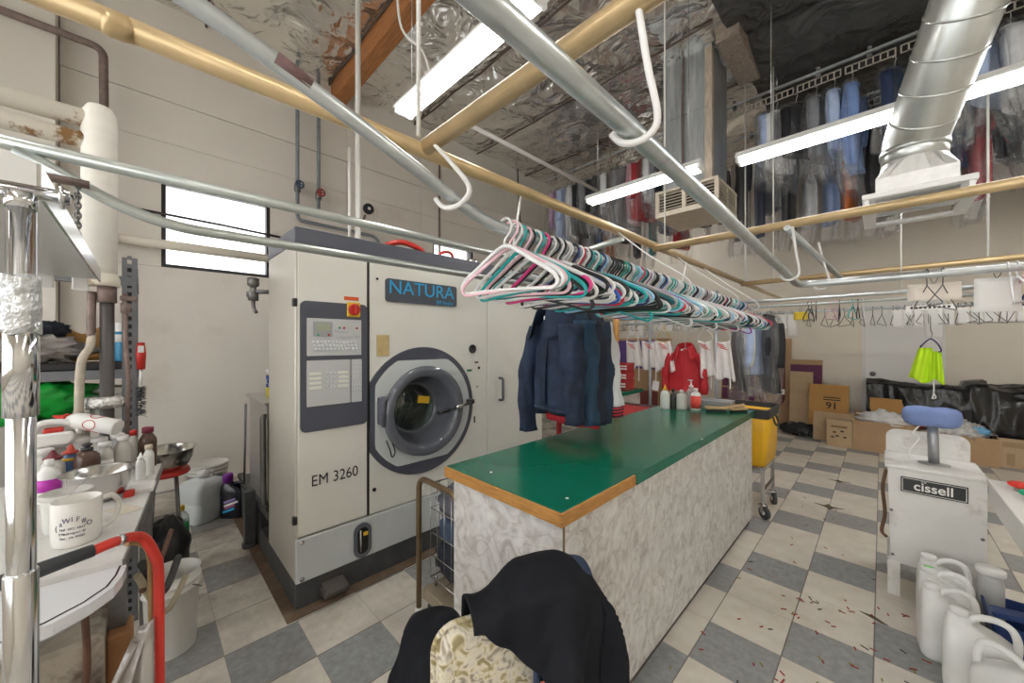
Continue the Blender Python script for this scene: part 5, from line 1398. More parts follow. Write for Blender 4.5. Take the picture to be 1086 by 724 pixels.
# ================================================================ jackets
def loft_cloth(b, rings): return b.loft(rings, caps=True)
def ell_ring(c, ax, ay, rx_, ry_, n, ph=0.0, wob=0.0, k=5):
    out = []
    for i in range(n):
        a = 2 * pi * i / n
        w_ = 1 + wob * sin(k * a + ph) + wob * 0.6 * sin((k + 3) * a + 2.1 * ph)
        out.append(Vector(c) + ax * (cos(a) * rx_ * w_) + ay * (sin(a) * ry_ * w_))
    return out
def jacket(label, loc, rz, body_m, sleeve_m=None, cuff_m=None, hem_m=None, L=0.66, wd=0.23, sl=0.60, seed=0.0, group=None, lining=None, spread=0.0, name='jacket', depth=0.062, z0=-0.175, slr=None):
    """coat on a hanger: loc is where its hanger hook meets the rail"""
    t = thing(name, label, 'jacket', loc, rz, group)
    sleeve_m = sleeve_m or body_m
    X_, Y_ = Vector((1, 0, 0)), Vector((0, 1, 0))
    b = MB(); R = []
    for (z, w_, d_) in ((0.0, 0.07, 0.06), (-0.02, 0.10, 0.065), (-0.05, 0.17, 0.07), (-0.085, 0.205, 0.075), (-0.14, 0.215, 0.08), (-0.25, 0.215, 0.09), (-0.40, 0.225, 0.095), (-0.55, 0.23, 0.10), (-L, 0.235, 0.10)):
        k = wd / 0.23
        wob = 0.02 + 0.10 * min(1, -z / L)
        R.append(ell_ring((0, 0, z0 + z), X_, Y_, w_ * k, d_ * depth / 0.085, 40, seed + z * 2, wob))
    b.loft(R); b.build('coat_body', body_m, t)
    for s_ in (-1, 1):
        c = MB(); R = []
        for i in range(22):
            q = i / 21
            cx = s_ * (wd - 0.045 + 0.07 * min(1, q * 2.2) + spread * q) ; cz = z0 - 0.075 - q * (sl if s_ < 0 or slr is None else slr)
            cy = -0.035 * sin(q * 2.6) - 0.02 * q
            r_ = 0.064 - 0.018 * q + 0.005 * sin(q * 19 + seed)
            ax = Vector((1, 0, 0)); ay = Vector((0, 1, 0))
            R.append(ell_ring((cx, cy, cz + 0.02 * (1 - q)), ax, ay, r_ * 0.9, r_ * 1.15, 24, seed + q * 9 * s_, 0.10, 4))
        c.loft(R); so = c.build('sleeve', sleeve_m, t)
        if cuff_m:
            e = R[-1]; cc = sum(e, Vector()) / len(e)
            k_ = MB(); k_.loft([[cc + (p - cc) * 0.98 + Vector((0, 0, 0.0)) for p in e], [cc + (p - cc) * 0.9 + Vector((0, 0, -0.03)) for p in e], [cc + (p - cc) * 0.86 + Vector((0, 0, -0.065)) for p in e]])
            k_.build('cuff', cuff_m, so)
    # stand collar with open front
    cm = MB(); n = 30
    def col(u, v):
        a = -pi / 2 + 0.55 + u * (2 * pi - 1.1)
        r_ = 0.085 + 0.055 * v
        return (cos(a) * r_ * 1.05, sin(a) * r_ * 0.85 - 0.03 * (1 - sin(a)) * 0.5, z0 - 0.005 + 0.060 * (1 - v * v) - 0.05 * v + 0.03 * sin(a) - 0.035 * (1 - sin(a)) * v)
    cm.grid(n, 8, col); cm.build('collar', body_m, t, solid=0.008)
    MB().box((-0.03, -0.045, z0 - 0.012), (0.035, 0.004, 0.022), 0.001).build('neck_label', PAPER, t)
    # front placket
    pm_ = MB(); pm_.grid(3, 16, lambda u, v: (-0.018 + 0.036 * u, -(0.062 + 0.040 * min(1, v * 1.6)) * depth / 0.085 - 0.004, z0 - 0.03 - v * (L - 0.05)))
    pm_.build('placket', body_m, t, solid=0.006)
    if hem_m:
        e = R; hb = MB(); k = wd / 0.23
        hb.loft([ell_ring((0, 0, z0 - L + dz), X_, Y_, 0.236 * k * s_, 0.10 * depth / 0.085 * s_, 40, seed - L * 2, 0.1 * s_) for dz, s_ in ((0.0, 1.0), (-0.05, 0.94))]); hb.build('hem_band', hem_m, t)
    hk = MB(); hk.tube(catmull([(0, 0, z0 + 0.0), (0.002, 0, -0.05), (0.02, 0, -0.014), (0.02, 0, 0.006), (0, 0, 0.019), (-0.02, 0, 0.006), (-0.022, 0, -0.006)], 4), 0.0028, 6)
    hk.tube([(-0.17 * wd / 0.23, 0, z0 - 0.07), (0, 0, z0 + 0.01), (0.17 * wd / 0.23, 0, z0 - 0.07)], 0.004, 6)
    hk.build('wire_hook', WIREW, t)
    return t
DENIM = mat('dark_denim', (0.014, 0.026, 0.058), 0.8, var=0.5, vscale=9, bump=0.1, bscale=90)
DENIM2 = mat('blue_work_cloth', (0.013, 0.045, 0.09), 0.75, var=0.35, vscale=7)
NAVYJ = mat('navy_jacket_cloth', (0.014, 0.017, 0.032), 0.8, var=0.2, vscale=12)
WSL = mat('white_sleeve_cloth', (0.72, 0.74, 0.75), 0.6, var=0.05, vscale=12)
REDJ = mat('red_lining', (0.50, 0.02, 0.03), 0.7)
STRIPE = bpy.data.materials.new('striped_cuff'); STRIPE.use_nodes = True
_b = STRIPE.node_tree.nodes['Principled BSDF']; _tc = _n(STRIPE.node_tree, 'ShaderNodeTexCoord'); _w = _n(STRIPE.node_tree, 'ShaderNodeTexWave', bands_direction='Z'); _w.inputs['Scale'].default_value = 17
_r = _n(STRIPE.node_tree, 'ShaderNodeValToRGB'); _r.color_ramp.interpolation = 'CONSTANT'; _r.color_ramp.elements[0].color = (0.5, 0.02, 0.04, 1); _r.color_ramp.elements[1].position = 0.5; _r.color_ramp.elements[1].color = (0.015, 0.015, 0.03, 1)
STRIPE.node_tree.links.new(_tc.outputs['Object'], _w.inputs[0]); STRIPE.node_tree.links.new(_w.outputs['Fac'], _r.inputs[0]); STRIPE.node_tree.links.new(_r.outputs[0], _b.inputs['Base Color']); _b.inputs['Roughness'].default_value = 0.8
JX, JZ = -1.33, 1.81
pipe('jacket_rail', [(JX, 1.25, JZ), (JX, 3.5, JZ)], 0.014, GALV, 'short zinc rail hidden behind the plastic hangers that carries the jackets', 'rail')
for i, yy in enumerate((1.30, 3.45)):
    tag(MB().tube([(AX, yy, AZ - 0.02), (JX + 0.02, yy, JZ + 0.03), (JX + 0.018, yy, JZ - 0.012), (JX - 0.016, yy, JZ - 0.016)], 0.006, 8).build('rail_hook', WHITE, None, (AX, yy, AZ)), ('rod hook at the near end of the jacket rail', 'rod hook at the far end of the jacket rail')[i], 'hook')
jz = JZ + 0.0
jacket('dark denim jacket with an open collar at the front of the hanging jackets', (JX + 0.0, 1.68, jz - 0.02), -0.30, DENIM, seed=0.4, L=0.52, sl=0.63, slr=0.50, spread=0.02, wd=0.195)
jacket('blue work jacket hanging directly behind the dark denim one', (JX + 0.01, 1.77, jz), -0.16, DENIM2, seed=2.2, L=0.59, sl=0.54, wd=0.195)
jacket('black jacket hanging between the blue work jacket and navy ones', (JX + 0.01, 1.84, jz), -0.12, NAVYJ, hem_m=REDJ, seed=3.0, L=0.61, sl=0.55, wd=0.195)
jacket('navy jacket with red trimmed hem among the hanging jackets', (JX + 0.01, 1.90, jz), -0.10, mat('navy_twill', (0.02, 0.035, 0.07), 0.8, var=0.2, vscale=12), hem_m=REDJ, seed=5.1, L=0.57, sl=0.55, wd=0.195)
jacket('navy varsity jacket with white sleeves and red striped cuffs', (JX - 0.01, 1.97, jz), -0.06, NAVYJ, WSL, STRIPE, NAVYJ, seed=1.7, L=0.57, sl=0.46, spread=0.05, wd=0.185)

# ================================================================ bagged clothes on the overhead conveyor
def conveyor(name, y, x0, x1, z, label):
    t = thing(name, label, 'conveyor', (x0, y, z))
    Lc = x1 - x0
    b = MB(); n = int(Lc / 0.42)
    TR = MB()
    TR.span(0, Lc, -0.012, 0.012, 0.085, 0.115); TR.build('track', GALV, t)
    for k in range(n):
        c = MB(); a = 0.42 * k + 0.02; e = a + 0.38
        c.span(a, e, -0.006, 0.006, 0.028, 0.038); c.span(a, e, -0.006, 0.006, -0.048, -0.038)
        for j in range(8):
            q = a + (e - a) * j / 7
            c.span(q - 0.006, q + 0.006, -0.006, 0.006, -0.048, 0.038)
        o = c.build('slot_carrier', mat('carrier_steel', (0.66, 0.62, 0.54), 0.4, 0.4) if 'carrier_steel' not in bpy.data.materials else bpy.data.materials['carrier_steel'], t)
        h = MB(); h.span(a + 0.17, a + 0.21, -0.015, 0.015, 0.03, 0.09); h.lathe([(0.018, -0.03), (0.018, 0.03)], (a + 0.19, 0, 0.13), 10, MNY); h.build('trolley_wheel', STEEL, t)
    for k in range(int(Lc / 1.5)):
        MB().tube([(0.6 + 1.5 * k, 0, 0.11), (0.6 + 1.5 * k, 0, CEIL - z - 0.06)], 0.006, 6).build('track_hanger', STEEL, t)
    return t
conveyor('garment_conveyor', 5.45, -4.5, 2.4, 4.44, 'overhead garment conveyor track with slotted carriers, front run')
conveyor('garment_conveyor', 6.35, -4.5, 2.4, 4.42, 'overhead garment conveyor track with slotted carriers, rear run')
gc = {'pale blue': (0.45, 0.56, 0.80), 'blue': (0.20, 0.32, 0.62), 'white': (0.75, 0.76, 0.78), 'black': (0.02, 0.02, 0.025), 'grey': (0.25, 0.26, 0.28), 'navy': (0.03, 0.045, 0.11), 'lilac': (0.50, 0.32, 0.50),
      'cream': (0.74, 0.70, 0.58), 'teal': (0.02, 0.25, 0.26), 'orange': (0.60, 0.16, 0.04), 'dusty pink': (0.58, 0.30, 0.36), 'charcoal': (0.07, 0.07, 0.08), 'red': (0.45, 0.04, 0.05)}
gm = {k: mat('garment_' + k.replace(' ', '_'), v, 0.85, var=0.14, vscale=8) for k, v in gc.items()}
def fold_loft(prof, seed, n=28, amp=0.14, wav=4):
    R = []
    for (z, hw, hd, am) in prof:
        ring = []
        for i in range(n):
            a = 2 * pi * i / n
            w_ = 1 + amp * am * (sin(wav * a + seed) + 0.6 * sin((wav + 3) * a + 2.3 * seed + z * 3) + 0.5 * noise.noise(Vector((cos(a) * 2, sin(a) * 2 + seed, z * 4))))
            ring.append((cos(a) * hw * w_, sin(a) * hd * w_ + 0.02 * am * sin(z * 5 + seed), z))
        R.append(ring)
    return R
shape_cache = {}
def garment_shape(kind):
    if kind in shape_cache: return shape_cache[kind]
    L = (0.72, 0.84, 1.05, 1.36)[kind]
    g = MB().loft(fold_loft([(-0.13, 0.05, 0.04, 0.1), (-0.155, 0.10, 0.045, 0.1), (-0.19, 0.17, 0.05, 0.15), (-0.24, 0.20, 0.055, 0.4), (-0.38, 0.20, 0.055, 0.9), (-0.52, 0.20, 0.06, 1.2), (-L, 0.215, 0.06, 1.2)], kind * 1.9 + 0.4))
    s_ = []
    for q in (-1, 1):
        R = []
        for i in range(9):
            u = i / 8
            R.append([(q * (0.20 + 0.025 * u) + cos(a) * (0.045 - 0.01 * u), -0.03 + sin(a) * (0.055 - 0.012 * u) - 0.02 * sin(u * 3), -0.22 - u * 0.52) for a in [2 * pi * k / 12 for k in range(12)]])
        s_.append(MB().loft(R))
    c = MB().tube([(0.06 * cos(a), 0.05 * sin(a), -0.125 + 0.012 * sin(a)) for a in [2 * pi * k / 14 for k in range(14)]], 0.016, 6, closed=True)
    Lb = L + 0.26
    bag = MB().loft(fold_loft([(-0.05, 0.012, 0.012, 0.1), (-0.10, 0.06, 0.05, 0.4), (-0.14, 0.20, 0.075, 0.5), (-0.20, 0.245, 0.09, 0.6), (-0.45, 0.25, 0.10, 0.9), (-L, 0.25, 0.10, 1.3), (-L - 0.12, 0.22, 0.09, 2.0), (-Lb, 0.19, 0.07, 2.6)], kind * 2.7 + 1.1, 36, 0.12, 5), caps=False)
    hk = MB().tube(catmull([(0, 0, -0.13), (0.002, 0, -0.05), (0.02, 0, -0.014), (0.02, 0, 0.006), (0, 0, 0.018), (-0.02, 0, 0.006), (-0.022, 0, -0.006)], 3), 0.0028, 5)
    shape_cache[kind] = (g, s_, c, bag, hk)
    return shape_cache[kind]
GP = {}
def bagged(col, kind, loc, rz, label, group):
    key = (col, kind)
    if key in GP:
        return dup(GP[key], loc, (0, 0, rz), label, group)
    g, s_, c, bag, hk = garment_shape(kind)
    t = thing('bagged_garment', label, 'garment', loc, rz, group)
    go = g.build('garment_body', gm[col], t)
    for q in s_: q.build('sleeve', gm[col], t)
    c.build('collar', gm[col], t)
    bag.build('plastic_bag', BAG, t); hk.build('wire_hook', WIREW, t)
    GP[key] = t
    return t
gr = random.Random(21)
A_ = ['lilac', 'pale blue', 'white', 'black', 'grey', 'black', 'white', 'charcoal', 'grey', 'dusty pink', 'red', 'white', 'black', 'charcoal']
x = -4.25
i = 0
seq = A_ + [None] * 0
while x < -1.95:
    col = A_[i % len(A_)]
    bagged(col, gr.choice((1, 2, 2)), (x, 5.45, 4.375), pi / 2 + gr.uniform(-0.45, 0.45), '%s bagged garment hanging left of the square duct' % col, 'bagged clothes left of the square duct')
    x += gr.uniform(0.14, 0.19); i += 1
B_ = ['pale blue', 'white', 'black', 'grey', 'pale blue', 'blue', 'navy', 'teal', 'grey', 'pale blue', 'white', 'grey', 'charcoal', 'lilac', 'cream', 'pale blue', 'white', 'blue', 'pale blue', 'navy', 'charcoal', 'white', 'grey', 'pale blue', 'teal', 'navy', 'black', 'grey', 'white', 'charcoal', 'navy', 'grey']
x = -1.02; i = 0
while x < 2.2:
    col = B_[i % len(B_)]
    zone = 'left of the round duct' if x < 0.1 else 'right of the round duct'
    bagged(col, gr.choice((0, 1, 1, 2)), (x, 5.45, 4.375), pi / 2 + gr.uniform(-0.7, 0.7), '%s bagged garment on the front conveyor run %s' % (col, zone), 'bagged clothes on the front conveyor run')
    x += gr.uniform(0.11, 0.20) if gr.random() > 0.12 else 0.32
    i += 1
C_ = ['charcoal', 'navy', 'grey', 'black', 'white', 'blue', 'orange', 'black', 'charcoal', 'teal', 'navy', 'red', 'black']
x = -1.5; i = 0
while x < 2.3:
    col = C_[i % len(C_)]
    bagged(col, gr.choice((2, 3, 3)), (x, 6.35, 4.38), pi / 2 + gr.uniform(-0.6, 0.6), '%s bagged garment on the rear conveyor run by the tan wall' % col, 'bagged clothes on the rear conveyor run')
    x += gr.uniform(0.15, 0.23); i += 1
x = -4.4; i = 3
while x < -1.6:
    col = C_[i % len(C_)]
    bagged(col, gr.choice((2, 3)), (x, 6.35, 4.38), pi / 2 + gr.uniform(-0.6, 0.6), '%s bagged garment on the rear run left of the square duct' % col, 'bagged clothes on the rear run at the left')
    x += gr.uniform(0.22, 0.3); i += 1
# ================================================================ cardboard along the back wall
def carton(label, loc, size, m_=CARD, rz=0.0, open_=False, tape=True, name='cardboard_box', flaps=(1, 1, 1, 1), fl=0.45, fa=0.5):
    """carton: walls and base, top flaps, tape"""
    t = thing(name, label, 'box', loc, rz)
    w_, d_, h_ = size
    b = MB(); th = 0.006
    b.span(-w_ / 2, w_ / 2, -d_ / 2, -d_ / 2 + th, 0, h_); b.span(-w_ / 2, w_ / 2, d_ / 2 - th, d_ / 2, 0, h_)
    b.span(-w_ / 2, -w_ / 2 + th, -d_ / 2 + th, d_ / 2 - th, 0, h_); b.span(w_ / 2 - th, w_ / 2, -d_ / 2 + th, d_ / 2 - th, 0, h_)
    b.span(-w_ / 2 + th, w_ / 2 - th, -d_ / 2 + th, d_ / 2 - th, 0, th)
    b.build('carton', m_, t)
    if open_:
        for k, on in enumerate(flaps):
            if not on: continue
            f = MB(); l = d_ * fl
            if k < 2:
                s_ = -1 if k == 0 else 1
                f.loft([[(x, s_ * (d_ / 2), h_), (x, s_ * (d_ / 2 + l * cos(fa)), h_ + l * sin(fa) * (1 if k else -0.2)), (x, s_ * (d_ / 2 + l * cos(fa)), h_ + l * sin(fa) * (1 if k else -0.2) - 0.005), (x, s_ * (d_ / 2), h_ - 0.005)] for x in (-w_ / 2, w_ / 2)], smooth=False)
            else:
                s_ = -1 if k == 2 else 1
                f.loft([[(s_ * (w_ / 2), y, h_), (s_ * (w_ / 2 + l * cos(fa)), y, h_ + l * sin(fa)), (s_ * (w_ / 2 + l * cos(fa)), y, h_ + l * sin(fa) - 0.005), (s_ * (w_ / 2), y, h_ - 0.005)] for y in (-d_ / 2, d_ / 2)], smooth=False)
            f.build('flap', m_, t)
    else:
        f = MB(); f.span(-w_ / 2, w_ / 2, -d_ / 2, -0.002, h_, h_ + 0.006); f.build('flap', m_, t)
        f = MB(); f.span(-w_ / 2, w_ / 2, 0.002, d_ / 2, h_, h_ + 0.006); f.build('flap', m_, t)
        if tape:
            f = MB(); f.span(-w_ / 2 - 0.001, w_ / 2 + 0.001, -0.025, 0.025, h_ + 0.005, h_ + 0.008); f.span(-w_ / 2 - 0.001, -w_ / 2 + 0.001, -0.025, 0.025, h_ - 0.08, h_ + 0.006)
            f.build('packing_tape', mat('tape', (0.40, 0.30, 0.18), 0.25), t)
    return t
def board(label, cx, y, z1, w_, lean, m_=CARD, th=0.02, z0=0.0, rz=0.0, name='cardboard_sheet'):
    """folded carton leaning against what is behind it; y is where its foot stands"""
    t = thing(name, label, 'cardboard', (cx, y, z0), rz)
    R = Matrix.Rotation(-lean, 3, 'X')
    h_ = (z1 - z0) / cos(lean)
    b = MB(); b.box(R @ Vector((0, 0, h_ / 2)) + Vector((0, 0, 0.5 * th * sin(abs(lean)))), (w_, th, h_), 0.002, R=R)
    b.build('folded_carton', m_, t)
    t['h'] = h_
    return t, R, h_
def patch(t, R, x0, x1, z0, z1, m_, th, name='print'):
    b = MB(); b.box(R @ Vector(((x0 + x1) / 2, -th / 2 - 0.001, (z0 + z1) / 2)), (x1 - x0, 0.002, z1 - z0), 0, R=R)
    return b.build(name, m_, t)
t, R, h_ = board('tall cardboard sheet with a large purple letter print, against the back wall', -1.37, 7.80, 1.53, 0.56, 0.05, CARD)
ring = MB(); ring.T = Matrix(R.to_4x4())
P_ = [(x, -0.012, 0.85 + z) for x, z in rrect(0.30, 0.95, 0.14, 6)]
ring.tube([Vector(p) for p in P_], 0.045, 6, closed=True, flat=0.08); ring.T = None
ring.build('purple_print', mat('purple_on_card', (0.20, 0.075, 0.075), 0.8), t)
t, R, h_ = board('cardboard sheet with a purple printed upper half beside the tall one', -0.90, 7.76, 1.17, 0.44, 0.08, CARD)
patch(t, R, -0.2, 0.215, h_ * 0.5, h_ * 0.93, PURPLE, 0.02, 'purple_print')
board('narrow pale plain cardboard sheet in front of the purple printed one', -0.93, 7.55, 0.98, 0.30, 0.10, CARDL, 0.03)
t, R, h_ = board('orange brown folded box with the number 91 leaning on the back wall', -0.58, 7.40, 0.80, 0.47, 0.16, CARDO, 0.05)
for s_, zz, sz in (('91', 0.49, 0.14),):
    q = text('box_lettering', s_, sz, INK, t, R @ Vector((0.04, -0.027, zz)), (pi / 2 - 0.16, 0, 0), 0.0006, bold=0.002)
for k in range(2): patch(t, R, -0.06, 0.14, 0.575 + 0.035 * k, 0.59 + 0.035 * k, INK, 0.05, 'printed_line')
board('wide low pale cardboard sheet behind the small box', -0.42, 7.16, 0.42, 0.62, 0.10, CARDL, 0.05, rz=-0.03)
t = carton('small closed brown box with black marks on the floor by the wall', (-0.42, 7.02, 0), (0.27, 0.26, 0.36), CARDL)
for k, (x, z) in enumerate(((-0.05, 0.20), (0.03, 0.22), (-0.02, 0.15), (0.06, 0.14), (-0.07, 0.13))):
    MB().box((x, -0.131, z), (0.035, 0.002, 0.02), 0).build('ink_mark', INK, t)
MB().box((0.0, -0.131, 0.28), (0.17, 0.002, 0.03), 0).build('ink_mark', mat('brown_ink', (0.25, 0.14, 0.07), 0.8), t)
t = carton('open brown box of white clothes left of the white press', (0.02, 7.14, 0), (0.60, 0.50, 0.40), CARD, open_=True, flaps=(0, 1, 0, 0), fl=0.25)
crumple('heap of crumpled white cloth in the open box left of the press', 'white_cloth', (0.02, 7.10, 0.40), (0.25, 0.20, 0.12), mat('white_linen', (0.72, 0.71, 0.69), 0.8, var=0.12, vscale=14), 3.3, amp=0.45, freq=3.6)
t = carton('orange brown box against the black wrapped pile', (0.10, 7.56, 0), (0.44, 0.26, 0.66), CARDO, tape=False)
for k in range(4):
    MB().box((0.02 + 0.06 * k, -0.131, 0.42), (0.012, 0.002, 0.10), 0).build('ink_mark', INK, t)
t = carton('long open brown box of wrapped hangers right of the press', (0.66, 7.28, 0), (0.62, 0.50, 0.33), CARD, open_=True, flaps=(0, 1, 0, 0), fl=0.25)
crumple('heap of clear and white plastic wraps in the open box right of the press', 'plastic_wraps', (0.66, 7.22, 0.34), (0.26, 0.20, 0.12), mat('grey_plastic_wrap', (0.55, 0.54, 0.52), 0.35, var=0.3, vscale=18), 9.4, amp=0.55, freq=4.2)
crumple('blue plastic wrap in the open box right of the press', 'plastic_wrap', (0.84, 7.16, 0.38), (0.08, 0.06, 0.05), mat('light_blue_wrap', (0.18, 0.45, 0.68), 0.4), 5.4, amp=0.5, freq=4.2)
crumple('red cloth behind the pad of the white press', 'red_cloth', (0.33, 7.20, 0.42), (0.14, 0.10, 0.08), mat('red_cloth', (0.55, 0.06, 0.02), 0.7), 2.4)
t = carton('large brown box with open flaps and the number 40 at the far right', (1.20, 7.38, 0), (0.46, 0.50, 0.34), CARDL, open_=True, flaps=(0, 1, 1, 1), fl=0.30, fa=1.1)
text('box_lettering', '40"', 0.10, INK, t, (0.05, -0.2515, 0.19), RNY, 0.0006, bold=0.0015)
MB().box((-0.10, -0.251, 0.27), (0.20, 0.002, 0.06), 0).build('tape_strip', mat('tape_brown', (0.36, 0.25, 0.14), 0.3), t)
MB().box((-0.14, -0.251, 0.10), (0.06, 0.002, 0.14), 0).build('tape_strip', bpy.data.materials['tape_brown'], t)
# black wrapped pile
TARP = mat('black_bin_liner', (0.012, 0.012, 0.013), 0.22, bump=0.5, bscale=9)
def tarp_fn(u, v):
    x = -0.16 + 2.3 * u
    prof = [(7.44, 0.03), (7.42, 0.30), (7.44, 0.62), (7.50, 0.86), (7.62, 0.93), (7.78, 0.92), (7.90, 0.90)]
    f = v * (len(prof) - 1); i = min(int(f), len(prof) - 2); w_ = f - i
    yy = prof[i][0] * (1 - w_) + prof[i + 1][0] * w_; zz = prof[i][1] * (1 - w_) + prof[i + 1][1] * w_
    n1 = noise.noise(Vector((x * 4.2, v * 4, 1.2))); n2 = noise.ridged_multi_fractal(Vector((x * 3.0, v * 2.0 + x, 6.2)), 1.0, 2.0, 4, 1.0, 2.0) if hasattr(noise, 'ridged_multi_fractal') else 0
    d_ = 0.05 * n1 + 0.035 * (n2 - 1.0)
    return (x, min(7.92, yy - d_), max(0.01, zz + d_ * (0.6 if v > 0.45 else 0.0) - 0.05 * max(0, sin(x * 3.1)) * (v > 0.5) + (0.06 if 0.75 < x < 0.95 and v > 0.5 else 0)))
b = MB(); b.grid(150, 44, tarp_fn)
L_ = [tarp_fn(0, j / 44) for j in range(45)]; Rr = [tarp_fn(1, j / 44) for j in range(45)]
for side in (L_, Rr):
    o_ = len(b.v); b.v += side + [(side[0][0], 7.92, 0.01)]; b.f.append(tuple(range(o_, o_ + 46))); b.sm.append(False); b.mi.append(0)
tag(b.build('plastic_covered_pile', TARP, None, (0.9, 7.7, 0)), 'long pile wrapped in shiny black plastic along the back wall', 'pile')
crumple('black and white cloth bag crumpled on the floor by the cardboard sheets', 'cloth_bag', (-0.92, 7.30, 0.10), (0.24, 0.12, 0.10), mat('black_white_cloth', (0.02, 0.02, 0.022), 0.7, dirt=(0.6, 0.6, 0.6), dscale=8, dlim=(0.60, 0.62)), 1.9, cat='bag', floor_z=0.004)
t = thing('wall_outlet', 'white electric outlet box on the tall cardboard side of the yellow cart', 'outlet', (-1.22, 7.70, 0.62))
MB().box((0, 0.0, 0), (0.12, 0.04, 0.09), 0.006).build('outlet_plate', PAPER, t)
for x in (-0.025, 0.025): MB().box((x, -0.021, 0), (0.012, 0.002, 0.03), 0).build('socket', INK, t)

# printed carton that stands behind the yellow cart
t, R, h_ = board('carton with a dark purple printed panel leaning behind the yellow cart', -1.52, 6.25, 1.06, 0.46, 0.14, CARD, 0.08)
patch(t, R, -0.215, 0.215, h_ - 0.46, h_ - 0.06, PURPLE, 0.08, 'purple_print')
b = MB(); b.box(R @ Vector((0.0, -0.0425, h_ - 0.28)), (0.46, 0.002, 0.02), 0, R=R); b.build('tape_strip', CARDL, t)
for (x, z, a) in ((0.10, h_ - 0.22, 0.5), (0.08, h_ - 0.30, 0.5)):
    b = MB(); b.box(R @ Vector((x, -0.043, z)), (0.05, 0.002, 0.13), 0, R=R @ Matrix.Rotation(a, 3, 'Y')); b.build('printed_figure', CARD, t)
for k in range(5): b = MB(); b.box(R @ Vector((-0.10, -0.0425, h_ - 0.15 - 0.05 * k)), (0.07 if k % 2 else 0.04, 0.002, 0.03), 0, R=R); b.build('printed_mark', CARDL, t)

# ================================================================ white press with the blue pad
PRESS = mat('press_enamel', (0.74, 0.73, 0.70), 0.45, var=0.05, vscale=5, dirt=(0.36, 0.31, 0.26), dscale=4.2, dlim=(0.54, 0.78))
pr = thing('puff_iron_press', 'white pressing stand with a blue padded iron on a steel post', 'press', (0.205, 3.265, 0))
b = MB()
def taper(z, k): return [(-0.18 * k, -0.195 * k, z), (0.18, -0.195 * k, z), (0.18, 0.195, z), (-0.18 * k, 0.195, z)]
b.loft([taper(0.19, 0.93), taper(0.735, 1.0)], smooth=False); b.build('press_body', PRESS, pr)
MB().span(-0.192, 0.187, -0.20, 0.20, 0.735, 0.752, 0.003).build('press_top', PRESS, pr)
for (x, y) in ((-0.155, -0.165), (0.16, -0.165), (-0.155, 0.17), (0.16, 0.17)):
    MB().span(x - 0.026, x + 0.026, y - 0.026, y + 0.026, 0, 0.20, 0.002).build('leg', PRESS, pr)
bp = MB(); bp.prism(rrect(0.35, 0.20, 0.05, 5, -0.01, 0.80), -0.006, 0.006, MNY, (0, 0.19, 0)); bp.build('splash_plate', PRESS, pr)
lg = MB(); lg.prism(rrect(0.245, 0.085, 0.003, 2, -0.005, 0.655), 0, 0.004, MNY, (0, -0.196, 0)); lg = lg.build('maker_plate', mat('plate_black', (0.03, 0.035, 0.035), 0.35), pr)
fm_ = MB(); fm_.tube([(x, -0.2005, z) for x, z in rrect(0.232, 0.072, 0.002, 1, -0.005, 0.655)], 0.0016, 4, closed=True); fm_.build('plate_border', WHITE, lg)
text('plate_lettering', 'cissell', 0.066, PAPER, lg, (-0.005, -0.2005, 0.653), RNY, 0.0005, 0.95, bold=0.001)
text('plate_lettering', 'THE', 0.012, PAPER, lg, (-0.04, -0.2005, 0.682), RNY, 0.0005)
for (x, z) in ((-0.165, 0.49), (-0.16, 0.235), (0.165, 0.44)):
    MB().lathe([(0.008, 0), (0.006, 0.004)], (x, -0.192, z), 10, MNY).build('bolt', DSTEEL, pr)
MB().lathe([(0.065, 0), (0.065, 0.005), (0.03, 0.007)], (0.01, -0.01, 0.752), 28, None, 1.0, 0.8).build('post_flange', mat('flange', (0.33, 0.33, 0.32), 0.4, 0.6), pr)
MB().cyl((0.01, -0.01, 0.75), (0.005, -0.01, 0.99), 0.023, seg=20).build('post', mat('post_grey', (0.36, 0.37, 0.39), 0.35, 0.5), pr)
pad = MB(); N = 36
R = []
for (z, k) in ((0.972, 0.45), (0.976, 0.75), (0.985, 0.92), (1.005, 1.0), (1.035, 1.01), (1.058, 0.97), (1.072, 0.85), (1.079, 0.6), (1.08, 0.2)):
    R.append([(0.118 * k * cos(2 * pi * i / N) * (1 + 0.03 * sin(5 * 2 * pi * i / N)), -0.01 + 0.088 * k * sin(2 * pi * i / N) * (1 + 0.03 * sin(4 * 2 * pi * i / N + 1)), z + 0.004 * sin(3 * 2 * pi * i / N)) for i in range(N)])
pad.loft(R); pad.build('padded_iron', mat('blue_pad_cloth', (0.19, 0.26, 0.50), 0.9, var=0.1, vscale=14, bump=0.1, bscale=50), pr)
MB().tube(catmull([(-0.04, -0.05, 0.985), (-0.075, -0.06, 0.93), (-0.05, -0.055, 0.90), (-0.085, -0.06, 0.83), (-0.09, -0.05, 0.78)], 5), 0.0035, 6).build('pad_cord', WHITE, pr)
MB().tube(catmull([(-0.185, 0.05, 0.66), (-0.20, 0.02, 0.55), (-0.19, 0.0, 0.4), (-0.205, -0.03, 0.30), (-0.185, -0.06, 0.28)], 5), 0.009, 8).build('side_hose', mat('brown_hose', (0.20, 0.11, 0.07), 0.7), pr)

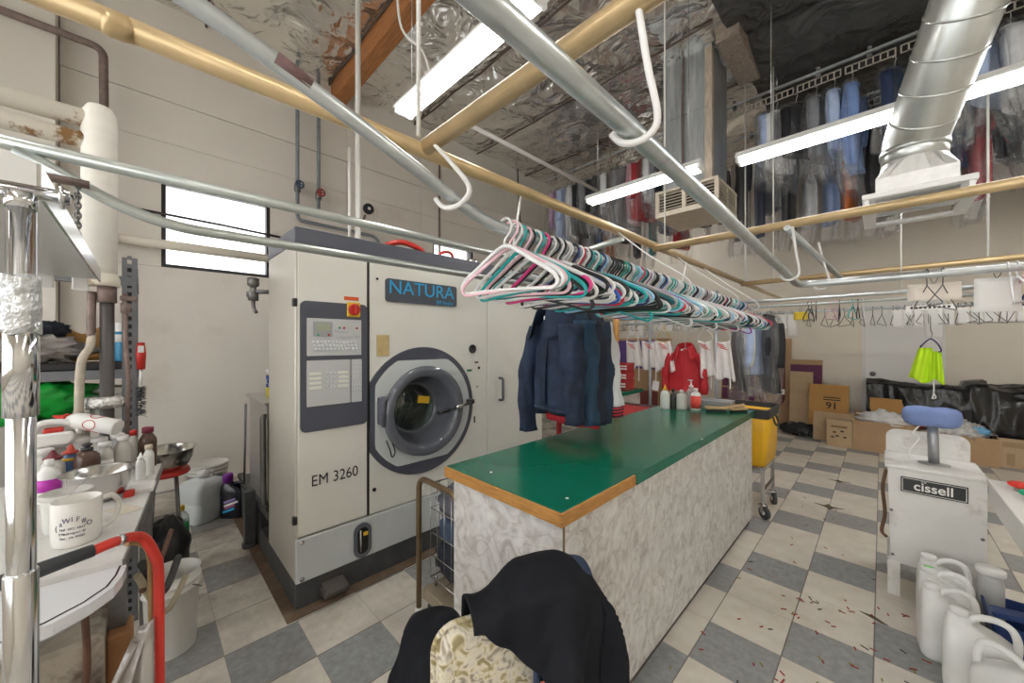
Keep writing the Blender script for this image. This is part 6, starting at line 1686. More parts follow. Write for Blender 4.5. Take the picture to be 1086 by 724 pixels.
# ================================================================ right worktable with buttons
TBL = mat('table_enamel', (0.80, 0.79, 0.76), 0.4, var=0.03, vscale=4)
tb = thing('button_table', 'white machine table with a red and a green button at the right edge', 'table', (0.70, 2.35, 0))
MB().span(-0.34, 0.45, -0.75, 0.545, 0.785, 0.80, 0.003).build('table_top', TBL, tb)
MB().span(-0.335, -0.325, -0.74, 0.535, 0.685, 0.785, 0.002).build('apron', TBL, tb)
MB().span(-0.325, 0.44, 0.525, 0.535, 0.685, 0.785, 0.002).build('apron', TBL, tb)
for (x, y) in ((-0.145, 0.36), (0.40, 0.46), (-0.145, -0.68), (0.40, -0.68)):
    MB().span(x - 0.02, x + 0.02, y - 0.02, y + 0.02, 0, 0.785, 0.002).build('leg', TBL, tb)
MB().box((-0.145, 0.33, 0.55), (0.05, 0.03, 0.025), 0.004).build('leg_clamp', BLACK, tb)
def button(x, y, m_):
    o = MB().lathe([(0.022, 0.0), (0.022, 0.018)], (x, y, 0.80), 18).build('button_base', STEEL, tb)
    MB().lathe([(0.034, 0.018), (0.040, 0.024), (0.040, 0.032), (0.030, 0.037), (0.001, 0.038)], (x, y, 0.80), 24).build('button_cap', m_, o)
button(-0.26, 0.41, mat('red_button', (0.75, 0.03, 0.015), 0.35)); button(-0.25, 0.28, mat('green_button', (0.01, 0.42, 0.22), 0.35))
bb = thing('blue_crate', 'dark blue plastic crate on the floor under the button table', 'crate', (0.52, 2.86, 0))
b = MB()
b.loft([[(x, y, z) for x, y in rrect(w_, d_, 0.02)] for z, w_, d_ in ((0.0, 0.30, 0.26), (0.20, 0.34, 0.30), (0.20, 0.325, 0.285), (0.006, 0.285, 0.245))], smooth=False)
b.build('crate_body', mat('blue_plastic', (0.015, 0.045, 0.17), 0.4), bb)
MB().box((-0.02, -0.12, 0.255), (0.30, 0.07, 0.025), 0.006, R=Matrix.Rotation(-0.12, 3, 'Y')).build('crate_lid', bpy.data.materials['blue_plastic'], bb)

# ================================================================ white plastic jugs
JUG = mat('jug_plastic', (0.88, 0.885, 0.87), 0.38, sss=0.2, var=0.03, vscale=6)
JUGL = mat('jug_liquid_line', (0.68, 0.71, 0.70), 0.3)
def jug(label, loc, rz, h=0.335, w_=0.18, d_=0.14, cap=True, mark=None, liquid=0.0):
    t = thing('plastic_jug', label, 'jug', loc, rz, 'white plastic jugs on the floor')
    b = MB()
    rings = [(0.0, 0.90, 0), (0.008, 0.98, 0), (0.02, 1, 0), (h * 0.30, 1, 0), (h * 0.33, 0.97, 0), (h * 0.36, 1, 0), (h * 0.60, 1, 0), (h * 0.69, 0.96, 0)]
    R = [[(x, y, z) for x, y in rrect(w_ * k, d_ * k, 0.03, 4)] for z, k, o in rings]
    for z, wl, dl, ox in ((h * 0.76, 0.80, 0.86, -0.08), (h * 0.82, 0.56, 0.68, -0.18), (h * 0.86, 0.36, 0.46, -0.27), (h * 0.93, 0.32, 0.42, -0.27)):
        R.append([(x + ox * w_, y, z) for x, y in rrect(w_ * wl, d_ * dl, 0.028, 4)])
    b.loft(R); b.build('jug_body', JUG, t)
    hd = MB(); hd.tube(catmull([(-w_ * 0.20, 0, h * 0.84), (-w_ * 0.02, 0, h * 0.95), (w_ * 0.22, 0, h * 0.985), (w_ * 0.40, 0, h * 0.94), (w_ * 0.475, 0, h * 0.80), (w_ * 0.46, 0, h * 0.60)], 5), 0.0125, 10)
    hd.build('jug_handle', JUG, t)
    if cap:
        c = MB(); r_ = 0.029
        c.lathe([(r_, h * 0.91), (r_, h * 0.985), (r_ * 0.92, h), (0.001, h)], (-w_ * 0.27, 0, 0), 22); co = c.build('jug_cap', WHITE, t)
        if mark: MB().box((-w_ * 0.27, 0, h + 0.0008), (0.03, 0.011, 0.0016), 0).build('cap_mark', mark, co)
    return t
jug('white gallon jug farthest back, touching the white press', (0.225, 2.955, 0), 0.05)
jug('white gallon jug with a green mark on its cap', (0.215, 2.79, 0), 0.0, mark=mat('green_mark', (0.10, 0.75, 0.08), 0.6))
jug('white gallon jug between the green marked one and the wide capped one', (0.215, 2.635, 0), 0.10, h=0.325)
jug('white gallon jug in the middle of the row with a plain wide cap', (0.285, 2.44, 0), -0.05, w_=0.20, d_=0.145, h=0.34)
jug('cloudy gallon jug whose handle hole faces the camera, near the picture corner', (0.345, 2.25, 0), pi - 0.45, h=0.325, w_=0.195)
jug('front white gallon jug cut off by the bottom right corner', (0.335, 2.03, 0), 0.35, h=0.29)
t = thing('wide_capped_jar', 'tall white jar with a big flat cap beside the farthest jug', 'jar', (0.42, 2.97, 0))
t.location = (0.385, 2.995, 0)
MB().lathe([(0.042, 0), (0.045, 0.01), (0.045, 0.26), (0.038, 0.29), (0.036, 0.31)], seg=20).build('jar_body', mat('grey_clear_plastic', (0.60, 0.60, 0.58), 0.3), t)
MB().lathe([(0.046, 0.305), (0.05, 0.31), (0.05, 0.33), (0.045, 0.335), (0.001, 0.335)], seg=24).build('jar_cap', WHITE, t)

# litter on the floor
li = MB(); lr = random.Random(3)
for k in range(96):
    if k < 62: x, y = lr.uniform(-0.35, 0.15), lr.uniform(1.8, 2.9)
    elif k < 82: x, y = lr.uniform(-0.70, -0.35), lr.uniform(1.5, 3.4)
    else: x, y = lr.uniform(-0.6, 0.3), lr.uniform(2.9, 4.5)
    li.cur = 0 if lr.random() < 0.62 else (1 if lr.random() < 0.6 else 2)
    li.box((x, y, 0.0015), (lr.uniform(0.012, 0.034), 0.006, 0.002), 0, lr.uniform(0, 3.14))
tag(li.build('paper_scraps', [mat('scrap_red', (0.35, 0.03, 0.03), 0.8), mat('scrap_olive', (0.28, 0.24, 0.06), 0.8), mat('scrap_dark', (0.07, 0.06, 0.05), 0.8)]), 'tiny red and olive paper scraps strewn over the floor tiles', 'litter', kind='stuff')
b = MB()
star = [(-0.10, 0.02), (-0.035, 0.015), (-0.01, 0.07), (0.02, 0.02), (0.10, 0.03), (0.03, -0.015), (0.01, -0.07), (-0.02, -0.02)]
b.prism(star, 0.0, 0.0025, None, (-0.33, 4.31, 0)); tag(b.build('torn_tile_patch', mat('bare_floor', (0.14, 0.11, 0.07), 0.9), None, (-0.33, 4.31, 0)), 'brown star shaped broken tile patch on the floor', 'floor patch')
b = MB(); b.prism([(x * 0.9, y * 0.6) for x, y in star], 0.0, 0.0025, None, (-0.316, 5.18, 0)); tag(b.build('torn_tile_patch', bpy.data.materials['bare_floor'], None, (-0.316, 5.18, 0)), 'smaller brown broken tile patch farther back on the floor', 'floor patch')
b = MB(); b.prism([(-0.05, 0.02), (0.01, 0.02), (0.06, -0.02), (0.03, -0.02), (-0.01, 0.0)], 0.0, 0.0025, None, (-0.035, 2.737, 0)); tag(b.build('torn_tile_patch', bpy.data.materials['bare_floor'], None, (-0.035, 2.737, 0)), 'brown chipped tile corner near the white jugs', 'floor patch')

# ================================================================ middle distance between the machine and the back wall
rk = thing('garment_rack', 'grey tube rack with two uprights carrying the white aprons', 'rack', (-1.86, 5.0, 0))
MB().tube([(-0.85, 0, 1.72), (0.65, 0, 1.72)], 0.014, 10).build('rack_rail', GALV, rk)
for x in (-0.42, 0.42):
    MB().tube([(x, 0, 0.02), (x, 0, 1.72 if x < 0 else 2.1)], 0.022, 12).build('upright', mat('rack_grey', (0.40, 0.42, 0.45), 0.4, 0.3), rk)
    MB().box((x, 0, 0.012), (0.06, 0.5, 0.024), 0.004).build('rack_foot', GALV, rk)
APR = mat('white_apron_cloth', (0.78, 0.76, 0.74), 0.85, var=0.05, vscale=8)
REDT = mat('red_thread', (0.60, 0.08, 0.08), 0.8)
def apron(label, x, w0_, w1_, L_, hm, dz=0.0, string=0.25, tagc=False):
    t = thing('apron', label, 'apron', (x, 5.0, 1.734 + dz), 0)
    sd = x * 7
    b = MB(); b.grid(16, 18, lambda u, v: ((u - 0.5) * (w0_ + (w1_ - w0_) * v) + 0.03 * v, 0.028 * sin(u * 15 + sd) * (0.3 + v), -0.25 - L_ * v - 0.02 * sin(u * 3.1) * (1 - v) + 0.022 * sin(u * 9 + sd) * v))
    b.build('apron_cloth', APR, t, solid=0.010)
    for k in range(3):
        MB().box((-0.02 + 0.02 * k, -0.036, -0.30 - 0.025 * k), (0.09, 0.002, 0.010), 0, R=Matrix.Rotation(0.3, 3, 'Y')).build('red_stitching', REDT, t)
    hh = MB(); hh.tube([(0, 0, -0.07), (0.085, 0, -0.20), (0.08, 0, -0.28), (-0.08, 0, -0.28), (-0.085, 0, -0.20)], 0.006, 6, closed=True)
    hh.tube(catmull([(0, 0, -0.07), (0.002, 0, -0.03), (0.02, 0, -0.012), (0.018, 0, 0.004), (0, 0, 0.014), (-0.02, 0, 0.0)], 4), 0.005, 6); hh.build('hanger', hm, t)
    if string:
        MB().tube(catmull([(w1_ * 0.35, 0, -0.21 - L_), (w1_ * 0.36, 0, -0.22 - L_ - string * 0.5), (w1_ * 0.34, 0, -0.22 - L_ - string)], 4), 0.008, 6).build('apron_string', APR, t)
        if tagc: MB().box((w1_ * 0.34, 0, -0.26 - L_ - string), (0.09, 0.004, 0.13), 0.001, R=Matrix.Rotation(0.15, 3, 'Y')).build('paper_tag', PAPER, t)
    return t
apron('leftmost white apron on the rack beside the wooden post', -2.54, 0.20, 0.27, 0.38, WIREW, string=0.22)
apron('white apron with a paper tag dangling on its string', -2.29, 0.22, 0.26, 0.39, mat('lilac_wire', (0.40, 0.35, 0.62), 0.4), string=0.22, tagc=True)
apron('white apron on a yellow hanger beside the tagged apron', -2.09, 0.17, 0.26, 0.41, mat('yellow_wire', (0.66, 0.46, 0.07), 0.4), string=0)
apron('white apron hanging in front of the red jacket', -1.57, 0.14, 0.20, 0.46, WIREW, dz=0.0, string=0.18)
apron('rightmost white apron, between the red jacket and the bagged suit', -1.37, 0.16, 0.23, 0.47, WIREW, dz=0.0, string=0.15)
rj = jacket('bright red jacket hanging low on the rack behind the white aprons', (-1.83, 5.06, 1.735), 0.1, REDJ, seed=4.4, L=0.55, wd=0.21, name='red_jacket', sl=0.50, z0=-0.36)
for c_ in rj.children:
    if c_.name.startswith('wire_hook'): pass
# bagged clothes on the low rack
bagged('grey', 2, (-1.30, 5.45, 1.905), pi / 2 + 0.4, 'grey bagged garment at the left of the low bagged clothes', 'low bagged clothes')
bagged('pale blue', 1, (-1.12, 5.45, 1.905), pi / 2 - 0.3, 'pale blue bagged garment among the low bagged clothes', 'low bagged clothes')
bagged('cream', 1, (-1.20, 5.45, 1.905), pi / 2 + 0.1, 'cream bagged garment among the low bagged clothes', 'low bagged clothes')
bagged('black', 2, (-0.98, 5.45, 1.905), pi / 2 + 0.5, 'black bagged garment at the right of the low bagged clothes', 'low bagged clothes')
# big cartons behind the aprons
t = carton('big cardboard carton with a purple printed band behind the aprons', (-3.0, 6.05, 0), (1.0, 0.5, 1.52), CARD, tape=False)
MB().box((0.05, -0.251, 1.26), (0.9, 0.002, 0.46), 0).build('purple_print', mat('violet_print', (0.10, 0.05, 0.22), 0.7), t)
MB().box((0.0, -0.251, 0.40), (0.96, 0.002, 0.55), 0).build('maroon_print', mat('maroon_print', (0.22, 0.055, 0.05), 0.7), t)
for k in range(2): MB().box((0.32, -0.2525, 1.30 - 0.13 * k), (0.22, 0.002, 0.05), 0).build('printed_line', CARDL, t)
t = carton('white cardboard carton beside the wooden post', (-3.85, 6.0, 0), (0.6, 0.45, 1.5), mat('white_card', (0.66, 0.65, 0.62), 0.7), tape=False)
# small counter with turned post
pc = thing('small_counter', 'small counter with a green ledge and turned wooden post behind the jackets', 'counter', (-2.42, 4.35, 0))
MB().span(-0.35, 0.14, -0.28, 0.35, 0, 0.80, 0.004).build('counter_body', MARBLE, pc)
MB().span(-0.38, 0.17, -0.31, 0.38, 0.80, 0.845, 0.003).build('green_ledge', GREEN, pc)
pf = [(0.035, 0.845), (0.035, 1.02), (0.026, 1.03), (0.032, 1.06), (0.022, 1.10), (0.028, 1.18), (0.032, 1.30), (0.026, 1.40), (0.034, 1.44), (0.026, 1.46), (0.035, 1.50), (0.035, 1.85)]
MB().lathe(pf, (0.095, -0.2, 0), 18).build('turned_post', mat('honey_wood', (0.52, 0.26, 0.07), 0.45, var=0.15, vscale=10, stretch=(8, 8, 1)), pc)
RC = mat('red_crate_plastic', (0.50, 0.03, 0.035), 0.45)
for k in range(3):
    c_ = thing('red_crate', ('bottom red crate of the stack on the small green ledged counter', 'middle red crate of the stack on the small green ledged counter', 'topmost red crate of the stack on the small green ledged counter')[k], 'crate', (-2.47, 4.55, 0.846 + 0.115 * k), 0.05 * k)
    b = MB(); b.loft([[(x, y, z) for x, y in rrect(w_, d_, 0.02)] for z, w_, d_ in ((0.0, 0.24, 0.26), (0.11, 0.26, 0.28), (0.11, 0.245, 0.265), (0.01, 0.225, 0.245))], smooth=False)
    b.build('crate_body', RC, c_)
    for j in range(2): MB().span(-0.13, 0.13, -0.146, -0.138, 0.03 + 0.035 * j, 0.05 + 0.035 * j).build('crate_slat', WHITE, c_)
rt = thing('red_topped_table', 'low table with a red top and dark metal rim behind the counter', 'table', (-2.08, 3.65, 0), 0.0)
MB().span(-0.42, 0.42, -0.42, 0.42, 0.70, 0.725, 0.003).build('table_top', RC, rt)
fr = MB()
for (x0, x1, y0, y1) in ((-0.45, 0.45, -0.45, -0.42), (-0.45, 0.45, 0.42, 0.45), (-0.45, -0.42, -0.42, 0.42), (0.42, 0.45, -0.42, 0.42)): fr.span(x0, x1, y0, y1, 0.66, 0.745)
fr.build('table_rim', DSTEEL, rt)
for x in (-0.42, 0.42):
    for y in (-0.42, 0.42): MB().span(x - 0.02, x + 0.02, y - 0.02, y + 0.02, 0, 0.66).build('leg', RC, rt)
# ================================================================ chrome stand in the near left
cs = thing('garment_stand', 'shiny chrome telescopic garment stand in the near left', 'stand', (-0.66, -0.093, 0))
p = MB()
p.cyl((0, 0, 0.88), (0, 0, 1.61), 0.0106, seg=28); p.build('inner_pole', CHROME, cs)
MB().lathe([(0.0125, 0.10), (0.0125, 1.21), (0.0118, 1.212)], seg=28).build('outer_pole', CHROME, cs)
MB().lathe([(0.0125, 1.425), (0.0125, 1.53), (0.0108, 1.532)], seg=28).build('upper_sleeve', CHROME, cs)
MB().lathe([(0.0128, 1.38), (0.0128, 1.47), (0.0108, 1.472)], seg=28).build('lower_sleeve', CHROME, cs)
tp = MB(); R = []
for i in range(9):
    R.append([((0.0142 + 0.0012 * noise.noise(Vector((k * 0.8, i * 0.9, 2)))) * cos(2 * pi * k / 26), (0.0142 + 0.0012 * noise.noise(Vector((k * 0.8, i * 0.9, 2)))) * sin(2 * pi * k / 26), 1.47 + 0.062 * i / 8 + 0.002 * sin(k * 0.7)) for k in range(26)])
tp.loft(R); tp.build('clear_tape', mat('crinkled_tape', (0.72, 0.74, 0.75), 0.2, 0.5, bump=0.6, bscale=70), cs)
MB().cyl((0, -0.6, 1.625), (0, 0.030, 1.625), 0.0075, seg=20).build('top_bar', CHROME, cs)
MB().lathe([(0.0085, 0.0), (0.0130, 0.001), (0.0135, 0.004), (0.0090, 0.0055), (0.008, 0.008), (0.001, 0.009)], (0, 0.026, 1.625), 20, Matrix(((1, 0, 0), (0, 0, 1), (0, -1, 0)))).build('end_cap', CHROME, cs)
MB().tube([(0.0, 0.0, 1.605), (0.0, 0, 1.622)], 0.0118, 16).build('bar_clamp', CHROME, cs)
MB().box((-0.006, -0.04, 1.645), (0.006, 0.03, 0.022), 0.002, R=Matrix.Rotation(0.5, 3, 'X')).build('clear_clip', CLEARP, cs)
MB().cyl((0, -0.45, 0.10), (0, 0.30, 0.10), 0.0165, seg=20).build('foot_bar', CHROME, cs)
for y in (-0.43, 0.28): 
    w_ = MB(); w_.lathe([(0.001, -0.014), (0.036, -0.014), (0.04, 0), (0.036, 0.014), (0.001, 0.014)], (0, y, 0.04), 20, MX); w_.build('caster_wheel', TYRE, cs)
    MB().cyl((0, y, 0.05), (0, y, 0.10), 0.012, seg=10).build('caster_stem', CHROME, cs)

# ================================================================ worktable
TT = mat('worn_white_top', (0.70, 0.69, 0.66), 0.4, var=0.05, vscale=6, dirt=(0.33, 0.28, 0.24), dscale=5, dlim=(0.58, 0.78))
TZ2 = 0.88
wt = thing('work_table', 'worn white worktable crowded with bottles in front of the shelves', 'table', (-2.0, -0.5, 0), -0.1)
# local frame: x along the far direction, y across; right edge at y = +0.5
def wl(x, y):      # world -> table local
    dx, dy = x + 2.0, y + 0.5
    return dx * cos(0.1) - dy * sin(0.1), dx * sin(0.1) + dy * cos(0.1)
e0 = wl(-1.44, -0.035); e1 = wl(-2.48, 0.07)
YE = e0[1]
MB().span(-0.50, e0[0], YE - 1.15, YE, TZ2 - 0.025, TZ2, 0.003).build('table_top', TT, wt)
MB().span(-0.50, e0[0], YE - 0.004, YE + 0.004, TZ2 - 0.035, TZ2 - 0.002).build('metal_edge', mat('edge_metal', (0.22, 0.21, 0.20), 0.4, 0.7), wt)
for (x, y) in ((-0.46, YE - 0.05), (e0[0] - 0.3, YE - 0.05), (-0.46, YE - 1.1), (e0[0] - 0.05, YE - 1.1)):
    MB().span(x - 0.02, x + 0.02, y - 0.02, y + 0.02, 0, TZ2 - 0.025).build('leg', DSTEEL, wt)
# items on it
def tcup(label, loc):
    t = thing('mug', label, 'mug', loc, 0.35)
    b = MB(); b.lathe([(0.001, 0), (0.058, 0), (0.064, 0.006), (0.066, 0.02), (0.067, 0.132), (0.0655, 0.136), (0.062, 0.134), (0.061, 0.02), (0.001, 0.014)], seg=36); b.build('cup', mat('mug_china', (0.82, 0.80, 0.75), 0.22), t)
    MB().tube(catmull([(0.0, 0.063, 0.118), (0.0, 0.095, 0.118), (0.0, 0.112, 0.09), (0.0, 0.105, 0.05), (0.0, 0.080, 0.028), (0.0, 0.062, 0.028)], 5), 0.0085, 10).build('mug_handle', bpy.data.materials['mug_china'], t)
    def curved(body, z, size, arc):
        n = len(body)
        for i, chh in enumerate(body):
            if chh == ' ': continue
            a = -0.35 + (i - (n - 1) / 2) * arc
            zz = z - (0.03 * ((i - (n - 1) / 2) / n) ** 2 * 4 if size > 0.015 else 0)
            text('mug_lettering', chh, size, mat('mug_ink', (0.10, 0.10, 0.16), 0.5) if 'mug_ink' not in bpy.data.materials else bpy.data.materials['mug_ink'], t,
                 (0.0668 * cos(a), 0.0668 * sin(a), zz), (pi / 2, 0, pi / 2 + a), 0.0006)
    curved('(aWIF#O', 0.088, 0.021, 0.22); curved('760 432-4867', 0.060, 0.0095, 0.085); curved('E Washington Bl', 0.047, 0.009, 0.07); curved('You, CA 92083', 0.034, 0.009, 0.075)
    return t
mg = tcup('large white mug printed with dark lettering at the table front', (-1.66, -0.135, TZ2))
mg.rotation_euler = (0, 0, 0.25); mg.scale = (0.76, 0.76, 0.93)
STB = mat('bowl_steel', (0.58, 0.57, 0.55), 0.22, 1.0)
def bowl(label, loc, r, h):
    t = thing('steel_bowl', label, 'bowl', loc)
    b = MB(); b.lathe([(0.001, 0.0), (r * 0.55, 0.002), (r * 0.74, h * 0.15), (r * 0.90, h * 0.5), (r * 0.97, h * 0.97), (r * 1.05, h), (r * 1.05, h * 0.985), (r * 0.95, h * 0.95), (r * 0.87, h * 0.5), (r * 0.72, h * 0.19), (r * 0.5, h * 0.07), (0.001, h * 0.06)], seg=40)
    b.build('bowl_shell', STB, t); return t
bowl('large steel mixing bowl on the worktable behind the mug', (-2.04, -0.115, TZ2), 0.092, 0.11)
t = thing('plastic_tub', 'clear round tub with a lid behind the printed mug', 'tub', (-1.79, -0.165, TZ2))
t.scale = (0.62, 0.62, 1.0)
MB().lathe([(0.072, 0), (0.078, 0.01), (0.086, 0.105), (0.088, 0.11)], seg=30).build('tub_body', mat('cloudy_tub', (0.66, 0.66, 0.62), 0.35, var=0.06, vscale=8), t)
MB().lathe([(0.092, 0.105), (0.092, 0.118), (0.08, 0.12), (0.078, 0.114), (0.001, 0.114)], seg=30).build('tub_lid', mat('tub_lid_grey', (0.55, 0.54, 0.50), 0.4), t)
MB().tube(catmull([(0.088, 0, 0.11), (0.05, 0.06, 0.15), (-0.03, 0.09, 0.155), (-0.09, 0.02, 0.11)], 5), 0.002, 6).build('wire_bail', STEEL, t)
MAG = mat('magenta_label', (0.50, 0.03, 0.42), 0.5)
MAR = mat('maroon_cap', (0.16, 0.02, 0.03), 0.4)
bottle('white bottle with a magenta label beside the steel bowl', (-2.14, -0.24, TZ2), 0.029, 0.155, HDPE, WHITE, band=(0.28, 0.56, MAG))
bottle('squat brown jar with a black stopper behind the steel bowl', (-2.30, -0.160, TZ2), 0.038, 0.165, BROWNG, BLACK, 'knob', neck=0.35)
bottle('yellow rimmed jar with a red cone cap and blue label', (-2.35, -0.208, TZ2), 0.026, 0.150, mat('blue_label_jar', (0.10, 0.22, 0.45), 0.4), mat('cone_red', (0.45, 0.05, 0.03), 0.4), 'cone', neck=0.6, band=(0.66, 0.74, YEL))
bottle('grey jar with a dark red cone cap at the left of the bottles', (-2.30, -0.248, TZ2), 0.032, 0.145, HDPEG, MAR, 'cone', neck=0.55)
bottle('white capped clear bottle behind the brown jar', (-2.38, -0.115, TZ2), 0.027, 0.150, HDPEG, WHITE, band=(0.2, 0.5, PAPER), neck=0.6)
bottle('tall white capped bottle in the bottle cluster', (-2.40, -0.062, TZ2), 0.028, 0.165, HDPEG, WHITE, neck=0.55)
bottle('small white dropper bottle at the right end of the worktable', (-2.22, -0.005, TZ2), 0.016, 0.105, HDPE, WHITE, 'cone', neck=0.5)
bottle('white dropper bottle with a beige cap at the right end', (-2.28, 0.02, TZ2), 0.0175, 0.130, HDPE, mat('beige_cap', (0.62, 0.52, 0.40), 0.5), neck=0.6)
bottle('brown bottle with a dark red cap at the table corner', (-2.43, 0.018, TZ2), 0.032, 0.185, BROWNG, mat('maroon_cap2', (0.20, 0.02, 0.05), 0.4), neck=0.5)
bottle('white bottle with a red cap in the middle of the cluster', (-2.45, -0.030, TZ2), 0.020, 0.175, HDPE, RED, neck=0.5)
k = 0
for (x, y, r, h, lab) in ((-2.46, -0.255, 0.032, 0.165, 'wide white lidded jar at the far left of the bottle cluster'), (-2.46, -0.190, 0.03, 0.17, 'wide white lidded jar behind the yellow rimmed jar'), (-2.45, -0.135, 0.027, 0.16, 'white lidded jar behind the squat brown jar'),
                          (-2.46, -0.080, 0.024, 0.165, 'slim white lidded jar behind the clear bottles'), (-2.40, -0.285, 0.03, 0.15, 'tall white lidded jar close to the chrome stand')):
    bottle(lab, (x, y, TZ2), r, h, HDPE if k % 2 else HDPEG, WHITE, neck=0.78); k += 1
t = bottle('white squeeze bottle with red print lying on top of the jars', (-2.38, -0.075, 1.085), 0.034, 0.22, HDPE, RED, 'cone', neck=0.4)
t.rotation_euler = Vector((-0.10, -0.16, 0.05)).to_track_quat('Z', 'Y').to_euler()
for a0 in range(4):
    MB().tube([(0.020 * cos(a) * cos(a0 * pi / 2) - (0.0348 - 0.007 * abs(cos(a)) ** 2) * sin(a0 * pi / 2), 0.020 * cos(a) * sin(a0 * pi / 2) + (0.0348 - 0.007 * abs(cos(a)) ** 2) * cos(a0 * pi / 2), 0.085 + 0.022 * sin(a)) for a in [2 * pi * i / 16 for i in range(16)]], 0.0016, 5, closed=True).build('red_ring_print', RED, t)
t = thing('handled_jug', 'white plastic jug with a red spout lying behind the jars', 'jug', (-2.44, -0.255, 1.06))
t.scale = (0.62, 0.62, 0.75)
b = MB(); b.loft([[(x, y, z) for y, z in rrect(w_, h_, 0.03, 4, -0.02, 0.0)] for x, w_, h_ in ((-0.06, 0.18, 0.05), (-0.045, 0.21, 0.07), (0.045, 0.21, 0.07), (0.06, 0.18, 0.05))]); b.build('jug_body', HDPE, t)
MB().tube(catmull([(0, -0.10, 0.02), (0, -0.07, 0.085), (0, 0.02, 0.09), (0, 0.09, 0.06), (0, 0.10, 0.01)], 5), 0.016, 10).build('jug_handle', HDPE, t)
MB().box((0.0, -0.01, 0.045), (0.06, 0.09, 0.03), 0.008).build('spout', RED, t)
t = thing('white_tray', 'shallow white plastic tray at the far right corner of the worktable', 'tray', (-2.33, 0.04, TZ2), 0.1)
t.location = (-2.26, -0.03, TZ2)
t.location = (-2.165, -0.005, TZ2)
bpy.data.objects.remove(t)
t = thing('paper_pad', 'folded white paper at the far right corner of the worktable', 'paper', (-2.06, -0.0, TZ2), -0.1)
MB().box((0, 0, 0.008), (0.10, 0.07, 0.016), 0.003).build('paper_stack', PAPER, t)
MB().box((0.055, -0.03, 0.011), (0.035, 0.03, 0.022), 0.004).build('red_clip', RED, t)
t = thing('note_paper', 'worn scrap of paper by the mug handle', 'paper', (-1.86, -0.045, TZ2), 0.5)
MB().box((0, 0, 0.001), (0.10, 0.06, 0.002), 0).build('sheet', mat('old_paper', (0.66, 0.60, 0.50), 0.8), t)

# ================================================================ spotting board with its stand
sp = thing('spotting_board', 'white tapered spotting board with a black edge line', 'spotting board', (-1.35, -0.35, 0))
def bpts(off):
    pts = [(-1.475, -0.035 - off)]
    for (x, y) in ((-1.43, -0.03), (-1.38, -0.036), (-1.33, -0.05), (-1.285, -0.085), (-1.25, -0.135), (-1.225, -0.20), (-1.20, -0.30), (-1.185, -0.45), (-1.18, -0.75)): pts.append((x - off, y - off))
    pts.append((-1.475, -0.75))
    return [(x + 1.35, y + 0.35) for x, y in pts]
MB().prism(bpts(0), 0.835, 0.862).build('board_top', mat('board_enamel', (0.80, 0.81, 0.84), 0.2), sp)
o = bpts(0.012)
MB().tube([(x, y, 0.8622) for x, y in o[:-1]] + [(o[-1][0], o[-1][1], 0.8622)], 0.0022, 5).build('edge_line', INK, sp)
MB().tube([(o[0][0] + 0.005, o[0][1], 0.8622), (o[-1][0] + 0.005, o[-1][1], 0.8622)], 0.0022, 5).build('edge_line', INK, sp)
MB().prism([(x * 0.93, y * 0.95 - 0.02) for x, y in bpts(0)], 0.815, 0.835).build('board_rim', mat('board_alu', (0.45, 0.45, 0.45), 0.35, 0.6), sp)
MB().lathe([(0.11, 0), (0.11, 0.02), (0.045, 0.05), (0.04, 0.80)], (0.03, -0.10, 0), 24).build('pedestal', mat('pedestal_cream', (0.56, 0.52, 0.44), 0.5, dirt=(0.18, 0.12, 0.08), dscale=7, dlim=(0.5, 0.7)), sp)
# red hose with black grip
hs = thing('spray_hose', 'red hose with a black grip lying across the worktable edge', 'hose', (-1.42, 0.02, 0.95))
def hp(x, y, z): return (x + 1.42, y - 0.02, z - 0.95)
MB().tube(catmull([hp(-1.386, -0.0877, 0.942), hp(-1.40, -0.053, 0.945), hp(-1.425, -0.022, 0.938), hp(-1.45, 0.003, 0.915), hp(-1.466, 0.026, 0.85), hp(-1.47, 0.033, 0.79), hp(-1.47, 0.034, 0.55), hp(-1.465, 0.036, 0.30), hp(-1.46, 0.04, 0.012)], 6), 0.0125, 12).build('hose', mat('hose_red', (0.68, 0.045, 0.03), 0.35), hs)
MB().tube([hp(-1.34, -0.30, 0.935), hp(-1.36, -0.169, 0.94), hp(-1.388, -0.086, 0.943)], [0.0165, 0.017, 0.015], 14).build('hand_grip', mat('grip_rubber', (0.05, 0.055, 0.06), 0.6), hs)
MB().tube([hp(-1.404, -0.047, 0.9445), hp(-1.412, -0.037, 0.9425)], 0.0142, 12).build('hose_clip', STEEL, hs)
MB().tube(catmull([hp(-1.43, -0.03, 0.922), hp(-1.458, -0.004, 0.90), hp(-1.482, 0.015, 0.84), hp(-1.488, 0.018, 0.60)], 6), 0.007, 10).build('tan_sleeve', mat('tan_leather', (0.36, 0.23, 0.10), 0.6), hs)

# ================================================================ clutter below the table
GRIME = mat('grimy_cream', (0.50, 0.45, 0.37), 0.6, var=0.15, vscale=10, dirt=(0.14, 0.10, 0.08), dscale=7, dlim=(0.48, 0.66))
RBR = mat('rust_brown', (0.14, 0.07, 0.045), 0.7, var=0.4, vscale=12)
cb = thing('pump_cabinet', 'grimy cream pump housing with a black knob under the spotting board', 'pump', (-1.72, -0.22, 0))
MB().span(-0.12, 0.10, -0.16, 0.14, 0.03, 0.60, 0.012).build('housing', GRIME, cb)
b = MB(); b.tube([(0.105, 0.02 + 0.035 * cos(a), 0.36 + 0.035 * sin(a)) for a in [2 * pi * i / 14 for i in range(14)]], 0.012, 8, closed=True); b.box((0.108, 0.02, 0.32), (0.02, 0.05, 0.03), 0.004); b.build('black_latch', BLACK, cb)
MB().span(0.10, 0.16, -0.10, 0.16, 0.16, 0.24, 0.01).build('front_ledge', GRIME, cb)
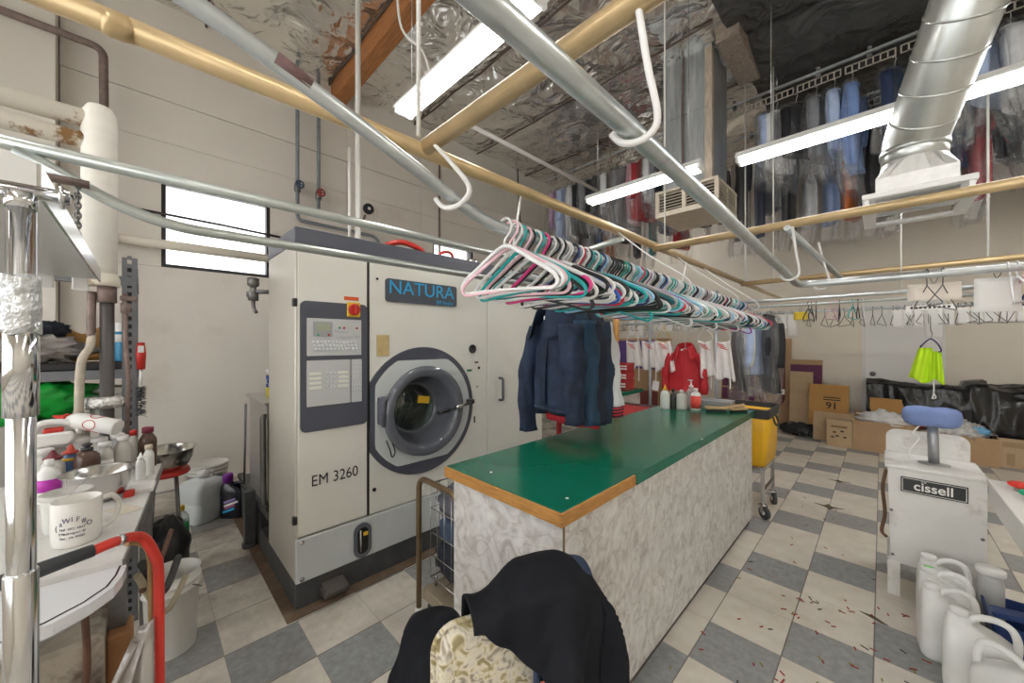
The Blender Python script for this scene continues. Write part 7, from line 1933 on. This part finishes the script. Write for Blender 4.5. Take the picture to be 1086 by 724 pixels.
MB().span(-0.06, 0.04, 0.141, 0.20, 0.25, 0.55, 0.006).build('wooden_block', mat('old_wood', (0.38, 0.19, 0.08), 0.6, var=0.3, vscale=8), cb)
MB().tube(catmull([(0.13, 0.1, 0.78), (0.14, 0.11, 0.55), (0.12, 0.09, 0.35), (0.16, 0.05, 0.02)], 5), 0.008, 8).build('brown_pipe', RBR, cb)
for i, (a, c_) in enumerate((((-1.56, 0.0, 0.80), (-1.95, 0.10, 0.62)), ((-1.58, -0.01, 0.76), (-1.92, 0.12, 0.55)), ((-1.60, 0.0, 0.70), (-1.98, 0.08, 0.72)))):
    mid = ((a[0] + c_[0]) / 2, (a[1] + c_[1]) / 2, min(a[2], c_[2]) - 0.02)
    tag(MB().tube(catmull([a, mid, c_], 6), 0.012 - 0.002 * i, 8).build('flexible_hose', (mat('hose_black', (0.04, 0.04, 0.04), 0.5), mat('hose_tan', (0.40, 0.34, 0.24), 0.6), RBR)[i], None, a), ('black flexible hose looping under the worktable corner', 'tan flexible hose looping under the worktable corner', 'rusty bent rod under the worktable corner')[i], 'hose')
crumple('dirty brown rag heaped on the floor under the spotting board', 'rag', (-1.50, -0.22, 0.16), (0.10, 0.14, 0.15), mat('dirty_rag', (0.20, 0.11, 0.08), 0.9, var=0.4, vscale=9), 8.8, amp=0.5, floor_z=0.004)
crumple('white cloth lump on the floor under the spotting board', 'rag', (-1.42, -0.06, 0.10), (0.10, 0.10, 0.10), mat('pale_rag', (0.58, 0.55, 0.50), 0.9, var=0.2, vscale=9), 5.8, amp=0.4, floor_z=0.004)
PSH = film('dirty_plastic_sheet', (0.80, 0.78, 0.76), 0.5, 0.52, 0.2, 9, 0.5, (0.58, 0.52, 0.48))
b = MB()
def psh(u, v):
    x = -1.445 + 0.05 * v + 0.12 * u * v; y = 0.012 - u * (0.03 + 0.32 * v); z = 0.69 - v * 0.56 - 0.06 * u * (1 - v)
    return (x + 0.022 * sin(u * 16 + v * 3) * (0.3 + v), y + 0.012 * cos(u * 13), z)
b.grid(30, 26, psh)
tag(b.build('plastic_sheet', PSH, None, (-1.44, 0.03, 0.2), solid=0.001), 'crumpled cloudy plastic sheet hanging from the red hose', 'plastic sheet')

# ================================================================ slotted steel shelving
SLOT = mat('shelf_grey', (0.20, 0.21, 0.23), 0.45, 0.4, var=0.15, vscale=9)
sv = thing('steel_shelving', 'grey slotted steel shelving behind the worktable', 'shelving', (-3.05, -0.55, 0))
def post(x, y, sx_, sy_, h=1.90):
    b = MB()
    xs_ = sorted((x, x + sx_ * 0.055)); ys_ = sorted((y, y + sy_ * 0.055))
    b.span(xs_[0], xs_[1], y - 0.002, y + 0.002, 0, h)
    b.span(x - 0.002, x + 0.002, ys_[0], ys_[0] + 0.019, 0, h); b.span(x - 0.002, x + 0.002, ys_[1] - 0.019, ys_[1], 0, h)
    z = 0.0
    while z < h:
        b.span(x - 0.002, x + 0.002, ys_[0] + 0.019, ys_[1] - 0.019, z, z + 0.020); z += 0.042
    b.mat(1).span(x - 0.012, x - 0.006, ys_[0] + 0.006, ys_[1] - 0.006, 0.05, h - 0.05).mat(0)
    return b.build('slotted_post', [SLOT, BLACK], sv)
post(0.28, 0.53, -1, -1); post(-0.16, 0.53, 1, -1); post(0.28, -0.65, -1, 1); post(-0.16, -0.65, 1, 1)
for z in (0.45, 1.32, 1.80):
    MB().span(-0.16, 0.28, -0.65, 0.53, z - 0.002, z + 0.002).build('shelf', SLOT, sv)
    MB().span(0.278, 0.284, -0.65, 0.53, z - 0.045, z).build('shelf_lip', SLOT, sv); MB().span(-0.16, 0.28, 0.53, 0.535, z - 0.045, z).build('shelf_lip', SLOT, sv)
MB().span(0.10, 0.275, -0.64, 0.50, 1.324, 1.36, 0.004).build('board_liner', BLACK, sv)
SX = -2.9
crumple('grey crumpled plastic bag heap on the middle shelf', 'plastic_bags', (-2.910, -0.42, 1.425), (0.13, 0.22, 0.075), mat('grey_bags', (0.38, 0.35, 0.33), 0.45, var=0.35, vscale=10), 2.2, cat='bag', amp=0.5, freq=3.5, floor_z=1.362)
crumple('black cloth on top of the grey bags on the middle shelf', 'cloth', (-2.910, -0.33, 1.525), (0.08, 0.07, 0.04), NAVYD, 6.1, floor_z=1.48)
crumple('brown cloth on the grey bags of the middle shelf', 'cloth', (-2.870, -0.44, 1.50), (0.07, 0.09, 0.035), mat('brown_cloth', (0.22, 0.12, 0.08), 0.8), 3.1)
t = thing('cardboard_wrap', 'torn orange brown cardboard piece on the middle shelf', 'cardboard', (-3.010, -0.24, 1.362), 0.3)
b = MB(); b.grid(10, 6, lambda u, v: (0.04 * sin(u * 5) + 0.03 * v, (u - 0.5) * 0.30, v * (0.17 + 0.03 * sin(u * 9)))); b.build('torn_sheet', CARDO, t, solid=0.005)
t = thing('spray_can', 'blue and white spray can standing by the shelf post', 'can', (-2.850, -0.075, 1.362))
MB().lathe([(0.033, 0), (0.034, 0.004), (0.034, 0.14), (0.030, 0.155)], seg=22).build('can_body', mat('can_blue', (0.03, 0.28, 0.50), 0.35), t)
MB().lathe([(0.0345, 0.10), (0.0345, 0.138), (0.030, 0.155), (0.030, 0.20), (0.026, 0.205), (0.001, 0.205)], seg=22).build('can_cap', WHITE, t)
t = thing('bottle_brush', 'red handled bottle brush hanging on the shelf post', 'brush', (-2.735, -0.005, 1.30))
MB().tube([(0, 0, 0.16), (0, 0, 0.10), (0, 0, 0.02)], [0.014, 0.02, 0.016], 12).build('brush_handle', RED, t)
MB().box((0.018, 0.0, 0.125), (0.006, 0.022, 0.035), 0.002).build('hang_hole', WHITE, t)
MB().tube([(0, 0, 0.02), (0, 0, -0.07)], 0.006, 8).build('brush_stem', WHITE, t)
b = MB(); br2 = random.Random(4)
for k in range(240):
    a, z = br2.uniform(0, 6.28), br2.uniform(-0.22, -0.07); r_ = br2.uniform(0.016, 0.023)
    b.tube([(0, 0, z), (r_ * cos(a), r_ * sin(a), z + br2.uniform(-0.01, 0.01))], 0.0012, 3)
b.build('bristles', mat('dark_bristles', (0.04, 0.05, 0.07), 0.8), t)
crumple('bright green plastic bag on the lower shelf behind the bottles', 'green_bag', (-2.890, -0.40, 1.19), (0.13, 0.22, 0.10), mat('green_bag', (0.01, 0.42, 0.05), 0.35, bump=0.2, bscale=9), 4.6, cat='bag', amp=0.35)
t = thing('shelf_crate', 'plain wooden box under the green bag behind the bottles', 'box', (-2.910, -0.42, 0.452))
MB().span(-0.13, 0.13, -0.26, 0.22, 0, 0.63, 0.004).build('box_body', mat('box_grey', (0.40, 0.38, 0.35), 0.7), t)
def bucket(label, loc, r, h, m_=None, handle=True, rings=True, tilt=0.0, lid=False):
    t = thing('bucket', label, 'bucket', loc, tilt)
    m_ = m_ or mat('bucket_white', (0.76, 0.75, 0.70), 0.4, var=0.05, vscale=6) if 'bucket_white' not in bpy.data.materials else bpy.data.materials['bucket_white']
    b = MB(); b.lathe([(0.001, 0.0), (r * 0.84, 0.0), (r * 0.85, 0.006), (r * 0.95, h * 0.78), (r * 1.02, h * 0.785), (r * 1.02, h * 0.81), (r * 0.965, h * 0.815), (r * 0.97, h * 0.87), (r * 1.03, h * 0.875), (r * 1.03, h * 0.90), (r * 0.98, h * 0.905), (r * 0.985, h * 0.985), (r * 1.02, h), (r * 0.97, h * 0.995), (r * 0.93, h * 0.8), (r * 0.83, 0.012), (0.001, 0.012)], seg=40)
    b.build('pail', m_, t)
    if handle:
        MB().tube([(r * 1.04 * cos(a), r * 1.04 * sin(a), h * 0.84 - 0.75 * r * max(0, sin((a - 0.1) / 2.9 * pi))) for a in [0.1 + 2.9 * i / 16 for i in range(17)]], 0.003, 6).build('wire_handle', DSTEEL, t)
    if lid:
        MB().lathe([(r * 1.05, h * 0.97), (r * 1.05, h * 1.01), (r * 0.95, h * 1.015), (r * 0.93, h * 0.99), (0.001, h * 0.99)], seg=40).build('lid', m_, t)
    return t
t = bucket('large white paint bucket with printed lines beside the red hose', (-2.40, 0.10, 0), 0.106, 0.37, tilt=0.6)
for k in range(7): MB().box((0.0975 * cos(-1.2) , 0.0975 * sin(-1.2), 0.10 + 0.02 * k), (0.003, 0.03 if k % 2 else 0.045, 0.003), 0, -1.2).build('printed_line', INK, t)
bucket('white bucket in the left corner beyond the worktable', (-4.25, -0.06, 0), 0.15, 0.62)
bucket('white bucket with a lid and pink rim behind the clear water jug', (-4.35, 0.42, 0), 0.15, 0.36, lid=True)
bucket('white bucket standing on the middle shelf end behind the pipe', (-2.98, -0.12, 1.05), 0.09, 0.17, handle=False)
t = thing('small_stool', 'small stool with a red seat that carries the second steel bowl', 'stool', (-3.15, 0.10, 0))
MB().lathe([(0.001, 0.64), (0.115, 0.64), (0.12, 0.65), (0.115, 0.668), (0.001, 0.668)], seg=28).build('seat', RED, t)
for k in range(4):
    a = pi / 4 + k * pi / 2
    MB().tube([(0.07 * cos(a), 0.07 * sin(a), 0.642), (0.11 * cos(a), 0.11 * sin(a), 0.0)], 0.009, 8).build('leg', DSTEEL, t)
bowl('second steel bowl on the red stool near the left wall', (-3.15, 0.10, 0.669), 0.145, 0.13)
t = thing('water_jug', 'square cloudy water jug on the floor by the left wall', 'jug', (-4.0, 0.36, 0), 0.5)
b = MB(); b.loft([[(x, y, z) for x, y in rrect(0.26 * k, 0.26 * k, 0.04, 4)] for z, k in ((0, 0.95), (0.012, 1), (0.15, 1), (0.16, 0.97), (0.17, 1), (0.27, 1), (0.31, 0.85), (0.335, 0.5), (0.34, 0.28), (0.36, 0.28))]); b.build('jug_body', mat('water_jug_plastic', (0.62, 0.66, 0.67), 0.3, sss=0.2), t)
MB().lathe([(0.042, 0.35), (0.042, 0.39), (0.001, 0.395)], seg=18).build('jug_cap', WHITE, t)
t = thing('detergent_bottle', 'black detergent bottle with a purple cap on the floor', 'bottle', (-3.85, 0.545, 0), 0.8)
b = MB(); b.loft([[(x, y, z) for x, y in rrect(0.20 * k, 0.10 * k2, 0.04, 4, o_, 0)] for z, k, k2, o_ in ((0, 0.95, 0.9, 0), (0.01, 1, 1, 0), (0.20, 1, 1, 0), (0.25, 0.8, 0.9, -0.02), (0.28, 0.4, 0.6, -0.05), (0.30, 0.34, 0.5, -0.05))]); b.build('bottle_body', mat('detergent_black', (0.012, 0.012, 0.02), 0.25), t)
MB().lathe([(0.036, 0.285), (0.036, 0.35), (0.03, 0.36), (0.001, 0.36)], (-0.05, 0, 0), 18).build('bottle_cap', mat('purple_cap', (0.20, 0.02, 0.30), 0.35), t)
MB().tube(catmull([(0.0, 0, 0.275), (0.07, 0, 0.285), (0.12, 0, 0.24), (0.115, 0, 0.15), (0.09, 0, 0.12)], 5), 0.014, 8).build('bottle_handle', bpy.data.materials['detergent_black'], t)
for k, (x0_, z_, w__, mm) in enumerate(((0.0, 0.15, 0.10, mat('label_lilac', (0.35, 0.25, 0.55), 0.5)), (0.01, 0.125, 0.12, PAPER), (0.0, 0.10, 0.09, mat('label_pink', (0.40, 0.10, 0.25), 0.5)), (-0.01, 0.07, 0.10, mat('label_blue', (0.02, 0.35, 0.65), 0.5)))):
    MB().box((x0_, -0.0505, z_), (w__, 0.002, 0.018), 0, R=Matrix.Rotation(-0.35, 3, 'Y')).build('label_swoosh', mm, t)
t = bottle('clear bottle with a yellow cap and green label by the black bag', (-3.62, 0.20, 0), 0.045, 0.27, CLEARP, YEL, band=(0.2, 0.55, mat('green_label', (0.02, 0.30, 0.08), 0.5)))
MB().box((0.033, -0.033, 0.10), (0.05, 0.004, 0.05), 0.001, rz=pi / 4).build('label_print', YEL, t)
crumple('black rubbish bag slumped on the floor under the worktable end', 'rubbish_bag', (-3.05, 0.10, 0.20), (0.12, 0.11, 0.21), mat('bag_black', (0.018, 0.018, 0.02), 0.3), 7.2, cat='bag', amp=0.14, freq=2.0, floor_z=0.004)
t = thing('grey_bin', 'small dark grey bin behind the detergent bottle', 'bin', (-3.98, 0.76, 0))
MB().lathe([(0.001, 0), (0.085, 0), (0.10, 0.22), (0.093, 0.22), (0.08, 0.01), (0.001, 0.01)], seg=24).build('bin_body', mat('bin_grey', (0.09, 0.09, 0.095), 0.5), t)
MB().tube([(0.103 * cos(a), 0.103 * sin(a), 0.22) for a in [2 * pi * i / 24 for i in range(24)]], 0.006, 6, closed=True).build('bin_rim', bpy.data.materials['bin_grey'], t)
# ================================================================ light, camera
w_ = bpy.data.worlds.new('sky'); sc.world = w_; w_.use_nodes = True
bg = w_.node_tree.nodes['Background']
bg.inputs[0].default_value = (0.97, 0.985, 1.0, 1); bg.inputs[1].default_value = 2.2
cd = bpy.data.cameras.new('camera'); cam = bpy.data.objects.new('camera', cd); COL.objects.link(cam)
cam.location = (0, 0, 1.46); cam.rotation_euler = (pi / 2, 0, pi / 4)
cd.sensor_width = 36; cd.lens = 392 / 1086 * 36; cd.clip_start = 0.02
cd.shift_y = 1 / 1086
sc.camera = cam
sc.view_settings.view_transform = 'Standard'; sc.view_settings.look = 'None'; sc.view_settings.gamma = 1
sc.view_settings.use_curve_mapping = False
sc.view_settings.exposure = 0.72
sc.cycles.max_bounces = 8; sc.cycles.transparent_max_bounces = 24
